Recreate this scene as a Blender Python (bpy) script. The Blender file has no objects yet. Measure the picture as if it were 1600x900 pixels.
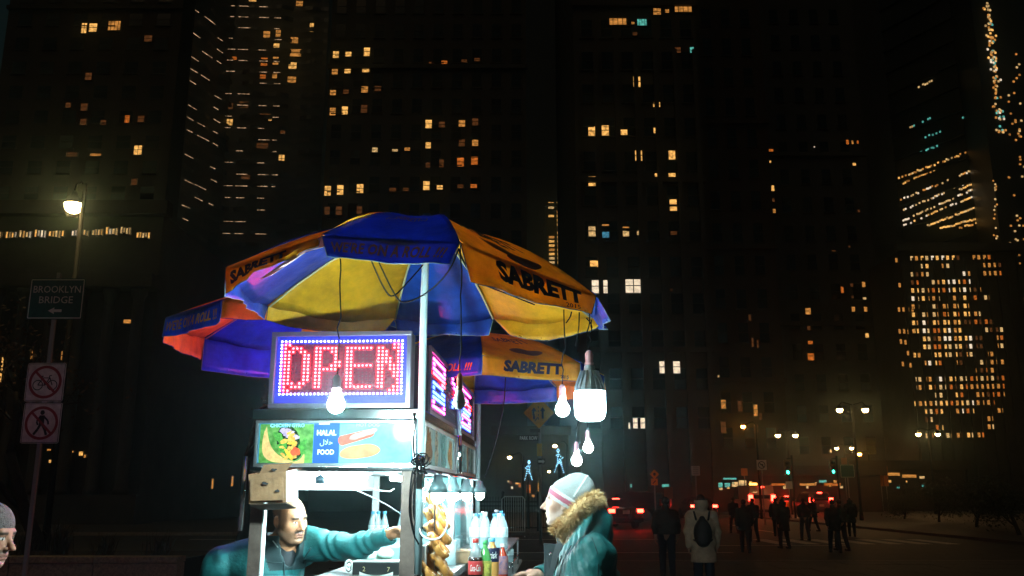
import bpy, bmesh, math, random
import numpy as np
from mathutils import Vector, Matrix, Euler
random.seed(7)
rng = np.random.default_rng(7)
S = bpy.context.scene
COL = S.collection
# ------------------------------------------------------------------ camera
F_PX, PITCH, CAMZ = 1400.0, math.radians(12.9), 1.68
cam_d = bpy.data.cameras.new('camera'); cam = bpy.data.objects.new('camera', cam_d); COL.objects.link(cam)
cam.location = (0, 0, CAMZ); cam.rotation_euler = (math.pi/2 + PITCH, 0, 0)
cam_d.sensor_width = 36; cam_d.lens = 36*F_PX/1600; cam_d.clip_start = 0.05; cam_d.clip_end = 3000
S.camera = cam
# ------------------------------------------------------------------ night sky and exposure
w = bpy.data.worlds.new('World'); S.world = w; w.use_nodes = True
bg = w.node_tree.nodes['Background']
bg.inputs['Color'].default_value = (0.42, 0.80, 0.80, 1); bg.inputs['Strength'].default_value = 0.0088
sun_d = bpy.data.lights.new('sun', 'SUN'); sun_d.energy = 0.10; sun_d.angle = math.radians(40); sun_d.color = (1, .60, .30)
sun = bpy.data.objects.new('sun', sun_d); COL.objects.link(sun); sun.rotation_euler = (math.radians(42), 0, math.radians(-22))
S.view_settings.view_transform = 'Standard'; S.view_settings.look = 'None'
S.view_settings.exposure = 0; S.view_settings.gamma = 1; S.view_settings.use_curve_mapping = False
S.render.engine = 'CYCLES'
cy = S.cycles
cy.use_denoising = True; cy.max_bounces = 5; cy.diffuse_bounces = 2; cy.glossy_bounces = 3; cy.transmission_bounces = 5
cy.transparent_max_bounces = 8; cy.volume_bounces = 0; cy.caustics_reflective = False; cy.caustics_refractive = False
cy.sample_clamp_indirect = 4.0; cy.sample_clamp_direct = 0; cy.use_light_tree = True
HAZE_DENSITY, HAZE_G = 0.0016, 0.94
# ------------------------------------------------------------------ helpers
def tanp(py):
    up = (450-py)/F_PX; c, s = math.cos(PITCH), math.sin(PITCH)
    return (s+up*c)/(c-up*s)
def at(px, py, Y):
    up = (450-py)/F_PX; c, s = math.cos(PITCH), math.sin(PITCH)
    d = c-up*s
    return Vector(((px-800)/F_PX/d*Y, Y, CAMZ+(s+up*c)/d*Y))
def ground(px, py):
    Y = -CAMZ/tanp(py); p = at(px, py, Y); p.z = 0; return p
def proj(p):
    c, s = math.cos(PITCH), math.sin(PITCH); x, y, z = p[0], p[1], p[2]-CAMZ
    dep = y*c+z*s
    return 800+F_PX*x/dep, 450-F_PX*(-y*s+z*c)/dep

def nd(nt, t, **k):
    n = nt.nodes.new(t)
    for a, b in k.items(): setattr(n, a, b)
    return n
MATS = {}
def M(name, col=(.5,.5,.5), rough=.6, metal=0., noise=None, bump=None, emis=None, estr=0., transl=0., attr=False, spec=.5,
      col2=None, alpha=1., trans=0., ior=1.45, coat=0., sampling=True, stretch=(1,1,1)):
    """one procedural material; noise=(scale, amount or None with col2), bump=(scale, strength)"""
    if name in MATS: return MATS[name]
    m = bpy.data.materials.new(name); m.use_nodes = True; nt = m.node_tree
    p = nt.nodes['Principled BSDF']; L = nt.links.new
    c4 = lambda c: (c[0], c[1], c[2], 1)
    p.inputs['Base Color'].default_value = c4(col); p.inputs['Roughness'].default_value = rough
    p.inputs['Metallic'].default_value = metal; p.inputs['Specular IOR Level'].default_value = spec
    p.inputs['Alpha'].default_value = alpha; p.inputs['Transmission Weight'].default_value = trans; p.inputs['IOR'].default_value = ior
    p.inputs['Coat Weight'].default_value = coat
    src = None
    if noise or bump:
        tc = nd(nt, 'ShaderNodeTexCoord'); mp = nd(nt, 'ShaderNodeMapping'); mp.inputs['Scale'].default_value = stretch
        L(tc.outputs['Object'], mp.inputs['Vector'])
    if attr:
        a = nd(nt, 'ShaderNodeAttribute', attribute_name='Col'); src = a.outputs['Color']
    if noise:
        n = nd(nt, 'ShaderNodeTexNoise'); n.inputs['Scale'].default_value = noise[0]; n.inputs['Detail'].default_value = 5
        n.inputs['Roughness'].default_value = .65
        L(mp.outputs[0], n.inputs['Vector'])
        r = nd(nt, 'ShaderNodeValToRGB'); r.color_ramp.elements[0].position = .32; r.color_ramp.elements[1].position = .68
        k = noise[1]; c2 = col2 or tuple(min(1, x*(1+k)) for x in col); c1 = col if col2 else tuple(x*(1-k) for x in col)
        if attr:
            r.color_ramp.elements[0].color = (1-k,)*3+(1,); r.color_ramp.elements[1].color = (1,1,1,1)
            mx = nd(nt, 'ShaderNodeMix', data_type='RGBA', blend_type='MULTIPLY'); mx.inputs[0].default_value = 1
            L(n.outputs[0], r.inputs[0]); L(src, mx.inputs[6]); L(r.outputs[0], mx.inputs[7]); src = mx.outputs[2]
        else:
            r.color_ramp.elements[0].color = c4(c1); r.color_ramp.elements[1].color = c4(c2)
            L(n.outputs[0], r.inputs[0]); src = r.outputs[0]
    if src is not None: L(src, p.inputs['Base Color'])
    if bump:
        b = nd(nt, 'ShaderNodeTexNoise'); b.inputs['Scale'].default_value = bump[0]; b.inputs['Detail'].default_value = 4
        L(mp.outputs[0], b.inputs['Vector'])
        bp = nd(nt, 'ShaderNodeBump'); bp.inputs['Strength'].default_value = bump[1]; bp.inputs['Distance'].default_value = .02
        L(b.outputs[0], bp.inputs['Height']); L(bp.outputs[0], p.inputs['Normal'])
    if emis:
        p.inputs['Emission Color'].default_value = c4(emis); p.inputs['Emission Strength'].default_value = estr
        if not sampling: m.cycles.emission_sampling = 'NONE'
    if transl:
        t = nd(nt, 'ShaderNodeBsdfTranslucent'); t.inputs[0].default_value = c4(col)
        if src is not None: L(src, t.inputs[0])
        mx = nd(nt, 'ShaderNodeMixShader'); mx.inputs[0].default_value = transl
        L(p.outputs[0], mx.inputs[1]); L(t.outputs[0], mx.inputs[2]); L(mx.outputs[0], nt.nodes['Material Output'].inputs[0])
    MATS[name] = m; return m

class MB:
    """collects shapes for one mesh"""
    def __init__(s): s.v = []; s.f = []; s.m = []; s.cur = 0
    def add(s, vs, fs, mi=None):
        o = len(s.v); s.v += [tuple(x) for x in vs]; s.f += [tuple(i+o for i in f) for f in fs]
        s.m += [s.cur if mi is None else mi]*len(fs); return s
    def box(s, c, d, R=None, mi=None, bev=0.):
        """box centre c, full sizes d, rotation matrix R, optional bevel (chamfered along every edge)"""
        hx, hy, hz = d[0]/2, d[1]/2, d[2]/2; c = Vector(c)
        if bev:
            b = min(bev, hx*.45, hy*.45, hz*.45); vs = []; 
            bm = bmesh.new(); bmesh.ops.create_cube(bm, size=1)
            for v in bm.verts: v.co = Vector((v.co.x*2*hx, v.co.y*2*hy, v.co.z*2*hz))
            bmesh.ops.bevel(bm, geom=list(bm.edges), offset=b, segments=2, affect='EDGES', profile=.7)
            bm.verts.index_update(); vs = [v.co.copy() for v in bm.verts]; fs = [[v.index for v in f.verts] for f in bm.faces]; bm.free()
        else:
            vs = [Vector((x*hx, y*hy, z*hz)) for x in (-1,1) for y in (-1,1) for z in (-1,1)]
            fs = [(0,1,3,2),(4,6,7,5),(0,4,5,1),(2,3,7,6),(0,2,6,4),(1,5,7,3)]
        if R is not None: vs = [R @ v for v in vs]
        return s.add([v+c for v in vs], fs, mi)
    def bar(s, a, b, wx, wy, up=(0,0,1), mi=None, bev=0.):
        a, b = Vector(a), Vector(b); z = (b-a); L = z.length; z.normalize(); u = Vector(up)
        if abs(z.dot(u)) > .98: u = Vector((0,1,0))
        x = u.cross(z).normalized(); y = z.cross(x)
        return s.box((a+b)/2, (wx, wy, L), Matrix((x, y, z)).transposed(), mi, bev)
    def tube(s, pts, r, n=8, mi=None, caps=True, closed=False):
        pts = [Vector(p) for p in pts]; k = len(pts); rs = r if hasattr(r, '__len__') else [r]*k
        vs, fs = [], []; prev = None
        for i, p in enumerate(pts):
            if closed: t = pts[(i+1) % k]-pts[i-1]
            else: t = pts[min(i+1, k-1)]-pts[max(i-1, 0)]
            t.normalize()
            if prev is None:
                u = Vector((0,0,1)) if abs(t.z) < .9 else Vector((0,1,0))
                x = u.cross(t).normalized()
            else:
                x = (prev - t*prev.dot(t)).normalized()
            prev = x; y = t.cross(x)
            for j in range(n):
                a = 2*math.pi*j/n; vs.append(p+(x*math.cos(a)+y*math.sin(a))*rs[i])
        seg = k if closed else k-1
        for i in range(seg):
            for j in range(n):
                a, b = i*n+j, i*n+(j+1) % n; c, d = ((i+1) % k)*n+(j+1) % n, ((i+1) % k)*n+j
                fs.append((a, b, c, d))
        if caps and not closed:
            fs.append(tuple(range(n-1, -1, -1))); fs.append(tuple(range((k-1)*n, k*n)))
        return s.add(vs, fs, mi)
    def lathe(s, prof, o=(0,0,0), n=16, R=None, mi=None, caps=True):
        """profile [(r, z)] round z"""
        o = Vector(o); vs, fs = [], []
        for r, z in prof:
            for j in range(n):
                a = 2*math.pi*j/n; v = Vector((r*math.cos(a), r*math.sin(a), z))
                vs.append((R @ v if R is not None else v)+o)
        for i in range(len(prof)-1):
            for j in range(n): fs.append((i*n+j, i*n+(j+1) % n, (i+1)*n+(j+1) % n, (i+1)*n+j))
        if caps and prof[0][0] > 1e-5: fs.append(tuple(range(n-1, -1, -1)))
        if caps and prof[-1][0] > 1e-5: fs.append(tuple(range((len(prof)-1)*n, len(prof)*n)))
        return s.add(vs, fs, mi)
    def ball(s, c, r, n=12, mi=None):
        rr = r if hasattr(r, '__len__') else (r, r, r); k = max(4, n//2); vs, fs = [], []
        c = Vector(c); vs.append(c+Vector((0,0,-rr[2])))
        for i in range(1, k):
            t = -math.pi/2+math.pi*i/k
            for j in range(n):
                a = 2*math.pi*j/n; vs.append(c+Vector((rr[0]*math.cos(t)*math.cos(a), rr[1]*math.cos(t)*math.sin(a), rr[2]*math.sin(t))))
        vs.append(c+Vector((0,0,rr[2]))); e = len(vs)-1
        for j in range(n): fs.append((0, 1+(j+1) % n, 1+j))
        for i in range(k-2):
            for j in range(n): fs.append((1+i*n+j, 1+i*n+(j+1) % n, 1+(i+1)*n+(j+1) % n, 1+(i+1)*n+j))
        for j in range(n): fs.append((1+(k-2)*n+j, 1+(k-2)*n+(j+1) % n, e))
        return s.add(vs, fs, mi)
    def poly(s, pts, th=None, nrm=None, mi=None):
        """flat polygon, optional thickness along nrm"""
        pts = [Vector(p) for p in pts]; n = len(pts)
        if th is None: return s.add(pts, [tuple(range(n))], mi)
        nrm = Vector(nrm).normalized()*th; vs = pts+[p+nrm for p in pts]
        fs = [tuple(range(n-1, -1, -1)), tuple(range(n, 2*n))]+[(i, (i+1) % n, n+(i+1) % n, n+i) for i in range(n)]
        return s.add(vs, fs, mi)
    def xf(s, mat):
        s.v = [tuple(mat @ Vector(p)) for p in s.v]; return s
    def mesh(s, name, mats, smooth=False):
        me = bpy.data.meshes.new(name); me.from_pydata(s.v, [], s.f)
        for m in (mats if isinstance(mats, (list, tuple)) else [mats]): me.materials.append(m)
        if any(s.m): me.polygons.foreach_set('material_index', s.m)
        if smooth: me.polygons.foreach_set('use_smooth', [True]*len(s.f))
        me.update(); return me
    def build(s, name, mats, parent=None, smooth=False, **props):
        o = org(parent)
        if o.length > 0: s.v = [(p[0]-o.x, p[1]-o.y, p[2]-o.z) for p in s.v]
        return link(name, s.mesh(name, mats, smooth), parent, **props)
def org(o):
    t = Vector((0,0,0))
    while o is not None: t += o.location; o = o.parent
    return t
def link(name, me, parent=None, **props):
    o = bpy.data.objects.new(name, me); COL.objects.link(o)
    if parent is not None: o.parent = parent
    for k, v in props.items(): o[k] = v
    return o
def thing(name, label, cat, loc=(0,0,0), group=None):
    o = bpy.data.objects.new(name, None); COL.objects.link(o); o.location = loc
    o['label'] = label; o['category'] = cat
    if group: o['group'] = group
    return o
KIDS = {}
def copy_thing(o, loc, rz=0., label=None, scale=None, mats=None):
    def rec(x, par):
        c = x.copy(); COL.objects.link(c)
        if par is not None: c.parent = par
        for ch in list(x.children): rec(ch, c)
        return c
    c = rec(o, None); c.location = loc; c.rotation_euler = (0, 0, rz)
    if scale: c.scale = (scale,)*3
    if label: c['label'] = label
    return c
def smooth_by(me, ang=40):
    me.polygons.foreach_set('use_smooth', [True]*len(me.polygons))
    try: me.set_sharp_from_angle(angle=math.radians(ang))
    except Exception: pass
_tc = {}
def text2d(s, size=1., off=0., shear=0., spacing=1., res=2, tri=True):
    """flat text as (verts[(x,y)], faces), centred on 0,0"""
    key = (s, off, shear, spacing, res)
    if key not in _tc:
        cu = bpy.data.curves.new('t', 'FONT'); cu.body = s; cu.size = 1; cu.offset = off; cu.shear = shear; cu.space_character = spacing
        cu.resolution_u = res; cu.fill_mode = 'FRONT'
        ob = bpy.data.objects.new('t', cu); COL.objects.link(ob)
        dg = bpy.context.evaluated_depsgraph_get(); ev = ob.evaluated_get(dg); me = ev.to_mesh()
        vs = [(v.co.x, v.co.y) for v in me.vertices]; fs = [tuple(p.vertices) for p in me.polygons]
        ev.to_mesh_clear(); bpy.data.objects.remove(ob); bpy.data.curves.remove(cu)
        if vs:
            x0, x1 = min(v[0] for v in vs), max(v[0] for v in vs); y0, y1 = min(v[1] for v in vs), max(v[1] for v in vs)
        else: x0 = x1 = y0 = y1 = 0
        _tc[key] = ([(x-(x0+x1)/2, y-(y0+y1)/2) for x, y in vs], fs, x1-x0, y1-y0)
    vs, fs, W_, H_ = _tc[key]
    return [(x*size, y*size) for x, y in vs], fs, W_*size, H_*size
def text_on(mb, s, o, ux, uy, width=None, height=None, mi=None, **k):
    """lay flat text in the plane o + x*ux + y*uy scaled to width (and height)"""
    vs, fs, W_, H_ = text2d(s, **k)
    if not vs: return mb
    sx = width/W_ if width else (height/H_); sy = height/H_ if height else sx
    o, ux, uy = Vector(o), Vector(ux), Vector(uy)
    return mb.add([o+ux*(x*sx)+uy*(y*sy) for x, y in vs], fs, mi)
def ell(cx, cy, rx, ry, n=20, rot=0., wob=0., seed=0):
    r = random.Random(seed); out = []
    ph = [r.uniform(0, 6.28) for _ in range(3)]
    for i in range(n):
        a = 2*math.pi*i/n; k = 1+wob*(math.sin(2*a+ph[0])+.7*math.sin(3*a+ph[1])+.5*math.sin(5*a+ph[2]))/2
        x, y = rx*k*math.cos(a), ry*k*math.sin(a)
        out.append((cx+x*math.cos(rot)-y*math.sin(rot), cy+x*math.sin(rot)+y*math.cos(rot)))
    return out
# ================================================================== materials of the cart and its surroundings
steel = M('steel', (.52,.55,.56), .32, 1., noise=(6,.25), bump=(40,.06))
steel_dull = M('steel_dull', (.40,.41,.41), .45, .9, noise=(5,.35), bump=(25,.1))
chrome = M('chrome', (.75,.77,.78), .12, 1.)
pole_paint = M('pole_paint', (.34,.46,.47), .35, 0, noise=(9,.15))
brown_metal = M('brown_metal', (.17,.12,.10), .5, .3, noise=(7,.35), bump=(30,.12))
white_paint = M('white_paint', (.78,.8,.8), .45, 0, noise=(5,.08))
black_plastic = M('black_plastic', (.02,.02,.022), .4)
cable_mat = M('cable', (.006,.006,.007), .9, spec=.08)
white_cable = M('white_cable', (.7,.72,.72), .5)
rubber = M('rubber', (.02,.02,.02), .8)
brass = M('brass', (.55,.28,.16), .35, .8)
pink_socket = M('pink_socket', (.6,.32,.33), .45)
cardboard = M('cardboard', (.20,.105,.05), .85, noise=(14,.25), bump=(22,.35))
cardboard_in = M('cardboard_side', (.72,.66,.6), .85, noise=(14,.1))
cardboard_dark = M('cardboard_bottom', (.10,.06,.04), .9)
ink = M('ink_black', (.015,.013,.012), .7)
print_white = M('print_white', (.8,.82,.78), .5)
acrylic = M('acrylic', (.55,.85,.88), .12, 0, trans=.0, alpha=.35, spec=.6)
LAMPC = (.66,.98,1.0)
bulb_on = M('bulb_glow', (.9,.9,.9), .4, emis=LAMPC, estr=2100)
bulb_far = M('bulb_glow_far', (.9,.9,.9), .4, emis=LAMPC, estr=420)
bulb_mid = M('bulb_glow_mid', (.9,.9,.9), .4, emis=LAMPC, estr=230)
drum_on = M('drum_glow', (.9,.9,.9), .4, emis=LAMPC, estr=50)
tube_on = M('tube_glow', (.9,.9,.9), .4, emis=(.72,.98,1), estr=105)
side_on = M('side_bulb_glow', (.9,.9,.9), .4, emis=(.78,.98,1), estr=185)
# ================================================================== food cart
C0 = at(652, 700, 4.55); C0.z = 0
YAW = math.radians(3.0)
CU, CV = Vector((math.cos(YAW), -math.sin(YAW), 0)), Vector((math.sin(YAW), math.cos(YAW), 0))
CR = Matrix((CU, CV, Vector((0,0,1)))).transposed()
def Cc(a, b, z): return C0 + CU*a + CV*b + Vector((0,0,z))
def b_for(px, a, z=1.7):
    lo, hi = -1., 6.
    for _ in range(50):
        m = (lo+hi)/2
        if proj(Cc(a, m, z))[0] < px: lo = m
        else: hi = m
    return lo
AW, BL = .826, 3.0          # cart width and length
cart = thing('food_cart', 'stainless steel street food cart with lit menu boards and glass display under the umbrellas', 'food cart', Cc(-AW/2, BL/2, 0))
def cbox(mb, a0, a1, b0, b1, z0, z1, bev=0., mi=None):
    return mb.box(Cc((a0+a1)/2, (b0+b1)/2, (z0+z1)/2), (abs(a1-a0), abs(b1-b0), abs(z1-z0)), CR, mi, bev)
mb = MB(); cbox(mb, -AW+.34, 0, .05, BL, .36, 1.24, .012); cbox(mb, -AW, 0, .0, .048, .36, 1.24, .008)
for k in range(4): cbox(mb, .0, .006, .06+k*.74, .06+k*.74+.68, .42, 1.16, .004)
cbox(mb, -AW+.05, -.05, -.006, .0, .42, 1.16, .004)
mb.build('body', steel, cart)
mb = MB(); cbox(mb, -AW+.32, .16, .072, BL+.03, 1.243, 1.28, .006); cbox(mb, -AW-.02, .16, -.03, .07, 1.243, 1.28, .006); mb.build('counter', steel_dull, cart)
for a in (-AW+.42, -.06):
    for b in (.55, BL-.55):
        mb = MB(); R_ = CR @ Matrix.Rotation(math.pi/2, 3, 'Y')
        mb.lathe([(.12,-.05),(.19,-.055),(.215,-.03),(.215,.03),(.19,.055),(.12,.05)], Cc(a, b, .215), 24, R_)
        wh = mb.build('wheel', rubber, cart, True)
        mb = MB(); mb.lathe([(.0,-.045),(.03,-.05),(.05,-.03),(.118,-.04),(.118,.04),(.05,.03),(.03,.05),(.0,.045)], Cc(a, b, .215), 18, R_); mb.build('rim', steel_dull, wh)
# posts
def post(a0, a1, b0, b1, z0, z1, m, name='post'):
    mb = MB(); cbox(mb, a0, a1, b0, b1, z0, z1, .004); return mb.build(name, m, cart)
post(-.072, .03, -.022, .02, 1.283, 1.80, brown_metal, 'corner_panel')
post(-AW, -AW+.062, -.01, .03, 1.283, 1.80, brown_metal, 'corner_panel')
post(-AW+.064, -AW+.072, -.014, .03, 1.283, 1.722, white_paint, 'edge_highlight')  # white strip standing in for the lit edge of the corner panel
post(-AW, -AW+.05, BL-.05, BL, 1.283, 2.045, white_paint)
post(-.05, .0, BL-.05, BL, 1.283, 2.045, steel)
mb = MB(); mb.tube([Cc(-AW-.035, -.03, 1.50), Cc(-AW-.035, -.03, 1.86)], .012, 10); mb.build('grab_tube', chrome, cart, True)
mb = MB(); mb.tube([Cc(.012, -.045, 1.40), Cc(.012, -.045, 1.865)], .011, 10); mb.build('grab_tube', chrome, cart, True)
# roof and its trims
mb = MB(); cbox(mb, -AW-.004, .004, -.004, BL, 2.062, 2.085, .004); mb.build('roof', steel, cart)
mb = MB(); cbox(mb, -AW-.012, .012, -.03, -.005, 2.04, 2.095, .006); mb.build('roof_trim', chrome, cart)
mb = MB(); cbox(mb, .0045, .026, -.004, BL, 2.045, 2.095, .006); mb.build('roof_trim', chrome, cart)
mb = MB(); cbox(mb, -AW-.012, .012, -.024, .01, 1.785, 1.808, .006); mb.build('lower_trim', chrome, cart)
mb = MB(); cbox(mb, .0, .026, .03, BL, 1.785, 1.805, .006); mb.build('lower_trim', chrome, cart)
mb = MB(); cbox(mb, -AW+.02, -.02, .03, BL-.06, 1.815, 1.83); mb.build('ceiling', white_paint, cart)
mb = MB(); cbox(mb, -AW, -AW+.012, .05, BL-.06, 1.70, 2.04); mb.build('side_fascia', white_paint, cart)
# lit tubes below the ceiling
for b0, b1, a in ((.25, 1.35, -.55), (1.5, 2.7, -.4)):
    mb = MB(); mb.tube([Cc(a, b0, 1.775), Cc(a, b1, 1.775)], .016, 10); t_ = mb.build('light_tube', tube_on, cart, True)
    mb = MB(); cbox(mb, a-.04, a+.04, b0-.02, b1+.02, 1.795, 1.815); mb.build('tube_holder', white_paint, t_)
# dusty acrylic panes
mb = MB(); cbox(mb, -.40, -.07, BL-.3, BL-.294, 1.30, 1.80); mb.build('back_pane', M('dusty_pane', (.10,.36,.40), .2, noise=(60,.25), alpha=.9), cart)
mb = MB(); cbox(mb, -.004, .0, .10, 1.45, 1.30, 1.70); mb.build('side_pane', acrylic, cart)
mb = MB(); cbox(mb, -.004, .0, 1.52, BL-.07, 1.30, 1.70); mb.build('side_pane', acrylic, cart)
post(-.02, .022, 1.46, 1.51, 1.283, 2.045, steel, 'side_post')
mb = MB(); cbox(mb, -.46, -.03, 1.05, 2.5, 1.285, 1.37, .01); mb.build('inner_counter', M('teal_steel', (.30,.52,.56), .3, .6, noise=(6,.2)), cart)
# ---- menu board at the near end
PO, PX, PY, PN = Cc(-AW/2, -.012, 1.925), CU, Vector((0,0,1)), -CV
pw, ph = AW-.02, .226
def onp(x, y, l): return PO + PX*x + PY*y + PN*(.004+.0009*l)
mb = MB(); cbox(mb, -AW+.002, -.002, -.012, .02, 1.81, 2.038); board = mb.build('menu_board', M('board_blue', (.05,.22,.36), .18, coat=1.), cart)
def layer(pts, l, mat_, name, par, th=.0006):
    m_ = MB(); m_.poly([onp(x, y, l) for x, y in pts], th, PN); return m_.build(name, mat_, par)
def rect(x0, x1, y0, y1): return [(x0,y0),(x1,y0),(x1,y1),(x0,y1)]
glossy = dict(rough=.16, coat=.6)
g_bg = M('print_green', (.022,.11,.012), .07, noise=(22,.5), col2=(.15,.32,.08), coat=.6)
gy = layer(rect(-.385,-.112,-.098,.096), 0, g_bg, 'gyro_picture', board)
def multi(shapes, name, mat_, par, l):
    m_ = MB()
    for i, s in enumerate(shapes): m_.poly([onp(x, y, l+.18*i) for x, y in s], .0004, PN)
    return m_.build(name, mat_, par)
def crescent(p0, p1, bulge, w, n=16):
    out, inn = [], []
    p0, p1 = Vector(p0+(0,)), Vector(p1+(0,)); d = p1-p0; nn = Vector((-d.y, d.x, 0)).normalized()
    for i in range(n+1):
        t = i/n; c = p0+d*t; k = math.sin(math.pi*t)
        out.append(c+nn*bulge*k); inn.append(c+nn*(bulge-w*(.35+.65*k))*k**.6)
    return [(v.x, v.y) for v in out]+[(v.x, v.y) for v in reversed(inn)]
multi([crescent((-.352,.085),(-.205,-.092),-.045,.055), crescent((-.215,-.094),(-.155,-.05),-.012,.03)], 'pita', M('print_pita', (.62,.34,.13), .12, noise=(40,.25), coat=.5), gy, 1)
rr = random.Random(3)
multi([ell(-.233, .004, .058, .092, 20, .55, .12, 2)], 'filling', M('print_filling', (.012,.035,.012), .12, noise=(60,.6), coat=.5), gy, 1.6)
multi([ell(-.29+rr.uniform(-.012,.02)+i*.012, .035-i*.021, .026, .018, 14, rr.uniform(0,3), .5, i) for i in range(5)]+[ell(-.172+rr.uniform(-.01,.012), .0-i*.012, .022, .016, 14, rr.uniform(0,3), .5, i+9) for i in range(4)], 'lettuce', M('print_lettuce', (.02,.13,.02), .12, noise=(60,.6), col2=(.10,.34,.05), coat=.5), gy, 2)
multi([ell(-.262+i*.014, .062-i*.008, .022, .014, 14, .4, .4, i+30) for i in range(5)], 'onion', M('print_onion', (.45,.28,.5), .12, noise=(50,.35), coat=.5), gy, 3)
multi([ell(-.245+rr.uniform(-.03,.045), .045-i*.0072+rr.uniform(-.012,.012), rr.uniform(.010,.017), rr.uniform(.007,.011), 11, rr.uniform(-.6,1.2), .4, i+50) for i in range(17)], 'chicken', M('print_chicken', (.5,.17,.025), .12, noise=(45,.5), col2=(.8,.42,.09), coat=.5), gy, 4)
multi([ell(-.198, -.042, .022, .024, 14, .3, .3, 71)], 'tomato', M('print_tomato', (.62,.07,.03), .12, noise=(40,.3), coat=.5), gy, 7)
multi([ell(-.226,-.062,.026,.009,14,-.9,.2,81), ell(-.24,-.045,.02,.008,14,-1.0,.2,82), ell(-.22,.0,.02,.007,14,.2,.3,83)], 'pepper', M('print_pepper', (.78,.36,.03), .12, noise=(40,.3), coat=.5), gy, 8)
blue_p = layer(rect(-.110,.020,-.098,.100), 0, M('print_blue', (.02,.075,.32), .07, coat=.6), 'halal_panel', board)
hd = layer(rect(.022,.385,-.098,.096), 0, M('print_pale', (.11,.31,.35), .07, noise=(9,.2), col2=(.20,.40,.41), coat=.6), 'hot_dog_picture', board)
multi([ell(.105+i*.022, -.045+.003*i, .078, .034, 22, .1, .06, 3) for i in range(3)], 'bun', M('print_bun', (.50,.22,.11), .12, noise=(14,.2), coat=.5), hd, 1)
multi([ell(.035+.016*i, .012+.0042*i, .02+.002*i, .025-.0006*i, 18, .2, .05, 5) for i in range(9)], 'sausage', M('print_sausage', (.50,.10,.07), .12, noise=(18,.25), coat=.5), hd, 2)
multi([ell(.10+i*.02, .032+.006*i, .03, .014, 16, .3, .15, i) for i in range(5)], 'bun_top', M('print_bun_top', (.50,.28,.24), .12, noise=(16,.2), coat=.5), hd, 5)
def ptext(s, x, y, wdt, hgt, l, mat_, par, off=.012, name='lettering', **k):
    m_ = MB(); text_on(m_, s, onp(x, y, l), PX, PY, wdt, hgt, off=off, **k); return m_.build(name, mat_, par)
lit_white = M('print_lettering', (.74,.84,.70), .3, coat=.3)
ptext('HALAL', -.045, .052, .098, .027, 2, lit_white, blue_p, .03)
ptext('\uFEDD\uFEFC\uFEA3', -.045, .002, .064, .034, 2, M('print_lettering_dim', (.55,.74,.78), .3), blue_p, .0)
ptext('FOOD', -.045, -.044, .084, .026, 2, lit_white, blue_p, .03)
ptext('CHICKEN GYRO', -.245, .088, .175, .018, 9, M('print_cyan_dark', (.02,.22,.42), .3), gy, .05, 'lettering_edge')
ptext('CHICKEN GYRO', -.245, .088, .175, .018, 9.6, M('print_cyan', (.40,.78,.82), .3), gy, .01)
ptext('HOT DOG', .165, .090, .115, .017, 8, MATS['print_cyan_dark'], hd, .05, 'lettering_edge')
ptext('HOT DOG', .165, .090, .115, .017, 8.6, MATS['print_cyan'], hd, .0)
layer(rect(-.085,-.03,.092,.105), 6, M('tape', (.6,.66,.6), .4), 'tape', board)
# chrome screen frame of the board
for x0, x1, y0, y1 in ((-pw/2-.006,pw/2+.006,.100,.113),(-pw/2-.006,pw/2+.006,-.115,-.100),(-pw/2-.006,-pw/2+.010,-.0995,.0995),(pw/2-.010,pw/2+.006,-.0995,.0995)):
    m_ = MB(); m_.box(PO+PX*((x0+x1)/2)+PY*((y0+y1)/2)+PN*.006, (x1-x0, .014, y1-y0), CR, bev=.003); m_.build('board_frame', steel, board)
# ---- menu boards on the side
for b0, b1, cols in ((.10,1.43,((.45,.2,.08),(.55,.42,.3),(.2,.42,.4),(.62,.3,.12))),(1.56,2.88,((.5,.25,.12),(.3,.5,.5),(.6,.5,.4),(.15,.3,.2)))):
    mb = MB(); cbox(mb, .0, .016, b0, b1, 1.81, 2.04); sb = mb.build('side_menu_board', M('side_board', (.16,.42,.46), .2, coat=.5), cart)
    for i, c in enumerate(cols):
        wd = (b1-b0-.08)/4; x0 = b0+.04+i*wd
        mb = MB(); cbox(mb, .0165, .0175, x0, x0+wd-.02, 1.83, 2.02); pc = mb.build('food_picture', M('side_print_%d' % int(c[0]*100+c[1]*10), (.3,.5,.5), .2, noise=(9,.2), col2=(.55,.66,.62), coat=.5), sb)
        mb = MB(); k_ = random.Random(i*7+int(b0*10))
        for j in range(5):
            pts = ell(x0+wd*.45+k_.uniform(-.05,.05), 1.925+k_.uniform(-.06,.05), .05+k_.uniform(0,.05), .03+k_.uniform(0,.03), 14, k_.uniform(0,3), .3, j)
            mb.poly([Cc(.0178+j*.0004, p[0], p[1]) for p in pts], .0003, CU)
        mb.build('dish', M('dish_%d' % int(c[0]*100+c[1]*10), c, .2, noise=(30,.4), coat=.5), pc)
    for z0, z1 in ((1.806,1.826),(2.022,2.043)):
        mb = MB(); cbox(mb, .0165, .024, b0, b1, z0, z1, .003); mb.build('board_frame', steel, sb)
    for x in (b0, b1-.02):
        mb = MB(); cbox(mb, .0165, .024, x, x+.02, 1.8265, 2.0215, .003); mb.build('board_frame', steel, sb)
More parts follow.
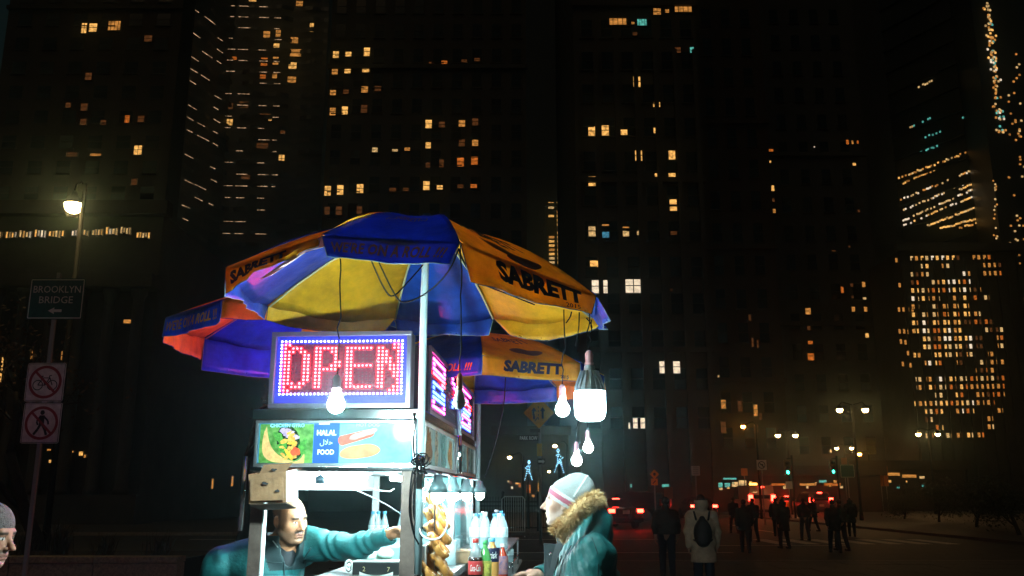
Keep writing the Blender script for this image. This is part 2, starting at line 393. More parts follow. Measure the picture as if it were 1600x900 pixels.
# ---- bare bulb at the end of the ceiling, seen through the end window
pb = Cc(-.09, .30, 1.735)
mb = MB(); mb.ball(pb, .032, 16); ib = mb.build('ceiling_bulb', bulb_on, cart, True)
mb = MB(); mb.lathe([(.016,.028),(.018,.06),(.03,.075),(.03,.082)], pb, 12); mb.build('socket', white_paint, ib, True)
pv = Cc(-.49, .02, 1.745); mb = MB(); mb.lathe([(.0,-.02),(.022,-.018),(.024,.012),(.012,.022),(.0,.03)], pv, 12); mb.build('lamp_socket', M('socket_dark', (.03,.06,.08), .5), cart, True)
mb = MB(); mb.tube([pv+Vector((0,0,.028)), pv+Vector((.004,0,.045)), pv+Vector((-.003,0,.06))], .004, 6); mb.build('socket_hook', chrome, cart, True)
# wires inside
mb = MB(); mb.tube([Cc(-.62,1.2,1.72), Cc(-.52,1.4,1.66), Cc(-.46,1.6,1.61), Cc(-.40,1.8,1.55), Cc(-.38,1.9,1.50)], .004, 6); mb.build('inner_wire', white_cable, cart, True)
mb = MB(); mb.tube([Cc(-.60,1.2,1.73), Cc(-.50,1.5,1.70), Cc(-.45,1.7,1.69), Cc(-.43,1.75,1.71)], .004, 6); mb.build('inner_wire', white_cable, cart, True)
# ---- row of four clip lamps under the side boards
for px in (684, 707, 729, 750):
    a_ = .10; b_ = b_for(px, a_); p = Cc(a_, b_, 1.668)
    lt = thing('clip_lamp', {684:'clip lamp with lit bulb nearest the cart corner, over the pretzels', 707:'second lit clip lamp from the cart corner, under the side boards', 729:'third lit clip lamp from the cart corner, under the side boards', 750:'last lit clip lamp in the row, over the water bottles'}[px], 'lamp', p, 'lit clip lamps along the side of the cart')
    mb = MB(); mb.ball(p, (.034,.034,.038), 16); mb.build('bulb', side_on, lt, True)
    mb = MB(); mb.lathe([(.052,.012),(.046,.045),(.026,.072),(.022,.10),(.0,.104)], p, 16); mb.lathe([(.050,.012),(.044,.044),(.024,.07)], p, 16); mb.build('lamp_shade', M('shade_grey', (.10,.16,.17), .4, .3), lt, True)
    mb = MB(); mb.tube([p+Vector((0,0,.10)), p+Vector((0,0,.112))-CU*.02, p+Vector((0,0,.118))-CU*.06], .008, 8); mb.build('clip', steel, lt, True)
# ================================================================== LED signs
led_white = M('led_white', (.8,.8,.9), .4, emis=(.11,.11,1.0), estr=30)
led_red = M('led_red', (.8,.3,.3), .4, emis=(1.0,.0055,.0085), estr=120)
led_blue = M('led_blue', (.3,.3,.8), .4, emis=(.03,.07,1.0), estr=20)
led_pink = M('led_pink', (.8,.3,.5), .4, emis=(1.0,.05,.45), estr=20)
led_off = M('led_off', (.025,.004,.012), .4)
led_board = M('led_board', (.020,.022,.30), .5); led_bloom_r = M('led_bloom_red', (.085,.003,.022), .6)  # blue and red bloom of the LEDs put into the board colours
sign_case = M('sign_case', (.05,.05,.075), .45, .2)
SB = .06
sgn = thing('led_sign', 'lit red OPEN sign of LED dots in a metal frame on the cart roof', 'LED sign', Cc(-.40, SB, 2.096))
sx0, sx1, sz0, sz1 = -.765, -.038, 2.100, 2.492
SO = Cc((sx0+sx1)/2, -.01, (sz0+sz1)/2)
mb = MB(); cbox(mb, sx0+.004, sx1-.004, .0, .12, sz0, sz1-.004, .004); mb.build('casing', sign_case, sgn)
for x0, x1, z0, z1 in ((sx0,sx1,sz1-.022,sz1),(sx0,sx1,sz0,sz0+.024),(sx0,sx0+.024,sz0+.0245,sz1-.0225),(sx1-.024,sx1,sz0+.0245,sz1-.0225)):
    mb = MB(); cbox(mb, x0, x1, -.028, .0, z0, z1, .003); fr = mb.build('frame', M('alu', (.20,.20,.26), .33, .9, noise=(8,.15)), sgn)
mb = MB(); cbox(mb, sx0+.024, sx1-.024, -.006, .0, sz0+.024, sz1-.022); mb.build('board', led_board, sgn)
NC, NR = 32, 16
mb = MB(); cbox(mb, sx0+.060, sx1-.060, -.0066, -.006, sz0+.068, sz1-.062); mb.build('letter_bloom', led_bloom_r, sgn)  # red sheet carrying the bloom between the letter dots
bw, bh = (sx1-sx0)-.048-.052, (sz1-sz0)-.046-.075
bx0, bz1 = sx0+.050, sz1-.022-.026
pit_x, pit_z = bw/(NC-1), bh/(NR-1)
OPEN = {}
def on(cols, rows):
    for r in rows:
        for c in cols: OPEN[(c, r)] = 1
on((1,2),range(4,12)); on((6,7),range(4,12)); on((1,2),(1,)); on((1,3,4,5),(2,)); on((1,2,3,5,6),(3,)); on((1,2,3,5,6),(12,)); on((1,3,4,5),(13,)); on((1,2),(14,))
on((9,10),range(2,14)); on(range(11,15),(2,)); on((13,14),(3,)); on((14,),(4,5)); on((14,15),(6,)); on((13,14,15),(7,)); on(range(11,15),(8,))
on((17,18),range(2,14)); on(range(19,24),(2,7,13))
on((25,26),range(2,14)); on((27,),(3,4)); on((27,28),(5,6)); on((28,29),(7,8)); on((29,),(9,10)); on((30,),range(1,15)); on((29,),(1,2,13)); on((28,29),(14,))
def dot(m_, c, r, rad):
    p = Cc(bx0+c*pit_x, -.0068, bz1-r*pit_z); n = 6
    vs = [p+(CU*math.cos(k*math.pi/3)+Vector((0,0,1))*math.sin(k*math.pi/3))*rad for k in range(n)]
    vs += [p-CV*.0045+(CU*math.cos(k*math.pi/3)+Vector((0,0,1))*math.sin(k*math.pi/3))*rad*.75 for k in range(n)]
    m_.add(vs, [tuple(range(n, 2*n))]+[(k, (k+1) % n, n+(k+1) % n, n+k) for k in range(n)])
mbw, mbr, mbo = MB(), MB(), MB()
for c in range(NC):
    for r in range(NR):
        if c in (0, NC-1) or r in (0, NR-1): dot(mbw, c, r, .0058)
        elif (c, r) in OPEN: dot(mbr, c, r, .0064)
        else: dot(mbo, c, r, .0045)
mbw.build('border_dots', led_white, sgn, kind='stuff'); mbr.build('letter_dots', led_red, sgn, kind='stuff'); mbo.build('unlit_dots', led_off, sgn, kind='stuff')
# long sign along the side of the roof
s2 = thing('led_sign', 'long dark LED sign with red and blue blocks along the side of the cart roof', 'LED sign', Cc(-.02, 1.6, 2.096))
b0, b1, z0, z1 = .33, 2.88, 2.100, 2.475
mb = MB(); cbox(mb, -.10, .0, b0, b1, z0, z1, .004); mb.build('casing', sign_case, s2)
for q in ((b0,b1,z1-.03,z1),(b0,b1,z0,z0+.022),(b0,b0+.03,z0+.0225,z1-.0305),(b1-.03,b1,z0+.0225,z1-.0305)):
    mb = MB(); cbox(mb, .0, .014, *q, .003); mb.build('frame', MATS['alu'], s2)
for k in range(16):       # louvres of the screen
    zz = z0+.03+k*(z1-z0-.07)/15
    mb = MB(); cbox(mb, .0005, .006, b0+.03, b1-.03, zz-.003, zz+.003); mb.build('louvre', M('louvre_blue', (.02,.022,.06), .4), s2)
BLK = ["RRRRRR..RR....RR..RRRRRR",
       "RPPPPR..RRR..PPR..RPPPPR"]
mr, mbl, mp = MB(), MB(), MB()
glyph = {0:"1111110 1000010 1111110 1111110 0000110 1111100 1000110 1111110 1111110 1000010 1111110",
         1:"1000001 1100011 0110110 0011100 0011100 0110110 1100011 1000001 0000000 0000000 0000000",
         2:"1111111 1000000 1111100 1111111 1000011 1111111 0111110 1111111 1000011 1111111 1111111"}
for g, bs in ((0, .46), (1, 1.36), (2, 1.98)):
    rows = glyph[g].split()
    for r, row in enumerate(rows):
        for c, ch in enumerate(row):
            if ch != '1': continue
            m_ = mp if r in (0, 1, 2, 9, 10) else (mr if r in (3, 4) else mbl)
            if g == 2 and r > 5: m_ = mp if r % 2 else mbl
            bb = bs+c*.092; zz = z1-.055-r*.0265
            cbox(m_, .0065, .0105, bb, bb+.068, zz-.008, zz+.008)
mr.build('red_dots', led_red, s2, kind='stuff'); mbl.build('blue_dots', led_blue, s2, kind='stuff'); mp.build('pink_dots', led_pink, s2, kind='stuff')
# its twin along the other long side of the roof, whose light reaches the left umbrella
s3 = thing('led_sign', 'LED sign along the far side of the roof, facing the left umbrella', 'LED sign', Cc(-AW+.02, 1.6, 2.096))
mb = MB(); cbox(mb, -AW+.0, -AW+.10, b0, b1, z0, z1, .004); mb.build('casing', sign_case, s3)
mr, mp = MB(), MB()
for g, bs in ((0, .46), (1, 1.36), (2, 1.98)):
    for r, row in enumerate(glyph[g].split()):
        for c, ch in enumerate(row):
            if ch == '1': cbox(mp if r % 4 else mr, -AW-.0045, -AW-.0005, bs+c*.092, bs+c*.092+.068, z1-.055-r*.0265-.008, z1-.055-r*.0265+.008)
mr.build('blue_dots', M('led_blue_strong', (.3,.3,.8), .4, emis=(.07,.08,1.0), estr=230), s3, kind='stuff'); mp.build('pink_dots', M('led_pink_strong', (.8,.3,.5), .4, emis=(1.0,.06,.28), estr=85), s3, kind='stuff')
# ================================================================== umbrellas
cl_blue = M('canopy_blue', (.018,.085,.48), .36, noise=(4,.4), bump=(9,.9), transl=.5, coat=.25)
cl_yel = M('canopy_yellow', (.80,.40,.012), .5, noise=(4,.32), bump=(9,.9), transl=.52)
hem = M('canopy_hem', (.03,.05,.10), .6)
hem_l = M('canopy_hem_light', (.16,.26,.28), .6)
tape = M('seam_tape', (.42,.38,.20), .6)
print_navy = M('canopy_print_dark', (.012,.016,.04), .55)
print_gold = M('canopy_print_gold', (.48,.21,.02), .5)
print_brown = M('canopy_print_brown', (.13,.045,.02), .55)
def panel_fn(A, K, L, sag, dome=.06):
    A, K, L = Vector(A), Vector(K), Vector(L)
    out = ((K+L)/2-A); out.z = 0; out.normalize()
    def P(u, v, off=0.):
        """u 0..1 along rim K->L, v 0 at hub .. 1 at rim"""
        rim = K.lerp(L, u); p = A.lerp(rim, v)
        k = 4*u*(1-u)*v; p.z -= sag*k*.8
        p.z += dome*math.sin(math.pi*v)            # dome of the ribs
        p.z += .006*math.sin(9*u+7*v)*v+.004*math.sin(23*u-4*v)*v
        return p+(out*.35+Vector((0,0,1)))*off
    return P
def valance_fn(K, L, Kb, Lb, mid, inn=0.):
    K, L, Kb, Lb = map(Vector, (K, L, Kb, Lb)); o = (L-K).cross(Vector((0,0,1))).normalized()
    def V(u, t, off=0.):
        top = K.lerp(L, u); top.z -= 0.
        bot = Kb.lerp(Lb, u); bot.z -= mid*4*u*(1-u)
        p = top.lerp(bot, t)
        p = p + o*(.014*math.sin(11*u+2*K.x)*t+.008*math.sin(27*u+K.y)*t*t+off)
        return p
    return V
def grid(fn, nu, nv, trim=None):
    vs = [fn(i/nu, j/nv) for j in range(nv+1) for i in range(nu+1)]
    fs = [(j*(nu+1)+i, j*(nu+1)+i+1, (j+1)*(nu+1)+i+1, (j+1)*(nu+1)+i) for j in range(nv) for i in range(nu)]
    return vs, fs
def solid(vs, fs, nrm_off):
    """give a sheet a thickness"""
    n = len(vs); vs2 = [Vector(v)-nrm_off for v in vs]; out = list(fs)+[tuple(i+n for i in reversed(f)) for f in fs]
    cnt = {}
    for f in fs:
        for i in range(len(f)):
            e = (f[i], f[(i+1) % len(f)]); cnt[tuple(sorted(e))] = cnt.get(tuple(sorted(e)), []) + [e]
    for k, l in cnt.items():
        if len(l) == 1: a, b = l[0]; out.append((b, a, a+n, b+n))
    return list(vs)+vs2, out
def lay_text(fn, s, uc, vc, uw, vh, mat_, par, flip=False, name='lettering', off=.006, off_=.02, **k):
    """print that follows the cloth: text box centred on (uc, vc) of the cloth's own coordinates"""
    vs, fs, W_, H_ = text2d(s, off=off_, **k)
    mb = MB(); pts = []
    for x, y in vs:
        u = uc+x/W_*uw; v = vc-y/H_*vh
        pts.append(fn(u, v, off))
    mb.add(pts, fs); return mb.build(name, mat_, par)
def lay_shape(fn, poly, mat_, par, name, off=.004):
    mb = MB(); c = (sum(p[0] for p in poly)/len(poly), sum(p[1] for p in poly)/len(poly)); n = len(poly)
    rings = [[(c[0]+(p[0]-c[0])*k, c[1]+(p[1]-c[1])*k) for p in poly] for k in (.33,.66,1.)]
    vs = [fn(c[0], c[1], off)]+[fn(p[0], p[1], off) for r in rings for p in r]
    fs = [(0, 1+i, 1+(i+1) % n) for i in range(n)]
    for r in range(2): fs += [(1+r*n+i, 1+(r+1)*n+i, 1+(r+1)*n+(i+1) % n, 1+r*n+(i+1) % n) for i in range(n)]
    mb.add(vs, fs); return mb.build(name, mat_, par)
def umbrella(root, apex, K, VB, mids, cols, sag=.05, prints=None, ribs=True, top=None, dome=.06):
    n = len(K)
    for i in range(n):
        k0, k1 = K[i], K[(i+1) % n]; vb = VB[i]
        m_ = cl_blue if cols[i] == 'b' else cl_yel
        P = panel_fn(apex, k0, k1, sag, dome)
        vs, fs = grid(P, 14, 16); vs, fs = solid(vs, fs, Vector((0,0,.0015)))
        mb = MB(); mb.add(vs, fs); pn = mb.build('canopy_panel', m_, root, True)
        V = valance_fn(k0, k1, vb[0], vb[1], mids[i])
        vs, fs = grid(V, 18, 5); o_ = (Vector(k1)-Vector(k0)).cross(Vector((0,0,1))).normalized()
        vs, fs = solid(vs, fs, o_*.0015)
        mb = MB(); mb.add(vs, fs); vl = mb.build('valance', m_, pn, True)
        mb = MB(); mb.tube([V(0,0), V(0,.5), V(0,1)]+[V(j/16,1.) for j in range(1,16)]+[V(1,1), V(1,.5), V(1,0)], .0022, 5)
        mb.build('hem', hem if cols[i] == 'y' else hem_l, pn, True)
        if prints: prints(i, P, V, pn)
    if ribs:
        for i in range(n):
            A_, B_ = Vector(apex), Vector(K[i])
            pts = []
            for t in (.02,.2,.4,.6,.8,.99):
                p = A_.lerp(B_, t); p.z += dome*math.sin(math.pi*t)-.012; pts.append(p)
            mb = MB(); mb.tube(pts, .005, 6); mb.build('rib', tape, root, True)
    mb = MB(); mb.lathe([(.0,.06),(.02,.055),(.028,.03),(.05,.018),(.055,-.0),(.03,-.03)], apex, 14); mb.build('finial', top or M('finial_blue', (.03,.14,.34), .4), root, True)
# ---- near umbrella
apex1 = Vector((-.43, 4.33, 3.0))
Kp = [(503,368,3.58),(719,378,3.50),(932,462,4.20),(926,496,4.80),(771,497,5.10),(617,498,5.12),(419,478,4.66),(352,420,3.95)]
K1 = [at(*p) for p in Kp]
def dz(p, d, dx=0, dy=0): return Vector((p.x+dx, p.y+dy, p.z-d))
VB1 = [(at(509,399,3.55), at(702,412,3.47)),
       (at(738,440,3.53), at(929,490,4.17)),
       (dz(K1[2],.10,.05), dz(K1[3],.06,.05)),
       (at(938,508,4.72), at(798,524,5.02)),
       (at(764,524,5.08), at(622,523,5.10)),
       (at(600,517,5.10), at(416,500,4.70)),
       (at(408,499,4.60), at(356,463,4.02)),
       (at(349,458,3.95), at(500,386,3.60))]
mids1 = [.012,.015,.03,.05,.0,.035,-.02,-.02]
u1 = thing('umbrella', 'large blue and yellow cart umbrella over the OPEN sign, cloth loose and wind-blown', 'umbrella', (-.45, 4.52, 1.30), 'blue and yellow umbrellas over the food cart')
def prints1(i, P, V, pn):
    if i == 0:
        lay_text(V, "WE'RE ON A ROLL !!!", .5, .52, .88, .50, print_gold, pn, off_=.03, shear=.2, spacing=1.05)
        lay_text(P, '(...SABRETT...)', .52, .62, .5, .09, print_gold, pn, off=.006, shear=.2)
    if i == 1:
        lay_text(P, 'SABRETT', .50, .60, .72, .15, print_navy, pn, off_=.06, shear=-.12)
        lay_shape(P, ell(.50,.765,.24,.045,24,.10,.03,1), print_brown, pn, 'hot_dog_print', .006)
        lay_shape(P, ell(.60,.825,.17,.045,24,-.1,.03,2), print_brown, pn, 'hot_dog_print', .007)
        lay_text(V, 'SABRETT', .53, .42, .66, .60, print_navy, pn, off=.007, off_=.06, shear=-.05)
        lay_text(V, '2015', .78, .86, .12, .18, print_navy, pn, off=.007)
    if i == 7:
        lay_text(V, 'SABRETT', .48, .50, -.72, .52, print_navy, pn, off=.006) if False else lay_text(V, 'SABRETT', .36, .50, .60, .60, print_navy, pn, off_=.06)
    if i in (3, 5):
        lay_text(P, 'SABRETT', .5, .55, .6, .12, print_navy, pn, off=.006)
        lay_shape(P, ell(.5,.76,.22,.07,24,.05,.03,1), print_brown, pn, 'hot_dog_print', .006)
def rev(i): pass
# rim is listed clockwise from the front-left corner seen by someone in front of the cart
umbrella(u1, apex1, K1, VB1, mids1, 'bybybyby', .05, prints1, dome=.085)
# bright turned-over reverse of the front-left valance
fa = [at(*p) for p in ((405,437,3.85),(440,413,3.78),(470,390,3.68),(503,369,3.575),(506,386,3.57),(478,394,3.66),(452,412,3.74),(425,430,3.80))]
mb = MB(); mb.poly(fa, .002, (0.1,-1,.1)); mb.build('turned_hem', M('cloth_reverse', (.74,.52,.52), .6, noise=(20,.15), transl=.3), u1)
# pole
mb = MB(); top_ = apex1+Vector((0,0,-.03)); mb.tube([(-.452,4.50,1.30),(-.452,4.50,2.0),(-.445,4.43,2.62),top_], .0185, 14); mb.build('pole', pole_paint, u1, True)
mb = MB(); mb.lathe([(.021,0),(.024,.002),(.024,.16),(.021,.162)], (-.452,4.50,1.70), 14); mb.build('pole_socket', chrome, u1, True)
# ---- right far umbrella
def ring(c, r, z, a0, n=8): return [Vector((c[0]+r*math.cos(math.radians(a0+k*360/n)), c[1]+r*math.sin(math.radians(a0+k*360/n)), z)) for k in range(n)]
c2 = (-.25, 6.5); K2 = ring(c2, .93, 2.52, -131)
VB2 = [(dz(K2[i],.12), dz(K2[(i+1) % 8],.12)) for i in range(8)]
u2 = thing('umbrella', 'blue and yellow umbrella behind the right end of the cart, above the road sign', 'umbrella', (-.20, 6.5, 1.28), 'blue and yellow umbrellas over the food cart')
def prints2(i, P, V, pn):
    if i in (1, 3, 5, 7):
        lay_text(V, 'SABRETT', .5, .42, .60, .60, print_navy, pn, off_=.06, shear=.1)
        lay_text(V, '2015', .82, .82, .1, .18, print_navy, pn, off=.006)
        lay_text(P, 'SABRETT', .5, .60, .6, .11, print_navy, pn, off=.006)
        lay_shape(P, ell(.55,.82,.20,.05,24,.04,.03,1), print_brown, pn, 'hot_dog_print', .006)
    else:
        lay_text(V, "WE'RE ON A ROLL !!!", .5, .5, .82, .42, print_gold, pn, off=.006, shear=.3)
umbrella(u2, Vector((c2[0], c2[1], 2.83)), K2, VB2, [.008]*8, 'bybybyby', .03, prints2)
pbase = Cc(.03, b_for(747, .03, 2.2), 1.28)
mb = MB(); mb.tube([pbase, (pbase.x+.004, pbase.y, 2.60)], .0185, 14); mb.build('pole', pole_paint, u2, True)
mb = MB(); mb.tube([(pbase.x+.004, pbase.y, 2.59), (pbase.x+.004, pbase.y, 2.66), (c2[0], c2[1], 2.79)], .010, 10); mb.build('pole_rod', chrome, u2, True)
mb = MB(); mb.lathe([(.0185,.0),(.03,.004),(.03,.03),(.0185,.034)], (pbase.x+.004, pbase.y, 2.555), 14); mb.build('pole_collar', pole_paint, u2, True)
# ---- left far umbrella
c3 = (-1.42, 6.5); K3 = ring(c3, 1.06, 2.86, -112.5)
D3 = [.11,.11,.11,.11,.14,.25,.17,.13]
VB3 = [(dz(K3[i],D3[i]), dz(K3[(i+1) % 8],D3[i])) for i in range(8)]
u3 = thing('umbrella', 'umbrella at the left behind the lit sign, its underside glowing pink and blue', 'umbrella', (-1.2, 6.5, 2.1), 'blue and yellow umbrellas over the food cart')
def prints3(i, P, V, pn):
    if i % 2: lay_text(V, "WE'RE ON A ROLL !!!", .5, .5, .86, .5, print_gold, pn, off_=.03, shear=.3)
    else:
        lay_shape(P, ell(.5,.76,.22,.07,24,.05,.03,1), print_brown, pn, 'hot_dog_print', .006)
        lay_text(P, 'SABRETT', .5, .55, .6, .12, print_navy, pn, off=.006)
umbrella(u3, Vector((c3[0], c3[1], 3.2)), K3, VB3, [.012]*8, 'ybybybyb', .04, prints3)
mb = MB(); mb.tube([Cc(-AW+.05, 2.0, 2.086), (c3[0]+.05, c3[1], 2.6), (c3[0], c3[1], 3.17)], .0185, 12); mb.build('pole', pole_paint, u3, True)
# middle pole rising from the side of the cart
p7 = thing('pole', 'pale metal pole between the two umbrella poles, beside the white bulb', 'pole', Cc(.03, b_for(717,.03,2.2), 1.81))
mb = MB(); q = p7.location; mb.tube([q, (q.x+.004, q.y, 2.66)], .0185, 14); mb.build('tube', pole_paint, p7, True)
mb = MB(); mb.lathe([(.0195,0),(.024,.002),(.024,.25),(.0195,.252)], q, 14); mb.build('sleeve', chrome, p7, True)
# ================================================================== hanging bulbs
def cord(mb, a, b, sway=.01, r=.0028, n=10, seed=0):
    k = random.Random(seed); a, b = Vector(a), Vector(b)
    mb.tube([a.lerp(b, i/n)+Vector((sway*math.sin(i/n*math.pi)*k.uniform(-.5,1), sway*math.sin(i/n*math.pi)*k.uniform(-1,1), 0)) for i in range(n+1)], r, 6)
def hanging_bulb(px, py, Y, topz, r, label, lit=True, seed=0, mat_=None, sock=pink_socket, top=None):
    p = at(px, py, Y)
    t = thing('hanging_bulb', label, 'light bulb', p, 'bulbs hanging from the umbrella rims')
    if lit:
        mb = MB(); mb.lathe([(.0,-r),(r*.55,-r*.84),(r*.87,-r*.5),(r,0),(r*.9,r*.42),(r*.62,r*.9),(r*.46,r*1.25),(r*.42,r*1.5)], p, 18); mb.build('bulb', mat_ or bulb_on, t, True)
        b0 = r*1.5
    else:
        mb = MB(); mb.lathe([(.0,-r),(r*.55,-r*.86),(r*.9,-r*.45),(r*1.02,r*.05)], p, 18); mb.build('bulb_dome', M('bulb_off', (.62,.66,.68), .35), t, True)
        mb = MB(); mb.lathe([(r*1.04,r*.05),(r*.95,r*.5),(r*.62,r*1.6),(r*.5,r*2.0)], p, 18); mb.build('bulb_neck', M('bulb_neck', (.55,.62,.64), .4), t, True)
        b0 = r*2.0
    mb = MB(); mb.lathe([(r*.5,b0-.002),(r*.52,b0+.02),(r*.46,b0+.022),(r*.48,b0+.05),(r*.3,b0+.066),(.004,b0+.07)], p, 14); mb.build('socket', sock, t, True)
    mb = MB(); cord(mb, p+Vector((0,0,b0+.068)), Vector(top) if top is not None else Vector((p.x, p.y, topz)), .012, seed=seed); mb.build('cord', cable_mat, t, True)
    return t
LB = hanging_bulb(525, 632, 3.72, 2.66, .036, 'lit white bulb hanging in front of the OPEN sign', True, 1, top=at(532,404,3.56))
hanging_bulb(718, 630, 3.62, 2.6, .026, 'unlit white LED bulb hanging before the side of the LED sign', False, 2, top=at(719,382,3.51), sock=brass)
hanging_bulb(879, 640, 4.30, 2.6, .034, 'lit bulb hanging beside the big drum lamp', True, 3, mat_=bulb_mid, top=at(881,484,4.05))
hanging_bulb(901, 720, 5.7, 2.5, .032, 'lower small lit bulb over the man in the wool hat', True, 4, mat_=bulb_far, top=at(903,592,5.9))
hanging_bulb(919, 700, 5.9, 2.5, .031, 'small lit bulb below the big drum lamp', True, 5, mat_=bulb_far, top=at(912,585,5.95))
# big drum lamp
p = at(922, 634, 4.25)
dl = thing('drum_lamp', 'big glowing drum shaped LED lamp hanging above the man in the parka', 'lamp', p)
mb = MB(); r = .0735; mb.lathe([(.0,-.072),(r*.6,-.07),(r*.86,-.06),(r*.98,-.04),(r,-.01),(r,.062),(r*.96,.066),(.0,.066)], p, 28); mb.build('glow_drum', drum_on, dl, True)
mb = MB(); mb.lathe([(r*.97,.068),(r*.9,.09),(r*.5,.15),(.026,.175),(.024,.19),(.0,.19)], p, 24)
for k in range(16):
    a = k*math.pi/8; d = Vector((math.cos(a), math.sin(a), 0)); sid = Vector((-d.y, d.x, 0))*.0016
    pts = [p+d*r*1.0+Vector((0,0,.072)), p+d*r*.98+Vector((0,0,.09)), p+d*.045+Vector((0,0,.165)), p+d*.03+Vector((0,0,.165)), p+d*.05+Vector((0,0,.08))]
    mb.poly([q_-sid for q_ in pts], .0032, sid)
mb.build('heat_sink', M('heat_sink', (.30,.36,.37), .35, .5), dl)
mb = MB(); mb.lathe([(.02,.19),(.022,.205),(.018,.207),(.02,.245),(.012,.26),(.003,.265)], p, 14); mb.build('socket', pink_socket, dl, True)
mb = MB(); cord(mb, p+Vector((0,0,.262)), at(924,500,4.35), .01, seed=9); mb.build('cord', cable_mat, dl, True)
# loose cables
def cable(pts, label, r=.003, m_=None, seed=0):
    mb = MB(); P_ = [Vector(p_) for p_ in pts]; out = []
    for i in range(len(P_)-1):
        a, b, c, d = P_[max(i-1,0)], P_[i], P_[i+1], P_[min(i+2, len(P_)-1)]
        for t in (0,.25,.5,.75):
            out.append(.5*((2*b)+(c-a)*t+(2*a-5*b+4*c-d)*t*t+(3*b-3*c+d-a)*t**3))
    out.append(P_[-1]); mb.tube(out, r, 6)
    o = mb.build('cable', m_ or cable_mat, None, True); o['label'] = label; o['category'] = 'cable'; return o
cable([at(578,402,3.53), at(600,450,3.7), at(615,462,3.9), at(640,438,4.1), at(660,415,4.36)], 'black cable looping behind the front flap, tied to the pole top', .0035)
cable([at(590,405,3.53), at(618,462,3.7), at(636,472,3.75), at(670,455,3.7), at(700,425,3.55), at(717,388,3.5)], 'long black cable sagging across the yellow and blue underside', .0035)
cable([at(717,390,3.5), at(726,412,3.52), at(748,440,3.6), at(800,462,3.8), at(835,476,3.95)], 'black cable following the lower edge of the orange panel', .0035)
cable([at(790,590,6.2), at(786,640,6.1), at(772,700,6.0), at(758,745,5.9)], 'thin dark cable hanging down beside the pale pole', .004)
for i, (x, y, x2, y2) in enumerate(((893,487,884,505),(905,488,899,540),(921,490,917,520),(916,497,925,512))):
    cable([at(x,y,4.35), at((x+x2)/2+2,(y+y2)/2,4.36), at(x2,y2,4.36)], ['short black tie under the right corner of the canopy','long thin tie hanging by the lit bulbs','black tie over the drum lamp','curled tie end at the canopy corner'][i], .003)
# ================================================================== goods on and around the cart
# cardboard box hung at the corner post, flap open
bx = thing('cardboard_box', 'open brown cardboard box tied to the left post above the vendor', 'cardboard box', Cc(-.74, -.16, 1.66))
f0, f1, f2, f3 = at(390,741,4.42), at(447,736,4.40), at(447,784,4.40), at(390,787,4.42)
bk = Vector((.012,.17,.016))
mb = MB(); mb.poly([f0, f1, f2, f3], .006, (0,1,0)); mb.build('front_panel', cardboard, bx)
e0, e1 = at(392,749,4.413), at(443,745,4.393)
mb = MB(); mb.poly([e0+Vector((0,-.006,0)), e1+Vector((0,-.006,0)), at(443,781,4.388), at(392,783,4.408)], .005, (0,-1,0)); mb.build('folded_flap', cardboard, bx)
mb = MB(); mb.poly([f1, f1+bk, f2+bk, f2], .005, (1,-.2,0)); mb.build('side_panel', cardboard_in, bx)
mb = MB(); mb.poly([f3+Vector((0,.008,-.002)), f2+Vector((0,.008,-.002)), f2+bk-Vector((0,0,.045)), f3+bk-Vector((0,0,.045))], .005, (0,0,-1)); mb.build('bottom_panel', cardboard_dark, bx)
mb = MB(); mb.poly([f0+bk, f1+bk, f2+bk, f3+bk], .005, (0,1,0)); mb.build('back_panel', cardboard, bx)
mb = MB(); mb.poly([f0, f0+bk, f3+bk, f3], .005, (-1,0,0)); mb.build('side_panel', cardboard, bx)
mb = MB(); t0, t1 = at(404,742,4.47), at(446,737,4.45); mb.poly([t0, t1, at(457,724,4.44), at(412,726,4.46)], .005, (0,1,.2)); mb.build('top_flap', cardboard, bx)
for px, py, s, wd in ((414,755,'FRAGILE',.028),(433,767,'UP',.02),(428,734,'24',.025)):
    mb = MB(); o_ = at(px, py, 4.378 if py > 740 else 4.435); text_on(mb, s, o_, (1,0,.02), (0,0,1), wd, .016, off=.03) if False else mb.poly([o_+Vector((x*wd, 0, y*.016)) for x, y in ell(0,0,.5,.5,9,0,.5,px)], .0005, (0,-1,0)); mb.build('ink_mark', ink, bx)
# napkin dispenser
nz = thing('napkin_dispenser', 'black napkin dispenser with a curved white band on the counter edge', 'napkin dispenser', at(588,900,4.72))
q0, q1 = at(553,879,4.70), at(624,878,4.66)
mb = MB(); c_ = (q0+q1)/2; mb.box(Vector((c_.x, c_.y+.06, (c_.z+1.281)/2)), ((q1-q0).length, .12, c_.z-1.281), CR, bev=.006); mb.build('case', M('dispenser_black', (.018,.02,.02), .35), nz)
mb = MB(); mb.box(Vector((c_.x, c_.y+.06, c_.z+.003)), ((q1-q0).length+.004, .124, .005), CR, bev=.002); mb.build('lid_edge', white_paint, nz)
pts = []
for i in range(13):
    t = -1+i/6; pts.append(c_+CU*(t*.085)+Vector((0,-.003,-.045-.018*(1-t*t))))
mb = MB(); lo = [p-Vector((0,0,.018)) for p in pts]; mb.poly(pts+lo[::-1], .001, (0,-1,0)); mb.build('white_band', print_white, nz)
mb = MB(); text_on(mb, '2', c_+CU*-.062+Vector((0,-.004,-.032)), CU, (0,0,1), None, .022); mb.build('numeral', M('gold_print', (.6,.5,.25), .4), nz)
mb = MB(); text_on(mb, '7', c_+CU*.062+Vector((0,-.004,-.034)), CU, (0,0,1), None, .022); mb.build('numeral', MATS['gold_print'], nz)
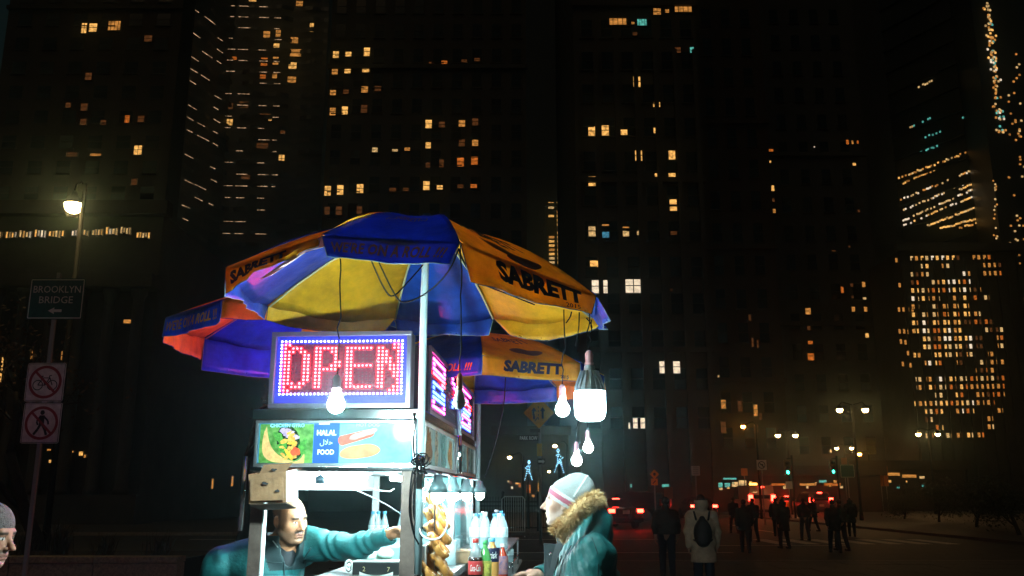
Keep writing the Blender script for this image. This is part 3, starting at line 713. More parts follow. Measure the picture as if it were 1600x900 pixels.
# serving hook left of it
hk = thing('tape_roll', 'pale paper roll beside the black napkin dispenser', 'paper roll', at(545,888,4.75))
mb = MB(); mb.tube([at(545,884,4.72)+Vector((.017*math.cos(a), 0, .025*math.sin(a))) for a in [i*math.pi/6 for i in range(12)]], .006, 8, closed=True); mb.tube([at(545,884,4.70), at(545,884,4.76)], .011, 10); mb.build('roll', print_white, hk, True)
# bag of rolls inside
bg_ = thing('bread_bag', 'clear plastic bag of pale rolls inside the cart under the outstretched arm', 'bag', at(585,880,5.1))
for i, (x, y) in enumerate(((572,868),(588,872),(602,866),(580,884),(597,885))):
    mb = MB(); mb.ball(at(x, y, 5.15+.03*(i % 2)), (.05,.04,.035), 14); mb.build('roll', M('pale_roll', (.42,.58,.48), .35, noise=(20,.3)), bg_, True)
# ---- bottles
cap_blue = M('cap_blue', (.08,.35,.55), .4); cap_red = M('cap_red', (.55,.05,.04), .4); cap_green = M('cap_green', (.06,.4,.12), .4); cap_white = M('cap_white', (.8,.8,.8), .4)
water = M('water_plastic', (.62,.85,.90), .08, alpha=.42, spec=.8, coat=.4)
lab_water = M('label_water', (.60,.80,.82), .4, noise=(30,.3))
cola = M('cola', (.022,.010,.008), .12, coat=.5); lab_red = M('label_red', (.55,.05,.05), .35)
clear_top = M('clear_top', (.55,.62,.62), .1, alpha=.55, coat=.5)
green_drink = M('green_drink', (.10,.42,.10), .15, alpha=.8, coat=.5); lab_gold = M('label_gold', (.45,.42,.08), .4, noise=(40,.6))
tea = M('peach_tea', (.62,.30,.08), .15, coat=.4); lab_navy = M('label_navy', (.012,.02,.06), .4)
red_drink = M('red_drink', (.50,.05,.02), .15, coat=.4); lab_mix = M('label_mixed', (.08,.12,.28), .4, noise=(40,.5), col2=(.6,.25,.2))
def bottle(label, p, h, r, liquid, lab, cap, group=None, lab_z=(.34,.62), top=None, writing=None, wcol=None):
    t = thing('bottle', label, 'bottle', p, group); p = Vector(p)
    mb = MB(); prof = [(0,0),(r*.8,0),(r*.95,.03*h),(r,.07*h),(r*.95,.2*h),(r,.32*h),(r,.60*h),(r*.93,.67*h),(r*.62,.80*h),(r*.36,.88*h),(r*.34,.93*h),(0,.93*h)]
    if top is None:
        mb.lathe(prof, p, 20); mb.build('body', liquid, t, True)
    else:
        mb.lathe(prof[:8], p, 20); mb.build('body', liquid, t, True)
        mb = MB(); mb.lathe([(r*.925,.672*h)]+prof[8:], p, 20); mb.build('neck', top, t, True)
    mb = MB(); mb.lathe([(r*1.012,lab_z[0]*h),(r*1.025,lab_z[0]*h+.002),(r*1.025,lab_z[1]*h-.002),(r*1.012,lab_z[1]*h)], p, 20); lb = mb.build('label_wrap', lab, t, True)
    if writing:
        vs, fs, W_, H_ = text2d(writing, off=.01, shear=.25)
        ww, hh = r*1.5, (lab_z[1]-lab_z[0])*h*.5; mb = MB(); zc = (lab_z[0]+lab_z[1])/2*h
        fwd = math.atan2(-p.y, -p.x)
        mb.add([p+Vector((math.cos(fwd+x/W_*ww/r), math.sin(fwd+x/W_*ww/r), 0))*(r*1.04)+Vector((0,0,zc+y/H_*hh)) for x, y in vs], fs)
        mb.build('lettering', wcol or print_white, lb)
    mb = MB(); mb.lathe([(r*.42,.925*h),(r*.44,.93*h),(r*.44,.99*h),(r*.38,h),(0,h)], p, 16); mb.build('cap', cap, t, True)
    return t
shelf = thing('drink_shelf', 'low metal shelf crowded with drink bottles on the right side of the cart', 'shelf', Cc(.22, 1.3, 1.27))
mb = MB(); cbox(mb, .165, .42, .55, 2.5, 1.177, 1.195, .004); mb.build('shelf_board', steel_dull, shelf)
for b in (.65, 2.0):
    mb = MB(); mb.bar(Cc(.0, b, .95), Cc(.40, b, 1.173), .02, .02, up=(0,1,0)); mb.build('bracket', steel_dull, shelf)
for b in (.62, 1.3, 2.03):
    mb = MB(); mb.tube([Cc(.41, b, 1.195), Cc(.41, b, 1.26)], .005, 6); mb.build('rail_post', chrome, shelf, True)
mb = MB(); mb.tube([Cc(.41, .62, 1.26), Cc(.41, 2.03, 1.26)], .005, 6); mb.build('rail', chrome, shelf, True)
def on_line(px, a): return b_for(px, a, 1.4)
bottle('cola bottle with red cap and red label on the drink shelf', Cc(.29, on_line(743,.29), 1.196), .265, .036, cola, lab_red, cap_red, top=clear_top, writing='Coca-Cola', lab_z=(.36,.60))
bottle('green soda bottle with green cap beside the cola', Cc(.335, on_line(758,.335), 1.196), .255, .032, green_drink, lab_gold, cap_green)
bottle('peach tea bottle with dark navy label at the shelf end', Cc(.345, on_line(772,.345)-.15, 1.196), .25, .04, tea, lab_navy, cap_blue, lab_z=(.52,.80), writing='Brisk')
bottle('small red fruit drink bottle at the right end of the drink shelf', Cc(.40, on_line(786,.40)-.05, 1.196), .22, .03, red_drink, lab_mix, cap_white, lab_z=(.30,.72))
rk = thing('bottle_rack', 'wire rack above the shelf holding the upper tier of water bottles', 'rack', Cc(.28, 1.5, 1.195))
mb = MB(); cbox(mb, .17, .40, .95, 2.45, 1.345, 1.355, .003); mb.build('rack_board', steel, rk)
for a, b in ((.18,.97),(.18,2.43),(.39,.97),(.39,2.43)):
    mb = MB(); cbox(mb, a-.006, a+.006, b-.006, b+.006, 1.197, 1.3445); mb.build('rack_leg', steel, rk)
G = 'water bottles on the rack and shelf'
wl = ['water bottle at the near end of the upper rack','second water bottle on the upper rack','blue capped water bottle behind the second on the rack','water bottle at the outer edge of the upper rack','water bottle in the far row of the rack','last water bottle at the far end of the rack']
for i, (px, a) in enumerate(((738,.21),(750,.26),(763,.32),(772,.345),(779,.365),(758,.22))):
    bottle(wl[i], Cc(a, min(2.38, max(1.0, on_line(px, a))), 1.356), .205, .033, water, lab_water, cap_blue if i % 2 == 0 else cap_white, G)
wl4 = ['water bottle at the inner side of the upper rack','upper rack water bottle half hidden behind the first','upper rack water bottle in the middle of the inner row','upper rack water bottle far along the inner row','last water bottle of the inner row on the rack']
for i, (a, b) in enumerate(((.20,1.02),(.22,1.22),(.21,1.5),(.30,1.9),(.24,2.3))):
    bottle(wl4[i], Cc(a, b, 1.356), .205, .033, water, lab_water, cap_blue if i % 2 else cap_white, G)
wl2 = ['water bottle below the rack behind the cola','lower tier water bottle under the rack near the corner','lower tier water bottle under the rack, third along','lower tier water bottle at the far end under the rack']
for i, (a, b) in enumerate(((.21,1.06),(.28,1.28),(.33,1.7),(.34,2.2))):
    bottle(wl2[i], Cc(a, b, 1.196), .145, .031, water, lab_water, cap_white, G)
wl3 = ['blue capped water bottle nearest the white post inside the cart','middle blue capped water bottle inside the cart','blue capped water bottle nearest the hand inside the cart','water bottle inside the cart beside the corner panel']
for i, px in enumerate((578,587,597,624)):
    b_ = 2.35; a_ = -.0
    lo, hi = -.8, .2
    for _ in range(40):
        m_ = (lo+hi)/2
        if proj(Cc(m_, b_, 1.5))[0] < px: lo = m_
        else: hi = m_
    if lo < -.48: b_ = 2.45
    bottle(wl3[i], Cc(lo, b_, 1.371 if lo > -.46 else 1.281), .20 if lo > -.46 else .265, .031, water, lab_water, cap_blue, 'water bottles inside the cart')
# ---- wooden crate behind the pretzels
cr = thing('cardboard_carton', 'pale brown carton on the counter between the pretzels and the cola', 'carton', Cc(.08, .60, 1.281))
o0 = Cc(.10, b_for(716,.10,1.3), 1.281)
for k in range(2):
    mb = MB(); mb.box(o0+CU*(-.05+.1*k)+Vector((0,0,.032)), (.098,.22,.062), CR, bev=.003); mb.build('side_panel', M('carton', (.46,.30,.17), .8, noise=(12,.2)), cr)
mb = MB(); mb.box(o0+Vector((0,0,.066)), (.21,.23,.006), CR); mb.build('lid', MATS['carton'], cr)
# ---- clear boxes lit from above
cb = thing('plastic_bin', 'clear plastic bin of wrapped snacks glowing under the clip lamps', 'bin', Cc(.06, .95, 1.281))
mb = MB(); cbox(mb, .015, .12, .72, .95, 1.283, 1.42, .008); mb.build('bin_body', water, cb)
for i in range(6):
    mb = MB(); mb.ball(Cc(.065, .75+.034*i, 1.32+.02*(i % 3)), (.035,.03,.03), 10); mb.build('wrapped_snack', M('snack_wrap', (.70,.80,.78), .3, noise=(25,.25)), cb, True)
# ---- pretzel rack
pr = thing('pretzel_rack', 'white board and chrome rod holding the soft pretzels at the cart corner', 'rack', Cc(.05, .14, 1.28))
mb = MB(); cbox(mb, .034, .05, .0, .22, 1.283, 1.43, .003); mb.build('white_board', white_paint, pr)
for pxx in (.07,.19):
    mb = MB(); mb.tube([Cc(.085, pxx, 1.283), Cc(.085, pxx, 1.72), Cc(.04, pxx, 1.75)], .005, 8); mb.build('rod', chrome, pr, True)
pz_m = M('pretzel_crust', (.42,.15,.025), .38, noise=(16,.5), col2=(.55,.26,.06), coat=.25, bump=(30,.1))
salt = M('pretzel_salt', (.8,.78,.72), .5)
def pretzel_mesh():
    pts, rs = [], []
    n = 64
    for i in range(n+1):     # classic pretzel loop in the x-y plane
        t = -1+2*i/n
        a = t*math.pi*1.22
        x = .066*math.sin(a)*(1+.12*math.cos(2*a)); y = .026*math.cos(a)-.008*math.cos(2*a)
        if abs(t) > .80:
            k = (abs(t)-.80)/.2; x = x*(1-k)+(.030*(1 if t < 0 else -1))*k*1.0; y = y*(1-k)+.018*k
        z = .012*math.sin(t*math.pi*2.5)*(1 if abs(t) > .5 else .3)
        pts.append((x, y, z)); rs.append(.0205-.006*abs(t)**3)
    mb = MB(); mb.tube(pts, rs, 10); return mb
pm = pretzel_mesh().mesh('pretzel', pz_m, True)
sm_ = MB(); k_ = random.Random(5)
for i in range(40):
    a = k_.uniform(-2.6,2.6); c = Vector((.066*math.sin(a), .026*math.cos(a), .018)); sm_.box(c+Vector((k_.uniform(-.01,.01),k_.uniform(-.01,.01),0)), (.0028,)*3, Euler((k_.random()*3,k_.random()*3,0)).to_matrix())
smm = sm_.mesh('salt', salt)
pl = ['topmost pretzel on the rack, under the first clip lamp','second pretzel from the top of the rack','third pretzel down, shining under the lamp','fourth pretzel down, at the height of the hanging white cable','fifth pretzel down, long and golden','sixth pretzel down the rack','seventh pretzel down, just above the counter','lowest pretzel lying on the counter by the rack','pretzel at the outer edge near the counter','pretzel leaning on the white board']
pos = [(680,790,.24),(686,808,.20),(676,815,.28),(688,832,.16),(677,838,.24),(684,852,.10),(682,868,.16),(690,884,.10),(676,885,.14),(664,890,.06)]
for i, (px, py, b) in enumerate(pos):
    Y = 4.52+b; p_ = at(px, py, Y)
    t = thing('pretzel', pl[i], 'pretzel', p_, 'soft pretzels hung at the cart corner')
    t.rotation_euler = Euler((math.radians(-8+9*(i % 3)), math.radians(50-7*(i % 2)+3*(i % 3)), math.radians(-10+7*(i % 4))))
    link('crust', pm, t); link('salt', smm, t, kind='stuff')
# ---- cable bundle tied to the corner post
mb = MB(); kk = random.Random(11)
cbp = at(657,727,4.46)
for i in range(9):
    c = cbp+Vector((kk.uniform(-.03,.03), kk.uniform(-.03,.01), kk.uniform(-.03,.03))); rr_ = kk.uniform(.014,.03); ph = kk.uniform(0,6)
    ax = Euler((kk.uniform(0,3), kk.uniform(0,3), 0)).to_matrix()
    mb.tube([c+ax @ Vector((rr_*math.cos(a+ph), rr_*math.sin(a+ph), .006*math.sin(3*a))) for a in [j*2*math.pi/14 for j in range(14)]], .0035, 6, closed=True)
for i in range(6): 
    a = i*.5-1.2; mb.tube([cbp, cbp+Vector((.03*math.cos(a), -.02, .03*math.sin(a))), cbp+Vector((.055*math.cos(a+.2), -.03, .06*math.sin(a+.4)))], .003, 6)
o = mb.build('cable_bundle', cable_mat, None, True); o['label'] = 'tangle of black cable tied round the corner post'; o['category'] = 'cable bundle'
for i, (x0, x1, x2) in enumerate(((641,640,646),(647,646,652),(653,654,657))):
    cable([at(x0+4,735,4.50), at(x0,765,4.51), at(x1,800,4.51), at(x2,832-6*i,4.50), at(x2+8,850-10*i,4.47)], ['black cable at the left side of the corner panel','black cable down the middle of the corner panel','black cable beside the chrome tube on the corner panel'][i], .0042)
cable([at(655,826,4.47), at(661,838,4.45), at(675,843,4.44), at(690,838,4.44), at(699,820,4.45), at(698,800,4.48), at(691,785,4.52)], 'white cable looping across the hanging pretzels', .0045, white_cable)
cable([at(646,645,4.5), at(648,665,4.52), at(646,690,4.52), at(648,715,4.52), at(655,727,4.48)], 'black cable down the edge of the menu board', .004)
# ================================================================== people
class Field:
    """signed distance field on a rectilinear grid; smooth unions of tapered limbs and ellipsoids; surface-nets meshing"""
    def __init__(s, xs, ys, zs):
        s.ax = [np.asarray(xs, np.float32), np.asarray(ys, np.float32), np.asarray(zs, np.float32)]
        s.D = np.full([len(a) for a in s.ax], 1.0, np.float32)
    def sub(s, lo, hi):
        sl = []
        for a, l, h in zip(s.ax, lo, hi):
            i = max(0, int(np.searchsorted(a, l))-1); j = min(len(a), int(np.searchsorted(a, h))+1)
            if j-i < 1: return None, None
            sl.append(slice(i, j))
        g = np.meshgrid(*[a[q] for a, q in zip(s.ax, sl)], indexing='ij')
        return tuple(sl), g
    def mix(s, sl, d, k, mode):
        a = s.D[sl]
        if mode == 'add':
            if k > 0:
                h = np.maximum(k-np.abs(a-d), 0)/k; s.D[sl] = np.minimum(a, d)-h*h*k*.25
            else: s.D[sl] = np.minimum(a, d)
        else:
            if k > 0:
                h = np.maximum(k-np.abs(a+d), 0)/k; s.D[sl] = np.maximum(a, -d)+h*h*k*.25
            else: s.D[sl] = np.maximum(a, -d)
    def cap(s, a, b, ra, rb=None, k=.02, mode='add', sq=(1,1,1)):
        rb = ra if rb is None else rb; a, b = np.array(a, np.float32), np.array(b, np.float32); m = max(ra, rb)/min(sq)+k+.03
        sl, g = s.sub(np.minimum(a, b)-m, np.maximum(a, b)+m)
        if sl is None: return s
        ab = b-a; L2 = float(ab @ ab)+1e-9
        p = [g[i]-a[i] for i in range(3)]
        t = np.clip((p[0]*ab[0]+p[1]*ab[1]+p[2]*ab[2])/L2, 0, 1)
        d = np.sqrt(sum(((p[i]-ab[i]*t)*sq[i])**2 for i in range(3)))-(ra+(rb-ra)*t)
        s.mix(sl, d, k, mode); return s
    def ell(s, c, r, R=None, k=.02, mode='add'):
        c = np.array(c, np.float32); r = np.array(r, np.float32); m = float(max(r))+k+.03
        sl, g = s.sub(c-m, c+m)
        if sl is None: return s
        p = [g[i]-c[i] for i in range(3)]
        if R is not None:
            R = np.array(R, np.float32); p = [R[0][i]*p[0]+R[1][i]*p[1]+R[2][i]*p[2] for i in range(3)]
        q0 = np.sqrt(sum((p[i]/r[i])**2 for i in range(3))); q1 = np.sqrt(sum((p[i]/(r[i]*r[i]))**2 for i in range(3)))+1e-6
        s.mix(sl, q0*(q0-1)/q1, k, mode); return s
    def chain(s, pts, rs, k=.02, **kw):
        for i in range(len(pts)-1): s.cap(pts[i], pts[i+1], rs[i], rs[i+1], k, **kw)
        return s
    def warp(s, fn):
        g = np.meshgrid(*s.ax, indexing='ij'); m = np.abs(s.D) < .05
        s.D[m] += fn(g[0][m], g[1][m], g[2][m]).astype(np.float32); return s
    def cut(s, fn):
        g = np.meshgrid(*s.ax, indexing='ij'); s.D = np.maximum(s.D, fn(*g).astype(np.float32)); return s
    def verts_faces(s):
        D = s.D; n = D.shape; ins = D < 0
        C = [ins[i:n[0]-1+i, j:n[1]-1+j, k:n[2]-1+k] for i in (0,1) for j in (0,1) for k in (0,1)]
        cnt = sum(c.astype(np.int8) for c in C); act = (cnt > 0) & (cnt < 8)
        idx = np.argwhere(act); num = np.full(act.shape, -1, np.int32); num[act] = np.arange(len(idx))
        acc = np.zeros((len(idx), 3)); w = np.zeros(len(idx))
        off = [(i,j,k) for i in (0,1) for j in (0,1) for k in (0,1)]
        for a in off:
            for d in range(3):
                if a[d]: continue
                b = list(a); b[d] = 1
                ia, ib = idx+np.array(a), idx+np.array(b)
                da, db = D[tuple(ia.T)], D[tuple(ib.T)]; m = (da < 0) != (db < 0)
                t = np.where(m, da/np.where(m, da-db, 1), 0)
                pa = np.stack([s.ax[q][ia[:,q]] for q in range(3)], 1); pb = np.stack([s.ax[q][ib[:,q]] for q in range(3)], 1)
                acc += np.where(m[:,None], pa+(pb-pa)*t[:,None], 0); w += m
        V = acc/w[:,None]; F = []
        for d in range(3):
            u, v = (d+1) % 3, (d+2) % 3
            sa = [slice(None)]*3; sb = [slice(None)]*3; sa[d] = slice(0, n[d]-1); sb[d] = slice(1, n[d])
            A, B = ins[tuple(sa)], ins[tuple(sb)]; e = np.argwhere(A != B)
            e = e[(e[:,u] > 0) & (e[:,u] < n[u]-1) & (e[:,v] > 0) & (e[:,v] < n[v]-1)]
            q = []
            for du, dv in ((1,1),(0,1),(0,0),(1,0)):
                c = e.copy(); c[:,u] -= du; c[:,v] -= dv; q.append(num[tuple(c.T)])
            q = np.stack(q, 1); fl = A[tuple(e.T)]
            q[~fl] = q[~fl][:, ::-1]; F.append(q)
        return V, np.concatenate(F)
    def obj(s, name, mats, parent=None, col=None, Mx=None, mi=None, **props):
        V, F = s.verts_faces()
        colors = col(V) if col is not None else None
        idx = mi(V[F].mean(1)) if mi is not None else None
        if Mx is not None: V = V @ np.array(Mx.to_3x3()).T+np.array(Mx.translation)
        o = org(parent); V = V-np.array(o)
        me = bpy.data.meshes.new(name); me.vertices.add(len(V)); me.vertices.foreach_set('co', V.astype(np.float32).ravel())
        me.loops.add(F.size); me.loops.foreach_set('vertex_index', F.astype(np.int32).ravel())
        me.polygons.add(len(F)); me.polygons.foreach_set('loop_start', np.arange(0, F.size, 4, dtype=np.int32))
        me.update(calc_edges=True); me.validate()
        for m in (mats if isinstance(mats, (list, tuple)) else [mats]): me.materials.append(m)
        me.polygons.foreach_set('use_smooth', [True]*len(me.polygons))
        if idx is not None: me.polygons.foreach_set('material_index', idx.astype(np.int32))
        if colors is not None:
            a = me.color_attributes.new('Col', 'FLOAT_COLOR', 'POINT'); a.data.foreach_set('color', np.concatenate([colors, np.ones((len(colors),1))], 1).astype(np.float32).ravel())
        return link(name, me, parent, **props)
def axis(*segs):
    """grid coordinates from (start, end, step) pieces"""
    out = []
    for a, b, h in segs: out += list(np.arange(a, b-1e-6, h))
    out.append(segs[-1][1]); return out
def rotz(a): return Matrix.Rotation(a, 3, 'Z')
def head(f, c, R, sc=1., jaw=1., nose=1., fat=0.):
    """skull, jaw, brow, nose, lips, eyes and ears round c; R columns: right, forward, up"""
    c = Vector(c); R = R
    def T(p): return tuple(c+R @ (Vector(p)*sc))
    Rn = [[R[i][j] for j in range(3)] for i in range(3)]
    E = lambda p, r, k=.012, mode='add': f.ell(T(p), [x*sc for x in r], Rn, k*sc, mode)
    K = lambda a, b, ra, rb=None, k=.01, mode='add': f.cap(T(a), T(b), ra*sc, (rb if rb is not None else ra)*sc, k*sc, mode)
    E((0,-.012,.042), (.076,.098,.083), .02)
    E((0,.030,-.015), (.064+fat,.070,.085), .03)
    E((0,.040,-.075), ((.050+fat)*jaw,.052,.042), .03)
    E((0,.074,-.101), (.024*jaw,.020,.018), .02)
    for s in (-1, 1):
        E((s*.046,.052,-.018), (.022+fat*.5,.026,.022), .02)
        K((s*.056*jaw,.0,-.05), (s*.030*jaw,.062,-.10), .016+fat*.5, .014, .02)
    K((-.034,.080,.026), (.034,.080,.026), .0135, None, .014)
    for s in (-1, 1): E((s*.031,.104,.004), (.019,.016,.0125), .012, 'sub')
    for s in (-1, 1):
        E((s*.0305,.0795,.003), (.0135,.0130,.0120), .002)
        K((s*.018,.093,.012), (s*.043,.083,.010), .0035, .003, .004)     # upper lid
        K((s*.020,.090,-.008), (s*.042,.082,-.007), .003, .0025, .004)
    K((0,.092,.012), (0,.113*nose,-.026), .0085, .0115, .010)
    E((0,.117*nose,-.031), (.0115,.0125,.0095), .006)
    for s in (-1, 1): E((s*.0125,.100,-.034), (.0085,.012,.0085), .006)
    K((-.020,.0895,-.060), (.020,.0895,-.060), .0078, None, .006); E((0,.098,-.058), (.011,.007,.006), .006)
    K((-.017,.089,-.0745), (.017,.089,-.0745), .0085, None, .006)
    K((-.024,.100,-.067), (.024,.100,-.067), .0028, None, .003, 'sub')
    E((0,.095,-.087), (.022,.010,.006), .008, 'sub')
    for s in (-1, 1):
        Re = R @ Euler((.15,0,s*.35)).to_matrix(); Rn2 = [[Re[i][j] for j in range(3)] for i in range(3)]
        f.ell(T((s*.079,-.006,-.004)), [.0095*sc,.020*sc,.032*sc], Rn2, .006*sc)
        f.ell(T((s*.088,-.002,.002)), [.006*sc,.011*sc,.019*sc], Rn2, .004*sc, 'sub')
        f.ell(T((s*.076,.003,-.030)), [.008*sc,.009*sc,.010*sc], Rn2, .004*sc)
    return T
def head_colors(V, c, R, sc, skin, brow, stubble=None, lip=(.42,.17,.13), hair=None, bald=False, moust=None):
    P = (V-np.array(c)) @ np.array(R)/sc      # into head frame
    x, y, z = P[:,0], P[:,1], P[:,2]; ax_ = np.abs(x)
    C = np.tile(np.array(skin), (len(V), 1)).astype(float)
    def blend(m, col): 
        m = np.clip(m, 0, 1)[:,None]; C[:] = C*(1-m)+np.array(col)*m
    sm = lambda e0, e1, v: np.clip((v-e0)/(e1-e0+1e-9), 0, 1)
    inh = (z > -.16)
    blend(.25*np.exp(-((z+.03)**2)/.0006)*np.exp(-((ax_-.03)**2)/.0006)*inh, (.62,.24,.18))
    if stubble:
        m = sm(-.035,-.06, z)*sm(-.02,.01, y)*(z > -.135); blend(m*.72*(1-.8*np.exp(-((z+.066)**2)/.00012)*(ax_ < .028)), stubble)
        blend(.6*sm(-.01,-.03,z)*(ax_ > .052)*(y > -.0)*(y < .04)*(z > -.1), stubble)
    if moust: blend(1.2*np.exp(-((z+.050)**2)/.00007)*sm(.034,.026, ax_)*(y > .075)*.9, moust)
    blend(np.exp(-((z+.059)**2)/.00004)*sm(.026,.02, ax_)*(y > .083)*.8+np.exp(-((z+.075)**2)/.00005)*sm(.024,.018, ax_)*(y > .08)*.8, lip)
    blend(np.exp(-((z+.067)**2)/.000009)*sm(.026,.022,ax_)*(y > .08), (.06,.02,.02))
    blend(1.25*np.exp(-((z-.024)**2)/.00005)*sm(.010,.016, ax_)*sm(.054,.046, ax_)*(y > .06), brow)
    e = ((ax_-.0305)**2/.0120**2+(z-.003)**2/.0062**2 < 1) & (y > .080)
    C[e] = (.62,.58,.54)
    iris = ((ax_-.0305)**2+(z-.003)**2 < .0056**2) & (y > .080); C[iris] = (.035,.02,.012)
    lid = (np.abs(z-.0105) < .0022) & (np.abs(ax_-.0305) < .014) & (y > .078); C[lid] = np.array(skin)*.35
    if hair is not None:
        if bald: m = sm(.030,.012, y+.35*(.09-z)*0)*sm(.095,.07, z)*sm(-.06,-.035, z+.25*np.maximum(0,-y))*(ax_ < .0795)*sm(.045,.01,y)
        else: m = sm(.035,.06, z+ -.6*(y-.02))*(ax_ < .079)
        blend(m*(.75 if bald else 1), hair)
    nos = (np.abs(ax_-.008) < .004) & (np.abs(z+.041) < .003) & (y > .1); C[nos] = np.array(skin)*.2
    return C
def hand(f, w, d, n, sc=1., curl=.5, side=1):
    """palm, four bent fingers and a thumb; w wrist, d pointing direction, n back-of-hand normal"""
    w, d, n = Vector(w), Vector(d).normalized(), Vector(n).normalized(); s = d.cross(n).normalized()*side
    q = lambda a, b, c: tuple(w+d*a*sc+s*b*sc+n*c*sc)
    f.cap(q(.0,0,0), q(.03,0,0), .026*sc, .030*sc, .012)
    for k in range(4):
        b = -.030+.020*k; L = (.075,.085,.080,.062)[k]
        f.cap(q(.02,b*.6,0), q(.085,b,.002), .014*sc, .0115*sc, .012)
        p0 = (.088, b, 0); a1 = curl*.5; a2 = curl*1.3; a3 = curl*1.9
        p1 = (p0[0]+.5*L*math.cos(a1), b*1.05, -.5*L*math.sin(a1)); p2 = (p1[0]+.3*L*math.cos(a2), b*1.05, p1[2]-.3*L*math.sin(a2)); p3 = (p2[0]+.22*L*math.cos(a3), b*1.05, p2[2]-.22*L*math.sin(a3))
        f.cap(q(*p0), q(*p1), .0102*sc, .0092*sc, .004); f.cap(q(*p1), q(*p2), .0090*sc, .0082*sc, .003); f.cap(q(*p2), q(*p3), .0080*sc, .0070*sc, .003)
    f.cap(q(.022,-.028,-.006), q(.058,-.052,-.018), .0145*sc, .0115*sc, .010); f.cap(q(.058,-.052,-.018), q(.088,-.052,-.034), .0108*sc, .0085*sc, .004)
skin_m = M('skin', (.6,.36,.26), .48, attr=True, noise=(55,.10), bump=(130,.06), spec=.4)
teal_m = M('jacket_teal', (.012,.125,.130), .55, noise=(9,.3), bump=(40,.2), spec=.35)
teal_d = M('jacket_lining', (.010,.030,.034), .7, noise=(12,.25))
parka_m = M('parka_green', (.010,.100,.098), .5, noise=(8,.3), bump=(40,.22), spec=.4)
dark_cloth = M('dark_cloth', (.015,.018,.022), .8, noise=(20,.3))
zip_m = M('zip_tape', (.55,.62,.60), .4, .3)
zip_metal = M('zip_metal', (.7,.7,.68), .25, .9)
jean = M('trousers_dark', (.018,.022,.035), .85, noise=(25,.3))
shoe_m = M('shoe_black', (.02,.018,.017), .5)
def legs(root, hipL, hipR, footL, footR, yaw, belt=1.0, name='trousers', mat_=None):
    """trousers to the waist and two shoes"""
    pts = [Vector(p) for p in (hipL, hipR, footL, footR)]
    lo = [min(p[i] for p in pts)-.2 for i in range(3)]; hi = [max(p[i] for p in pts)+.2 for i in range(3)]
    f = Field(np.arange(lo[0],hi[0],.014), np.arange(lo[1],hi[1],.014), np.arange(.02,hi[2],.016))
    fw = Vector((-math.sin(yaw), math.cos(yaw), 0))
    for h, ft in ((pts[0],pts[2]),(pts[1],pts[3])):
        kn = (h*.48+ft*.52)+fw*.03; kn.z = .50
        f.chain([h, kn, Vector((ft.x, ft.y, .09))], [.098,.068,.058], .03)
    c = (pts[0]+pts[1])/2; f.ell(tuple(c+Vector((0,0,.06))), (.19,.17,.14), None, .05)
    f.obj(name, mat_ or jean, root)
    for ft in (pts[2], pts[3]):
        g = Field(np.arange(ft.x-.2,ft.x+.2,.012), np.arange(ft.y-.2,ft.y+.2,.012), np.arange(-.01,.16,.010))
        t = ft+fw*.15; g.cap((ft.x-fw.x*.05,ft.y-fw.y*.05,.045), (t.x,t.y,.038), .045, .04, .02); g.cap((ft.x,ft.y,.05),(ft.x,ft.y,.12), .05, .052, .02)
        g.obj('shoe', shoe_m, root)
# -------------------------------------------------- the vendor
V_c = at(452, 812, 4.95); V_yaw = math.radians(-128)         # looks right and a little towards the camera
V_R = rotz(V_yaw) @ Euler((math.radians(-9), math.radians(5), 0)).to_matrix()
vend = thing('person', 'bald vendor in a teal zip jacket reaching across inside the cart', 'person', (V_c.x-.1, V_c.y+.10, 0))
sc_ = .985
shR, shL = Vector((-1.53, 4.93, 1.305)), Vector((-1.13, 5.06, 1.405))
elb, wri = at(562, 853, 4.88), at(611, 834, 4.74)
elR, wrR = Vector((-1.63, 4.98, 1.03)), Vector((-1.60, 4.80, .88))
tc_ = Vector((-1.37, 5.01, 0))
f = Field(axis((-1.85,-1.52,.012),(-1.52,-1.08,.004),(-1.08,-.72,.008),(-.72,-.42,.004)), axis((4.45,5.25,.0045)), axis((.6,1.30,.014),(1.30,1.70,.004)))
T = head(f, V_c, V_R, sc_, jaw=1.06, nose=1.0, fat=.005)
nb = T((0,-.035,-.14))
f.cap(T((0,-.022,-.065)), nb, .058, .060, .03); f.cap(nb, (tc_.x, tc_.y, 1.34), .062, .10, .04)
f.cap(shR, shL, .07, .07, .05); f.ell((tc_.x, tc_.y, 1.22), (.19,.12,.2), None, .05); f.ell((tc_.x, tc_.y, .95), (.17,.12,.28), None, .05)
f.chain([shL, elb, wri], [.055,.042,.029], .02); f.chain([shR, elR, wrR], [.055,.042,.03], .02)
hd_ = (at(631, 826, 4.66)-wri); hand(f, wri, hd_, Vector((0,.35,1)), 1., .55, 1)
hand(f, wrR, Vector((.3,-.5,-.7)), Vector((-.6,-.6,.2)), 1., .6, -1)
f.obj('body', skin_m, vend, col=lambda V: head_colors(V, V_c, V_R, sc_, (.64,.285,.145), (.025,.015,.010), (.13,.075,.05), hair=(.10,.065,.05), bald=True, moust=(.05,.032,.025)))
def folds(seed, amp=.006):
    k = random.Random(seed); A = [(k.uniform(-1,1), k.uniform(-1,1), k.uniform(-1.4,1.4), k.uniform(14,34), k.uniform(0,6)) for _ in range(7)]
    def fn(x, y, z):
        o = 0
        for a, b, c, w, p in A: o = o+np.sin((a*x+b*y+c*z)*w+p+1.3*np.sin(9*z+7*x+p))
        return amp*o/2.6
    return fn
j = Field(np.arange(-1.86,-.58,.007), np.arange(4.55,5.32,.007), np.arange(.80,1.56,.007))
j.ell((tc_.x, tc_.y, 1.20), (.255,.175,.235), None, .06); j.ell((tc_.x, tc_.y+.01, .95), (.24,.175,.22), None, .06)
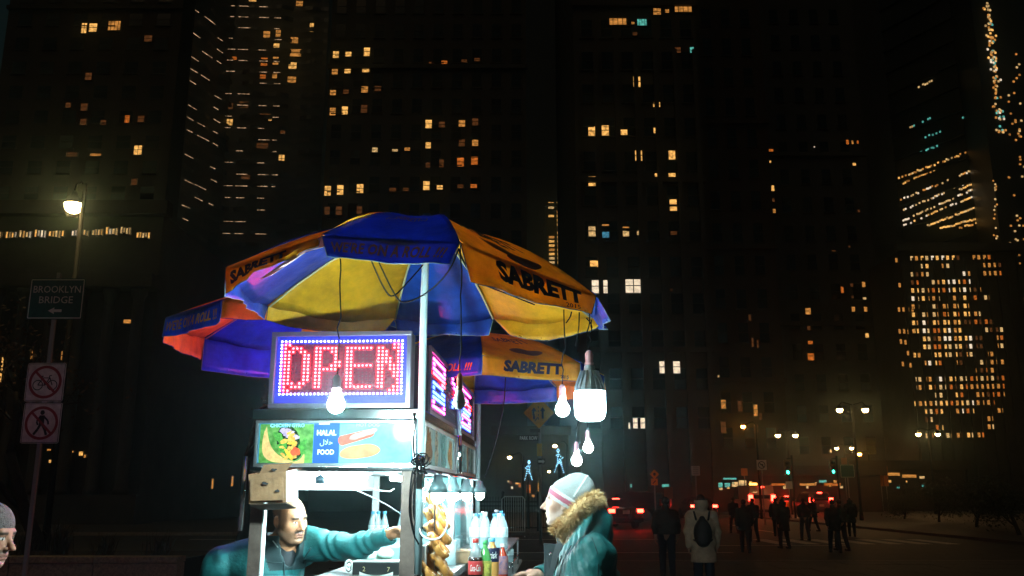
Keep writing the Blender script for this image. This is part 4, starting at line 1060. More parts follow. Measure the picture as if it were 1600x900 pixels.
j.cap(shR, shL, .098, .098, .06); j.chain([shL, elb, wri-(wri-elb)*.02], [.088,.062,.044], .03); j.chain([shR, elR, wrR], [.092,.074,.05], .03)
nbv = Vector(nb); j.cap(nbv+Vector((.0,.0,-.06)), nbv+Vector((.0,.0,.015)), .105, .092, .03)
# creases of the outstretched sleeve
ad = (wri-shL)
def sleeve(x, y, z):
    t = ((x-shL.x)*ad.x+(y-shL.y)*ad.y+(z-shL.z)*ad.z)/ad.length_squared
    return np.where((x > -1.16), .0055*np.sin(t*44+5*z*8+2*np.sin(t*17)), 0)
j.warp(folds(4, .004)); j.warp(sleeve)
j.cap(nbv+Vector((0,0,-.10)), nbv+Vector((0,0,.12)), .074, .083, .012, 'sub')
cf = Vector((math.sin(math.radians(38)), -math.cos(math.radians(38)), 0))          # chest opening
for dz_, r_ in ((.02,.052),(-.03,.045),(-.075,.030)): j.cap(nbv+cf*.06+Vector((0,0,dz_)), nbv+cf*.16+Vector((0,0,dz_)), r_, None, .01, 'sub')
j.cap(wri+(wri-elb).normalized()*-.005, wri+(wri-elb).normalized()*.1, .036, .06, .006, 'sub')
jk = j.obj('jacket', [teal_m, teal_d], vend, mi=lambda c: ((c[:,2] > nbv.z-.125) & (np.hypot(c[:,0]-nbv.x, c[:,1]-nbv.y) < .128)).astype(int))
# inner collar, zip and seams
s_ = Field(np.arange(nbv.x-.14,nbv.x+.14,.006), np.arange(nbv.y-.14,nbv.y+.14,.006), np.arange(nbv.z-.16,nbv.z+.05,.006))
s_.cap(nbv+Vector((0,0,-.12)), nbv+Vector((0,0,.0)), .088, .072, .01); s_.cap(nbv+Vector((0,0,-.05)), nbv+Vector((0,0,.1)), .062, .068, .01, 'sub')
s_.cap(nbv+cf*.07+Vector((0,0,.0)), nbv+cf*.15+Vector((0,0,.0)), .03, None, .01, 'sub')
s_.obj('inner_collar', dark_cloth, vend)
def surf(o, p, d):
    """point where a ray from p along d meets the mesh of object o (world space)"""
    h, loc, nrm, i = o.ray_cast(Vector(p)-org(o), Vector(d)); return (loc+org(o), nrm) if h else (None, None)
bpy.context.view_layer.update()
def drape(o, pix, Yfrom, lift=.002):
    out = []
    for px, py in pix:
        a = at(px, py, Yfrom); d = (a-Vector((0,0,CAMZ))).normalized(); p, n_ = surf(o, a, d)
        if p is not None: out.append(p-d*lift)
    return out
for pix, nm, r_, m_ in (([(444,866+2*k) for k in range(0,18)], 'zip', .003, teal_d), ([(416,878),(425,879),(440,879),(452,880),(468,877),(485,870),(500,868)], 'seam', .0016, teal_d),
                        ([(474,880),(476,872),(480,865),(486,856)], 'pocket_zip', .0035, teal_d), ([(421,836),(427,846),(434,855),(440,862),(443,868)], 'zip_teeth', .0032, zip_m), ([(468,846),(460,851),(452,856),(446,862),(443,868)], 'zip_teeth', .0030, zip_m)):
    P_ = drape(jk, pix, 4.3)
    if len(P_) > 1: mb = MB(); mb.tube(P_, r_, 6); mb.build(nm, m_, vend, True)
P_ = drape(jk, [(444,874)], 4.3, .006)
if P_: mb = MB(); mb.box(P_[0], (.010,.006,.016), None, bev=.002); mb.box(P_[0]+Vector((.004,-.002,-.018)), (.008,.004,.024), Euler((0,.4,0)).to_matrix(), bev=.0015); mb.build('zip_pull', zip_metal, vend)
legs(vend, (-1.27,5.03,.92), (-1.47,5.01,.92), (-1.36,5.05,0), (-1.56,4.98,0), math.radians(-170))
# -------------------------------------------------- the customer
C_c = Vector((.262, 4.52, 1.632)); C_yaw = math.radians(80)
C_R = rotz(C_yaw) @ Euler((math.radians(4), 0, 0)).to_matrix()
cust = thing('person', 'man in grey and pink wool hat and green parka with fur trimmed hood', 'person', (.33, 4.42, 0))
f = Field(axis((0,.44,.0042),(.44,.62,.012)), axis((4.14,4.72,.0045)), axis((.7,1.22,.014),(1.22,1.80,.0042)))
T = head(f, C_c, C_R, .93, jaw=.92, nose=1.03)
nbc = Vector(T((0,-.04,-.14))); f.cap(T((0,-.03,-.06)), nbc, .054, .056, .03); f.cap(nbc, (.36,4.42,1.40), .058, .1, .04)
cSL, cSR = Vector((.37,4.24,1.385)), Vector((.36,4.66,1.385))
f.cap(cSL, cSR, .06, .06, .05); f.ell((.35,4.42,1.2), (.12,.19,.22), None, .05); f.ell((.35,4.42,.95), (.12,.17,.26), None, .05)
eL, wL = Vector((.40,4.16,1.12)), Vector((.20,4.22,1.10)); eR, wR = Vector((.30,4.66,1.16)), Vector((.12,4.50,1.295))
f.chain([cSL,eL,wL], [.055,.042,.029], .02); f.chain([cSR,eR,wR], [.055,.042,.029], .02)
hand(f, wR, Vector((-1,-.25,.05)), Vector((-.1,.2,1)), 1., .7, 1); hand(f, wL, Vector((-1,.1,-.1)), Vector((0,-.9,.3)), 1., .7, -1)
f.obj('body', skin_m, cust, col=lambda V: head_colors(V, C_c, C_R, .93, (.50,.28,.20), (.12,.08,.06), (.50,.34,.28), lip=(.42,.2,.17), hair=(.2,.15,.12)))
# wool hat with white and pink bands
Ch = C_R @ Euler((math.radians(27), 0, 0)).to_matrix(); hc = C_c+Ch @ Vector((0,-.010,.034))
Rn = [[Ch[i][q] for q in range(3)] for i in range(3)]
h = Field(np.arange(hc.x-.16,hc.x+.16,.004), np.arange(hc.y-.16,hc.y+.16,.004), np.arange(hc.z-.10,hc.z+.19,.004))
h.ell(hc, (.087,.108,.094), Rn, .02); h.ell(hc+Ch @ Vector((0,-.014,.058)), (.062,.074,.056), Rn, .05); h.ell(hc+Ch @ Vector((0,-.010,.100)), (.030,.046,.032), Rn, .045)
bz = lambda x, y, z: ((x-hc.x)*Ch[0][2]+(y-hc.y)*Ch[1][2]+(z-hc.z)*Ch[2][2])
by_ = lambda x, y, z: ((x-hc.x)*Ch[0][1]+(y-hc.y)*Ch[1][1]+(z-hc.z)*Ch[2][1])
h.warp(lambda x, y, z: .0016*np.sin(by_(x,y,z)*70+3*np.sin(z*30))*(bz(x,y,z) > .03)+.0035*np.exp(-((by_(x,y,z)+.018)**2)/.00003)*-1*(bz(x,y,z) > -.01))
h.warp(lambda x, y, z: -.0055*np.clip((.006-bz(x,y,z))/.004, 0, 1))
h.cut(lambda x, y, z: -(bz(x,y,z)+.046-.0*by_(x,y,z)))
def hat_col(V):
    b = bz(V[:,0],V[:,1],V[:,2]); yy = by_(V[:,0],V[:,1],V[:,2])
    C = np.tile(np.array((.30,.32,.315)), (len(V),1)); w_ = (.56,.56,.55)
    C[b < .006] = w_; C[(b < -.008) & (b > -.031)] = (.46,.13,.18)
    C[(np.abs(yy+.018) < .0035) & (b > .02)] = (.62,.63,.62); return C
h.obj('wool_hat', M('wool', (.5,.5,.5), .9, attr=True, noise=(170,.22), bump=(220,.5), spec=.15), cust, col=hat_col)
# parka, hood, collar flap
p_ = Field(np.arange(.0,.66,.007), np.arange(4.0,4.84,.007), np.arange(.55,1.66,.007))
p_.ell((.345,4.42,1.22), (.165,.245,.24), None, .06); p_.ell((.345,4.42,.95), (.175,.245,.30), None, .06); p_.ell((.345,4.42,.70), (.18,.24,.14), None, .06)
p_.cap(cSL, cSR, .098, .098, .07); p_.chain([cSL,eL,wL], [.098,.078,.056], .03); p_.chain([cSR,eR,wR+Vector((.03,.02,0))], [.098,.075,.054], .03)
p_.ell((.415,4.50,1.555), (.075,.135,.062), None, .05); p_.ell((.385,4.48,1.49), (.10,.15,.07), None, .06)
p_.warp(folds(12, .009)); p_.warp(folds(31, .004)); p_.warp(lambda x, y, z: .0025*np.sin(60*z+18*np.sin(9*x+4)+12*np.sin(11*y)))
p_.cap(nbc+Vector((-.01,0,-.03)), C_c+Vector((0,0,-.02)), .072, .105, .02, 'sub'); p_.cap(C_c, C_c+Vector((0,0,.1)), .12, .14, .02, 'sub')
for dz_ in (.0,-.06,-.12): p_.cap((.20,4.46,1.40+dz_), (.05,4.46,1.38+dz_), .028, .05, .01, 'sub')
p_.cap(wR, wR+Vector((-.1,-.03,0)), .034, .06, .006, 'sub'); p_.cap(wL, wL+Vector((-.12,0,0)), .034, .06, .006, 'sub')
pk = p_.obj('parka', parka_m, cust)
sw = Field(np.arange(.1,.56,.008), np.arange(4.15,4.75,.008), np.arange(.85,1.50,.008))
sw.ell((.345,4.42,1.2), (.135,.20,.235), None, .05); sw.ell((.345,4.42,.95), (.135,.18,.26), None, .05); sw.cap(nbc+Vector((.02,0,-.10)), nbc+Vector((-.005,0,.0)), .084, .074, .03); sw.cap(nbc+Vector((.02,0,-.12)), nbc+Vector((.0,0,.03)), .074, .070, .02)
sw.obj('sweater', dark_cloth, cust)
bpy.context.view_layer.update()
fl = [at(850,849,4.33), at(868,850,4.30), at(881,843,4.27), at(872,870,4.25), at(862,905,4.24), at(850,905,4.28)]
mb = MB(); mb.poly(fl, .008, (.15,-1,0)); mb.build('collar_flap', M('flap_dark', (.004,.012,.014), .8, noise=(14,.3)), cust)
mb = MB(); mb.lathe([(0,.006),(.006,.005),(.008,.0),(.0,.0)], at(860,866,4.255)+Vector((0,-.006,0)), 12, Matrix.Rotation(math.pi/2, 3, 'X')); mb.build('snap_button', zip_metal, cust, True)
for pix, r_ in (([(878,868),(874,880),(871,895),(870,905)], .003), ([(893,852),(884,866),(877,884),(874,902)], .002), ([(925,840),(933,862),(935,885),(934,905)], .0022)):
    P_ = drape(pk, pix, 3.7)
    if len(P_) > 1: mb = MB(); mb.tube(P_, r_, 6); mb.build('seam', MATS['flap_dark'], cust, True)
# fur trim: thousands of tapered hairs along the hood edge
fur_a = M('fur_tan', (.50,.27,.10), .7, noise=(60,.5), col2=(.70,.48,.24), spec=.2)
kf = random.Random(21); mb = MB()
spine = [at(870,836,4.22), at(880,824,4.22), at(893,810,4.24), at(907,795,4.28), at(920,785,4.34), at(930,780,4.42), at(930,782,4.52), at(915,792,4.58), at(895,808,4.60)]
def spl(t):
    n = len(spine)-1; i = min(n-1, int(t*n)); u = t*n-i
    a, b, c, d = spine[max(i-1,0)], spine[i], spine[i+1], spine[min(i+2,n)]
    return .5*((2*b)+(c-a)*u+(2*a-5*b+4*c-d)*u*u+(3*b-3*c+d-a)*u**3)
core = MB(); core.tube([spl(i/40) for i in range(41)], [.020+.016*math.sin(math.pi*min(1,i/30+.1)) for i in range(41)], 10)
for i in range(6500):
    t = kf.random(); c = spl(t); tn = (spl(min(1,t+.01))-spl(max(0,t-.01))).normalized()
    rv = Vector((kf.gauss(0,1), kf.gauss(0,1), kf.gauss(0,1))); rv = (rv-tn*rv.dot(tn)).normalized()
    d = (rv+tn*kf.uniform(-.5,.35)+Vector((0,0,-.25))).normalized(); L = kf.uniform(.022,.044); b = c+rv*.020
    sd = d.cross(Vector((kf.gauss(0,1),kf.gauss(0,1),kf.gauss(0,1)))).normalized()*kf.uniform(.0009,.0018)
    m1 = b+d*L*.55+tn*kf.uniform(-.004,.004); e_ = b+d*L+tn*kf.uniform(-.008,.008)+Vector((0,0,-.004))
    mb.add([b-sd, b+sd, m1+sd*.7, m1-sd*.7, e_], [(0,1,2,3),(3,2,4)])
fu = core.build('fur_trim', fur_a, cust, True); mb.build('fur_hairs', fur_a, fu, kind='stuff')
legs(cust, (.35,4.33,.92), (.35,4.52,.92), (.35,4.30,0), (.37,4.55,0), C_yaw)
# -------------------------------------------------- man at the left edge
L_c = Vector((-2.145, 3.80, 1.512)); L_yaw = math.radians(-97)
L_R = rotz(L_yaw) @ Euler((math.radians(-10), 0, 0)).to_matrix()
lm = thing('person', 'man in a grey knitted beanie passing at the left edge, face in profile', 'person', (-2.25, 3.80, 0))
f = Field(axis((-2.50,-2.00,.005)), axis((3.52,4.08,.005)), axis((.7,1.28,.016),(1.28,1.66,.005)))
T = head(f, L_c, L_R, 1., jaw=1., nose=1.06)
nbl = Vector(T((0,-.04,-.14))); f.cap(T((0,-.03,-.06)), nbl, .055, .058, .03); f.cap(nbl, (-2.285,3.80,1.26), .058, .09, .04)
lS = [Vector((-2.265,3.99,1.27)), Vector((-2.285,3.60,1.27))]
f.cap(lS[0], lS[1], .06, .06, .05); f.ell((-2.275,3.8,1.05), (.11,.18,.24), None, .05); f.ell((-2.275,3.8,.85), (.11,.16,.2), None, .05)
f.obj('body', skin_m, lm, col=lambda V: head_colors(V, L_c, L_R, 1., (.44,.20,.12), (.05,.03,.02), (.22,.12,.09), hair=(.05,.04,.03), moust=(.12,.07,.05)))
Lh = L_R @ Euler((math.radians(8), 0, 0)).to_matrix(); hl = L_c+Lh @ Vector((0,-.014,.042)); Rn = [[Lh[i][q] for q in range(3)] for i in range(3)]
h = Field(np.arange(hl.x-.15,hl.x+.15,.0045), np.arange(hl.y-.15,hl.y+.15,.0045), np.arange(hl.z-.1,hl.z+.15,.0045))
h.ell(hl, (.088,.112,.096), Rn, .02); h.cut(lambda x, y, z: -((x-hl.x)*Lh[0][2]+(y-hl.y)*Lh[1][2]+(z-hl.z)*Lh[2][2]+.022))
h.obj('beanie', M('beanie_grey', (.16,.13,.125), .95, noise=(150,.35), bump=(200,.6), spec=.1), lm)
j = Field(np.arange(-2.56,-1.99,.010), np.arange(3.42,4.18,.010), np.arange(.62,1.44,.010))
j.ell((-2.275,3.8,1.05), (.17,.24,.26), None, .06); j.ell((-2.275,3.8,.8), (.17,.24,.2), None, .06); j.cap(lS[0], lS[1], .09, .09, .06)
for q in (0, 1): j.chain([lS[q], lS[q]+Vector((-.03,.03*(1-2*q),-.28)), lS[q]+Vector((.12,.02*(1-2*q),-.5))], [.088,.07,.05], .03)
j.cap(nbl+Vector((0,0,-.06)), nbl+Vector((0,0,.0)), .09, .085, .03); j.warp(folds(8, .006)); j.cap(nbl+Vector((0,0,-.1)), nbl+Vector((.02,0,.1)), .066, .075, .01, 'sub')
j.obj('coat', dark_cloth, lm)
legs(lm, (-2.275,3.9,.85), (-2.275,3.7,.85), (-2.195,3.9,0), (-2.385,3.72,0), L_yaw)
# ================================================================== ground
asphalt = M('asphalt', (.045,.043,.041), .62, noise=(3,.35), bump=(60,.25), stretch=(1,.35,1))
paver = M('paving_stone', (.085,.078,.07), .6, noise=(6,.3), bump=(40,.2))
granite = M('granite', (.23,.17,.115), .6, noise=(26,.45), bump=(45,.2))
kerb_m = M('kerb_stone', (.16,.14,.12), .6, noise=(10,.3))
paint_w = M('road_paint', (.55,.5,.42), .6, noise=(14,.35))
mb = MB(); mb.box((0, 250, -.05), (1200, 620, .1)); mb.build('road', asphalt, kind='structure')
PZ = .12
pav = MB(); pav.box((0, 5.5, PZ/2-.01), (80, 33, PZ-.01)); pav = pav.build('pavement', paver, kind='structure')
slab = MB(); slab.box((0,0,0), (1.185,.985,.03), bev=.008); slab = slab.mesh('paving_slab', paver)
k_ = random.Random(2)
for ix in range(-3, 13):
    for iy in range(0, 4):
        o = link('paving_slab', slab, pav); o.location = (ix*1.2+.6*(iy % 2)+.3, 18.35+iy*1.0, PZ-.004+k_.uniform(-.003,.003))
for ix in range(-10, 12):
    mb = MB(); mb.box((ix*1.8, 22.15, .06), (1.785, .28, .135), bev=.015); o = mb.build('kerb_stone', kerb_m, pav)
fp = MB(); fp.box((-18, 47, .05), (39.4, 18, .11)); fp = fp.build('pavement', paver, kind='structure')
for i in range(14):
    mb = MB(); mb.box((1.5-1.2-i*1.8, 37.85, .06), (1.785, .28, .135), bev=.015); mb.build('kerb_stone', kerb_m, fp)
rp = MB(); rp.box((40, 70, .05), (46, 80, .11)); rp = rp.build('pavement', paver, kind='structure')
for i in range(8):
    mb = MB(); mb.box((18+i*1.8, 29.85, .06), (1.785, .28, .135), bev=.015); mb.build('kerb_stone', kerb_m, rp)
mk = MB()
for y0, x0, x1, w_ in ((34.6,-12,5.5,.14),(27.0,-3,6.4,.12),(30.6,6,11,.14)):
    mb = MB(); mb.box(((x0+x1)/2, y0, .004), (x1-x0, w_, .006)); mb.build('lane_line', paint_w, kind='structure')
for i in range(7):
    mb = MB(); mb.box((9.2+i*.95, 33.0, .004), (.5, 3.2, .006)); mb.build('crossing_stripe', paint_w, kind='structure')
for i in range(9):
    mb = MB(); mb.box((11.5+i*.35, 42+i*7, .004), (.14, 3.0, .006)); mb.build('lane_line', paint_w, kind='structure')
# ================================================================== buildings
def wall_mat(name, c): return M(name, c, .8, noise=(.6,.25), bump=(3,.2))
stone_d = wall_mat('stone_dark', (.060,.052,.046)); brick_d = wall_mat('brick_dark', (.055,.036,.028)); conc_d = wall_mat('concrete_dark', (.055,.055,.054)); metal_d = M('panel_dark', (.06,.062,.066), .45, .4)
glass_d = M('window_unlit', (.012,.014,.016), .12, spec=.6)
frame_d = M('window_frame', (.035,.03,.027), .6)
def pane(name, col, s_, lo=.45, sc=(2.2,1,3.0)):
    """a lit room behind a window: lamps, blinds and furniture as uneven brightness of the light given off"""
    m = bpy.data.materials.new(name); m.use_nodes = True; nt = m.node_tree; L = nt.links.new; p = nt.nodes['Principled BSDF']
    tc = nd(nt, 'ShaderNodeTexCoord'); oi = nd(nt, 'ShaderNodeObjectInfo'); mp = nd(nt, 'ShaderNodeMapping'); mp.inputs['Scale'].default_value = sc
    vm = nd(nt, 'ShaderNodeVectorMath', operation='SCALE'); vm.inputs[0].default_value = (17.3, 9.1, 23.7); L(oi.outputs['Random'], vm.inputs[3])
    L(tc.outputs['Object'], mp.inputs['Vector']); L(vm.outputs[0], mp.inputs['Location'])
    n = nd(nt, 'ShaderNodeTexNoise'); n.inputs['Scale'].default_value = 1.3; n.inputs['Detail'].default_value = 3; L(mp.outputs[0], n.inputs['Vector'])
    r = nd(nt, 'ShaderNodeMapRange'); r.inputs['From Min'].default_value = .35; r.inputs['From Max'].default_value = .65; r.inputs['To Min'].default_value = lo*s_; r.inputs['To Max'].default_value = 1.35*s_
    L(n.outputs[0], r.inputs[0]); L(r.outputs[0], p.inputs['Emission Strength'])
    p.inputs['Base Color'].default_value = (.03,.03,.03,1); p.inputs['Roughness'].default_value = .3; p.inputs['Emission Color'].default_value = (*col, 1)
    m.cycles.emission_sampling = 'NONE'; return m
PM = {'b': pane('pane_bright', (1,.50,.12), 1.15), 'm': pane('pane_warm', (1,.40,.08), .62), 'o': pane('pane_orange', (1,.24,.03), .55), 'd': pane('pane_dim', (.8,.26,.07), .11),
      'w': pane('pane_white', (1,.80,.56), .95, .8), 't': pane('pane_teal', (.16,.75,.62), .65), 'u': pane('pane_blue', (.10,.42,.62), .5), 'l': pane('pane_pale', (1,.62,.24), .8), 'r': pane('pane_glint', (1,.60,.32), .95, .2)}  # the glint entry imitates reflections on the tower ledges, not a room
def win_mesh(kind):
    """unit window (width 1, height 1) standing proud of its wall: casing, meeting rail, optional muntins"""
    mb = MB(); t = .07
    mb.box((0,-.03,.5-t/2), (1,.12,t)); mb.box((0,-.05,-.5+t/2), (1.1,.2,t)); mb.box((-.5+t/2,-.03,0), (t,.12,1-2*t)); mb.box((.5-t/2,-.03,0), (t,.12,1-2*t))
    if kind in ('sash','quad'): mb.box((0,-.02,.04), (1-2*t,.06,.05))
    if kind == 'quad': mb.box((0,-.022,0), (.05,.06,1-2*t))
    if kind == 'blind':
        for i in range(3): mb.box((-.25+.25*i,-.02,0), (.03,.05,1-2*t))
    return mb.mesh('window_'+kind, frame_d)
WM = {k: win_mesh(k) for k in ('sash','quad','plain','blind')}
PMESH = {}
for k, m in PM.items():
    mb = MB(); mb.box((0,.01,0), (.90,.03,.90)); PMESH[k] = mb.mesh('pane_'+k, m)
class Plane:
    def __init__(s, p, d):
        s.p = Vector((p[0], p[1], 0)); s.d = Vector((d[0], d[1], 0)).normalized(); s.n = Vector((-s.d.y, s.d.x, 0))
        if s.n.dot(Vector((0,-1,0))) < 0: s.n = -s.n
        s.R = Matrix((s.d, -s.n, Vector((0,0,1)))).transposed(); s.a = math.atan2(s.d.y, s.d.x)
    def hit(s, px, py):
        r = at(px, py, 1.)-Vector((0,0,CAMZ)); t = (s.p-Vector((0,0,0))).dot(s.n)/r.dot(s.n); return Vector((0,0,CAMZ))+r*t
def add_window(b, pl, px, py, wpx, hpx, m, kind='sash'):
    p = pl.hit(px, py); dep = p.y*math.cos(PITCH)+(p.z-CAMZ)*math.sin(PITCH)
    fs = abs(pl.d.x*p.y-pl.d.y*p.x)/p.y     # foreshortening of the facade
    W_, H_ = wpx/F_PX*dep/max(.12, fs), hpx/F_PX*dep/.97
    o = link('window', WM[kind], b); o.location = p-org(b)+pl.n*.06; o.rotation_euler = (0,0,pl.a); o.scale = (W_, 1., H_)
    c = link('pane', PMESH[m], o)
    return o
def block(name, label, cat, x0, x1, y, depth, h, m, yaw=0., trims=(), band=None):
    """one building: walls with storey bands, parapet and roof plant, its street face along y"""
    w_ = x1-x0; b = thing(name, label, cat, ((x0+x1)/2, y+depth/2, 0))
    mb = MB(); mb.box(((x0+x1)/2, y+depth/2, h/2), (w_, depth, h)); mb.build('wall', m, b)
    for z in trims: mb = MB(); mb.box(((x0+x1)/2, y-.12, z), (w_+.3, .5, .45)); mb.build('string_course', m, b)
    mb = MB(); mb.box(((x0+x1)/2, y-.2, h+.3), (w_+.8, .9, .8)); mb.build('cornice', m, b)
    return b
def unlit(b, pl, x0, x1, z0, z1, sx, sz, w_, h_, name='unlit_windows'):
    """the building's dark windows, set on its bay grid"""
    mb = MB(); c = pl.p
    nx, nz = int((x1-x0)/sx), int((z1-z0)/sz)
    for i in range(nx):
        for k in range(nz):
            q = pl.p+pl.d*(x0+(i+.5)*sx)+Vector((0,0,z0+(k+.5)*sz))
            mb.cur = 0; mb.box(q+pl.n*.02, (w_, .05, h_), pl.R)
            mb.cur = 1; mb.box(q+pl.n*.06+Vector((0,0,-h_/2-.06)), (w_+.3,.18,.12), pl.R); mb.box(q+pl.n*.06, (w_, .06, .07), pl.R)
    mb.build(name, [glass_d, frame_d], b, kind='stuff')
def wins(b, pl, lst, x0, y0, s, kind='sash'):
    for e in lst:
        zx, zy, w_, h_, m = e[:5]; add_window(b, pl, x0+zx/s, y0+zy/s, w_/s, h_/s, m, e[5] if len(e) > 5 else kind)
# -- slab block with a few lit flats, top left
B1 = block('apartment_block', 'dark apartment block at the upper left with a few lit flats, behind the street lamp', 'building', -62, -40.6, 100, 4, 96, brick_d, trims=(30,60))
P1_ = Plane((-50,100), (1,0))
wins(B1, P1_, [(130,112,24,50,'b','quad'),(165,110,36,42,'b'),(248,102,56,46,'m','blind'),(147,300,30,36,'d'),(130,420,30,36,'d'),(127,478,28,30,'d'),(298,467,22,36,'o'),(340,588,36,44,'b','quad'),(82,605,50,20,'d'),(175,606,50,12,'m'),(325,712,25,30,'d'),(380,152,36,32,'d'),(352,466,30,32,'d'),(68,412,24,26,'d'),(205,480,26,22,'d')], 80, 0, 2.5)
unlit(B1, Plane((-62,100),(1,0)), .5, 22, 12, 90, 3.4, 3.2, 1.6, 1.6)
# -- rippled tower: two wings with gleaming ledges
B2 = thing('residential_tower', 'tall residential tower with rippling metal balconies and thin gleaming ledges', 'building', (-60, 215, 0))
cA = at(240, 300, 190); cB_dir = (math.sin(math.radians(22)), math.cos(math.radians(22)))
PLa = Plane((cA.x, cA.y), cB_dir); t_ = 22.; cB = Vector((cA.x+cB_dir[0]*t_, cA.y+cB_dir[1]*t_, 0)); PLb = Plane((cB.x, cB.y), (1, .06))
xe = PLb.hit(500, 300).x
mb = MB(); mb.poly([(cA.x,cA.y,0),(cA.x-14,cA.y+2,0),(cA.x-14,cB.y+20,0),(xe,cB.y+20,0),(xe,PLb.hit(500,300).y,0),(cB.x,cB.y,0)], 142, (0,0,1)); mb.build('wall', metal_d, B2)
mb = MB()
FH = 3.05
for k in range(4, 46):
    z = k*FH; n_ = 40
    for pl, p0, L_ in ((PLa, cA, t_), (PLb, cB, (PLb.hit(500,300)-cB).length if False else abs(xe-cB.x))):
        nrm = pl.n; d = pl.d if pl.d.dot(Vector((1,.3,0))) > 0 else -pl.d
        top, bot = [], []
        for i in range(25):
            u = i/24*L_; off = .5+.42*math.sin(u*.85+.10*k)+.3*math.sin(u*.41-.06*k)
            q = Vector((p0.x, p0.y, 0))+d*u+nrm*max(.05, off); top.append(q+Vector((0,0,z+.18))); bot.append(q+Vector((0,0,z-.95)))
        o = len(mb.v); mb.v += [tuple(q) for q in top+bot]; mb.f += [(o+i, o+i+1, o+25+i+1, o+25+i) for i in range(24)]; mb.m += [0]*24
mb.build('balcony_fronts', M('ripple_metal', (.10,.10,.105), .3, .9), B2, kind='stuff')
# ledge: glowing strips standing in for reflections on the metal slab edges
ledge = MB(); ledge.box((0,0,0), (1,.12,.09)); gleam_m = ledge.mesh('ledge_gleam', PM['r'])
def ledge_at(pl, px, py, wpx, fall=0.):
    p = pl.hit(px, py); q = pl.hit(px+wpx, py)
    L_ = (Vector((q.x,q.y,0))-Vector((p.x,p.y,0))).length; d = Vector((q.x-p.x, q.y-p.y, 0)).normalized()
    o = link('ledge_gleam', gleam_m, B2); p.z = round(p.z/FH)*FH-.9
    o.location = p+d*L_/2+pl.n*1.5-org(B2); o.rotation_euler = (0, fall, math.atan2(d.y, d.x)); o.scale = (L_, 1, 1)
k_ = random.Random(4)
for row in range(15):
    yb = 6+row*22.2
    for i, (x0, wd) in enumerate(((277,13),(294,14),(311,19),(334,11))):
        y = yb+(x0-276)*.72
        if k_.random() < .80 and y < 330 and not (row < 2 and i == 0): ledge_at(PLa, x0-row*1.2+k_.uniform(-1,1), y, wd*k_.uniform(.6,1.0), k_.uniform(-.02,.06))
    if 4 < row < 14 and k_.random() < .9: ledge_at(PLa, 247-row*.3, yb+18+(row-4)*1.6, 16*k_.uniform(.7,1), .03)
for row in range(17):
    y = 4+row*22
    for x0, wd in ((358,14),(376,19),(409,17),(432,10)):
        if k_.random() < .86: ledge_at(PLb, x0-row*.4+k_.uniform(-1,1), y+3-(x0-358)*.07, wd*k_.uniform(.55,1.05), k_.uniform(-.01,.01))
P2b = [(842,137,30,36,'m'),(887,133,22,38,'m'),(880,185,26,36,'b'),(832,242,30,40,'o'),(877,238,26,38,'m'),(873,293,22,34,'m'),(827,300,26,20,'o'),(950,158,34,30,'m'),(955,207,50,36,'m'),(943,257,36,32,'b'),(940,312,38,30,'m'),(697,478,28,30,'b','quad'),(855,467,16,14,'b'),(900,622,26,40,'b','quad'),(712,228,30,16,'o'),(787,3,34,10,'b'),(970,15,30,26,'m'),(1018,108,18,42,'b'),(698,415,30,30,'d'),(752,410,44,32,'d'),(835,455,50,26,'d'),(905,510,22,34,'d'),(760,690,40,26,'d'),(825,570,52,26,'d')]
wins(B2, PLb, P2b, 80, 0, 2.5)
wins(B2, PLa, [(465,180,30,34,'m'),(435,485,40,34,'m'),(430,605,56,46,'m','quad'),(408,740,24,16,'m'),(500,232,24,20,'o')], 80, 0, 2.5)
# -- masonry block behind the umbrella
B3 = block('office_block', 'broad dark office block above the umbrella with scattered orange windows', 'building', -19.5, 1.5, 88, 26, 72, stone_d, trims=(24,46))
P3_ = Plane((-10,88), (1,.0))
W3 = [(127,130,30,38,'b'),(182,128,30,28,'b'),(263,118,30,48,'b'),(122,205,30,32,'m'),(178,200,32,32,'b'),(258,197,36,28,'b'),(114,297,30,30,'m'),(171,293,28,26,'d'),(253,283,34,36,'m'),(311,279,32,30,'d'),(113,380,30,42,'m'),(166,375,30,45,'b'),(251,368,32,44,'d'),
 (547,170,28,22,'d'),(603,165,30,24,'o'),(690,158,28,18,'d'),(747,152,28,20,'d'),(298,548,28,26,'l'),(386,550,28,14,'l'),(440,545,28,18,'m'),(534,435,32,46,'b'),(592,437,30,32,'d'),(680,432,32,36,'m'),(738,425,30,40,'d'),
 (532,528,26,34,'b'),(680,517,30,40,'d'),(738,515,30,40,'m'),(531,615,22,28,'d'),(591,607,22,44,'d'),(674,602,34,48,'o'),(735,598,34,48,'o'),(91,728,32,52,'b','quad'),(146,724,32,52,'b'),(233,718,34,48,'b'),(376,725,34,26,'d'),(434,722,28,18,'d'),(524,705,32,48,'b'),(583,713,30,24,'b'),(674,708,30,20,'d'),(732,706,32,24,'o'),
 (140,815,30,45,'d'),(88,815,26,40,'d'),(230,812,26,40,'d')]
wins(B3, P3_, W3, 480, 40, 2.8125)
unlit(B3, Plane((-19.5,88),(1,0)), 0, 21, 14, 66, 2.1, 2.9, 1.0, 1.6)
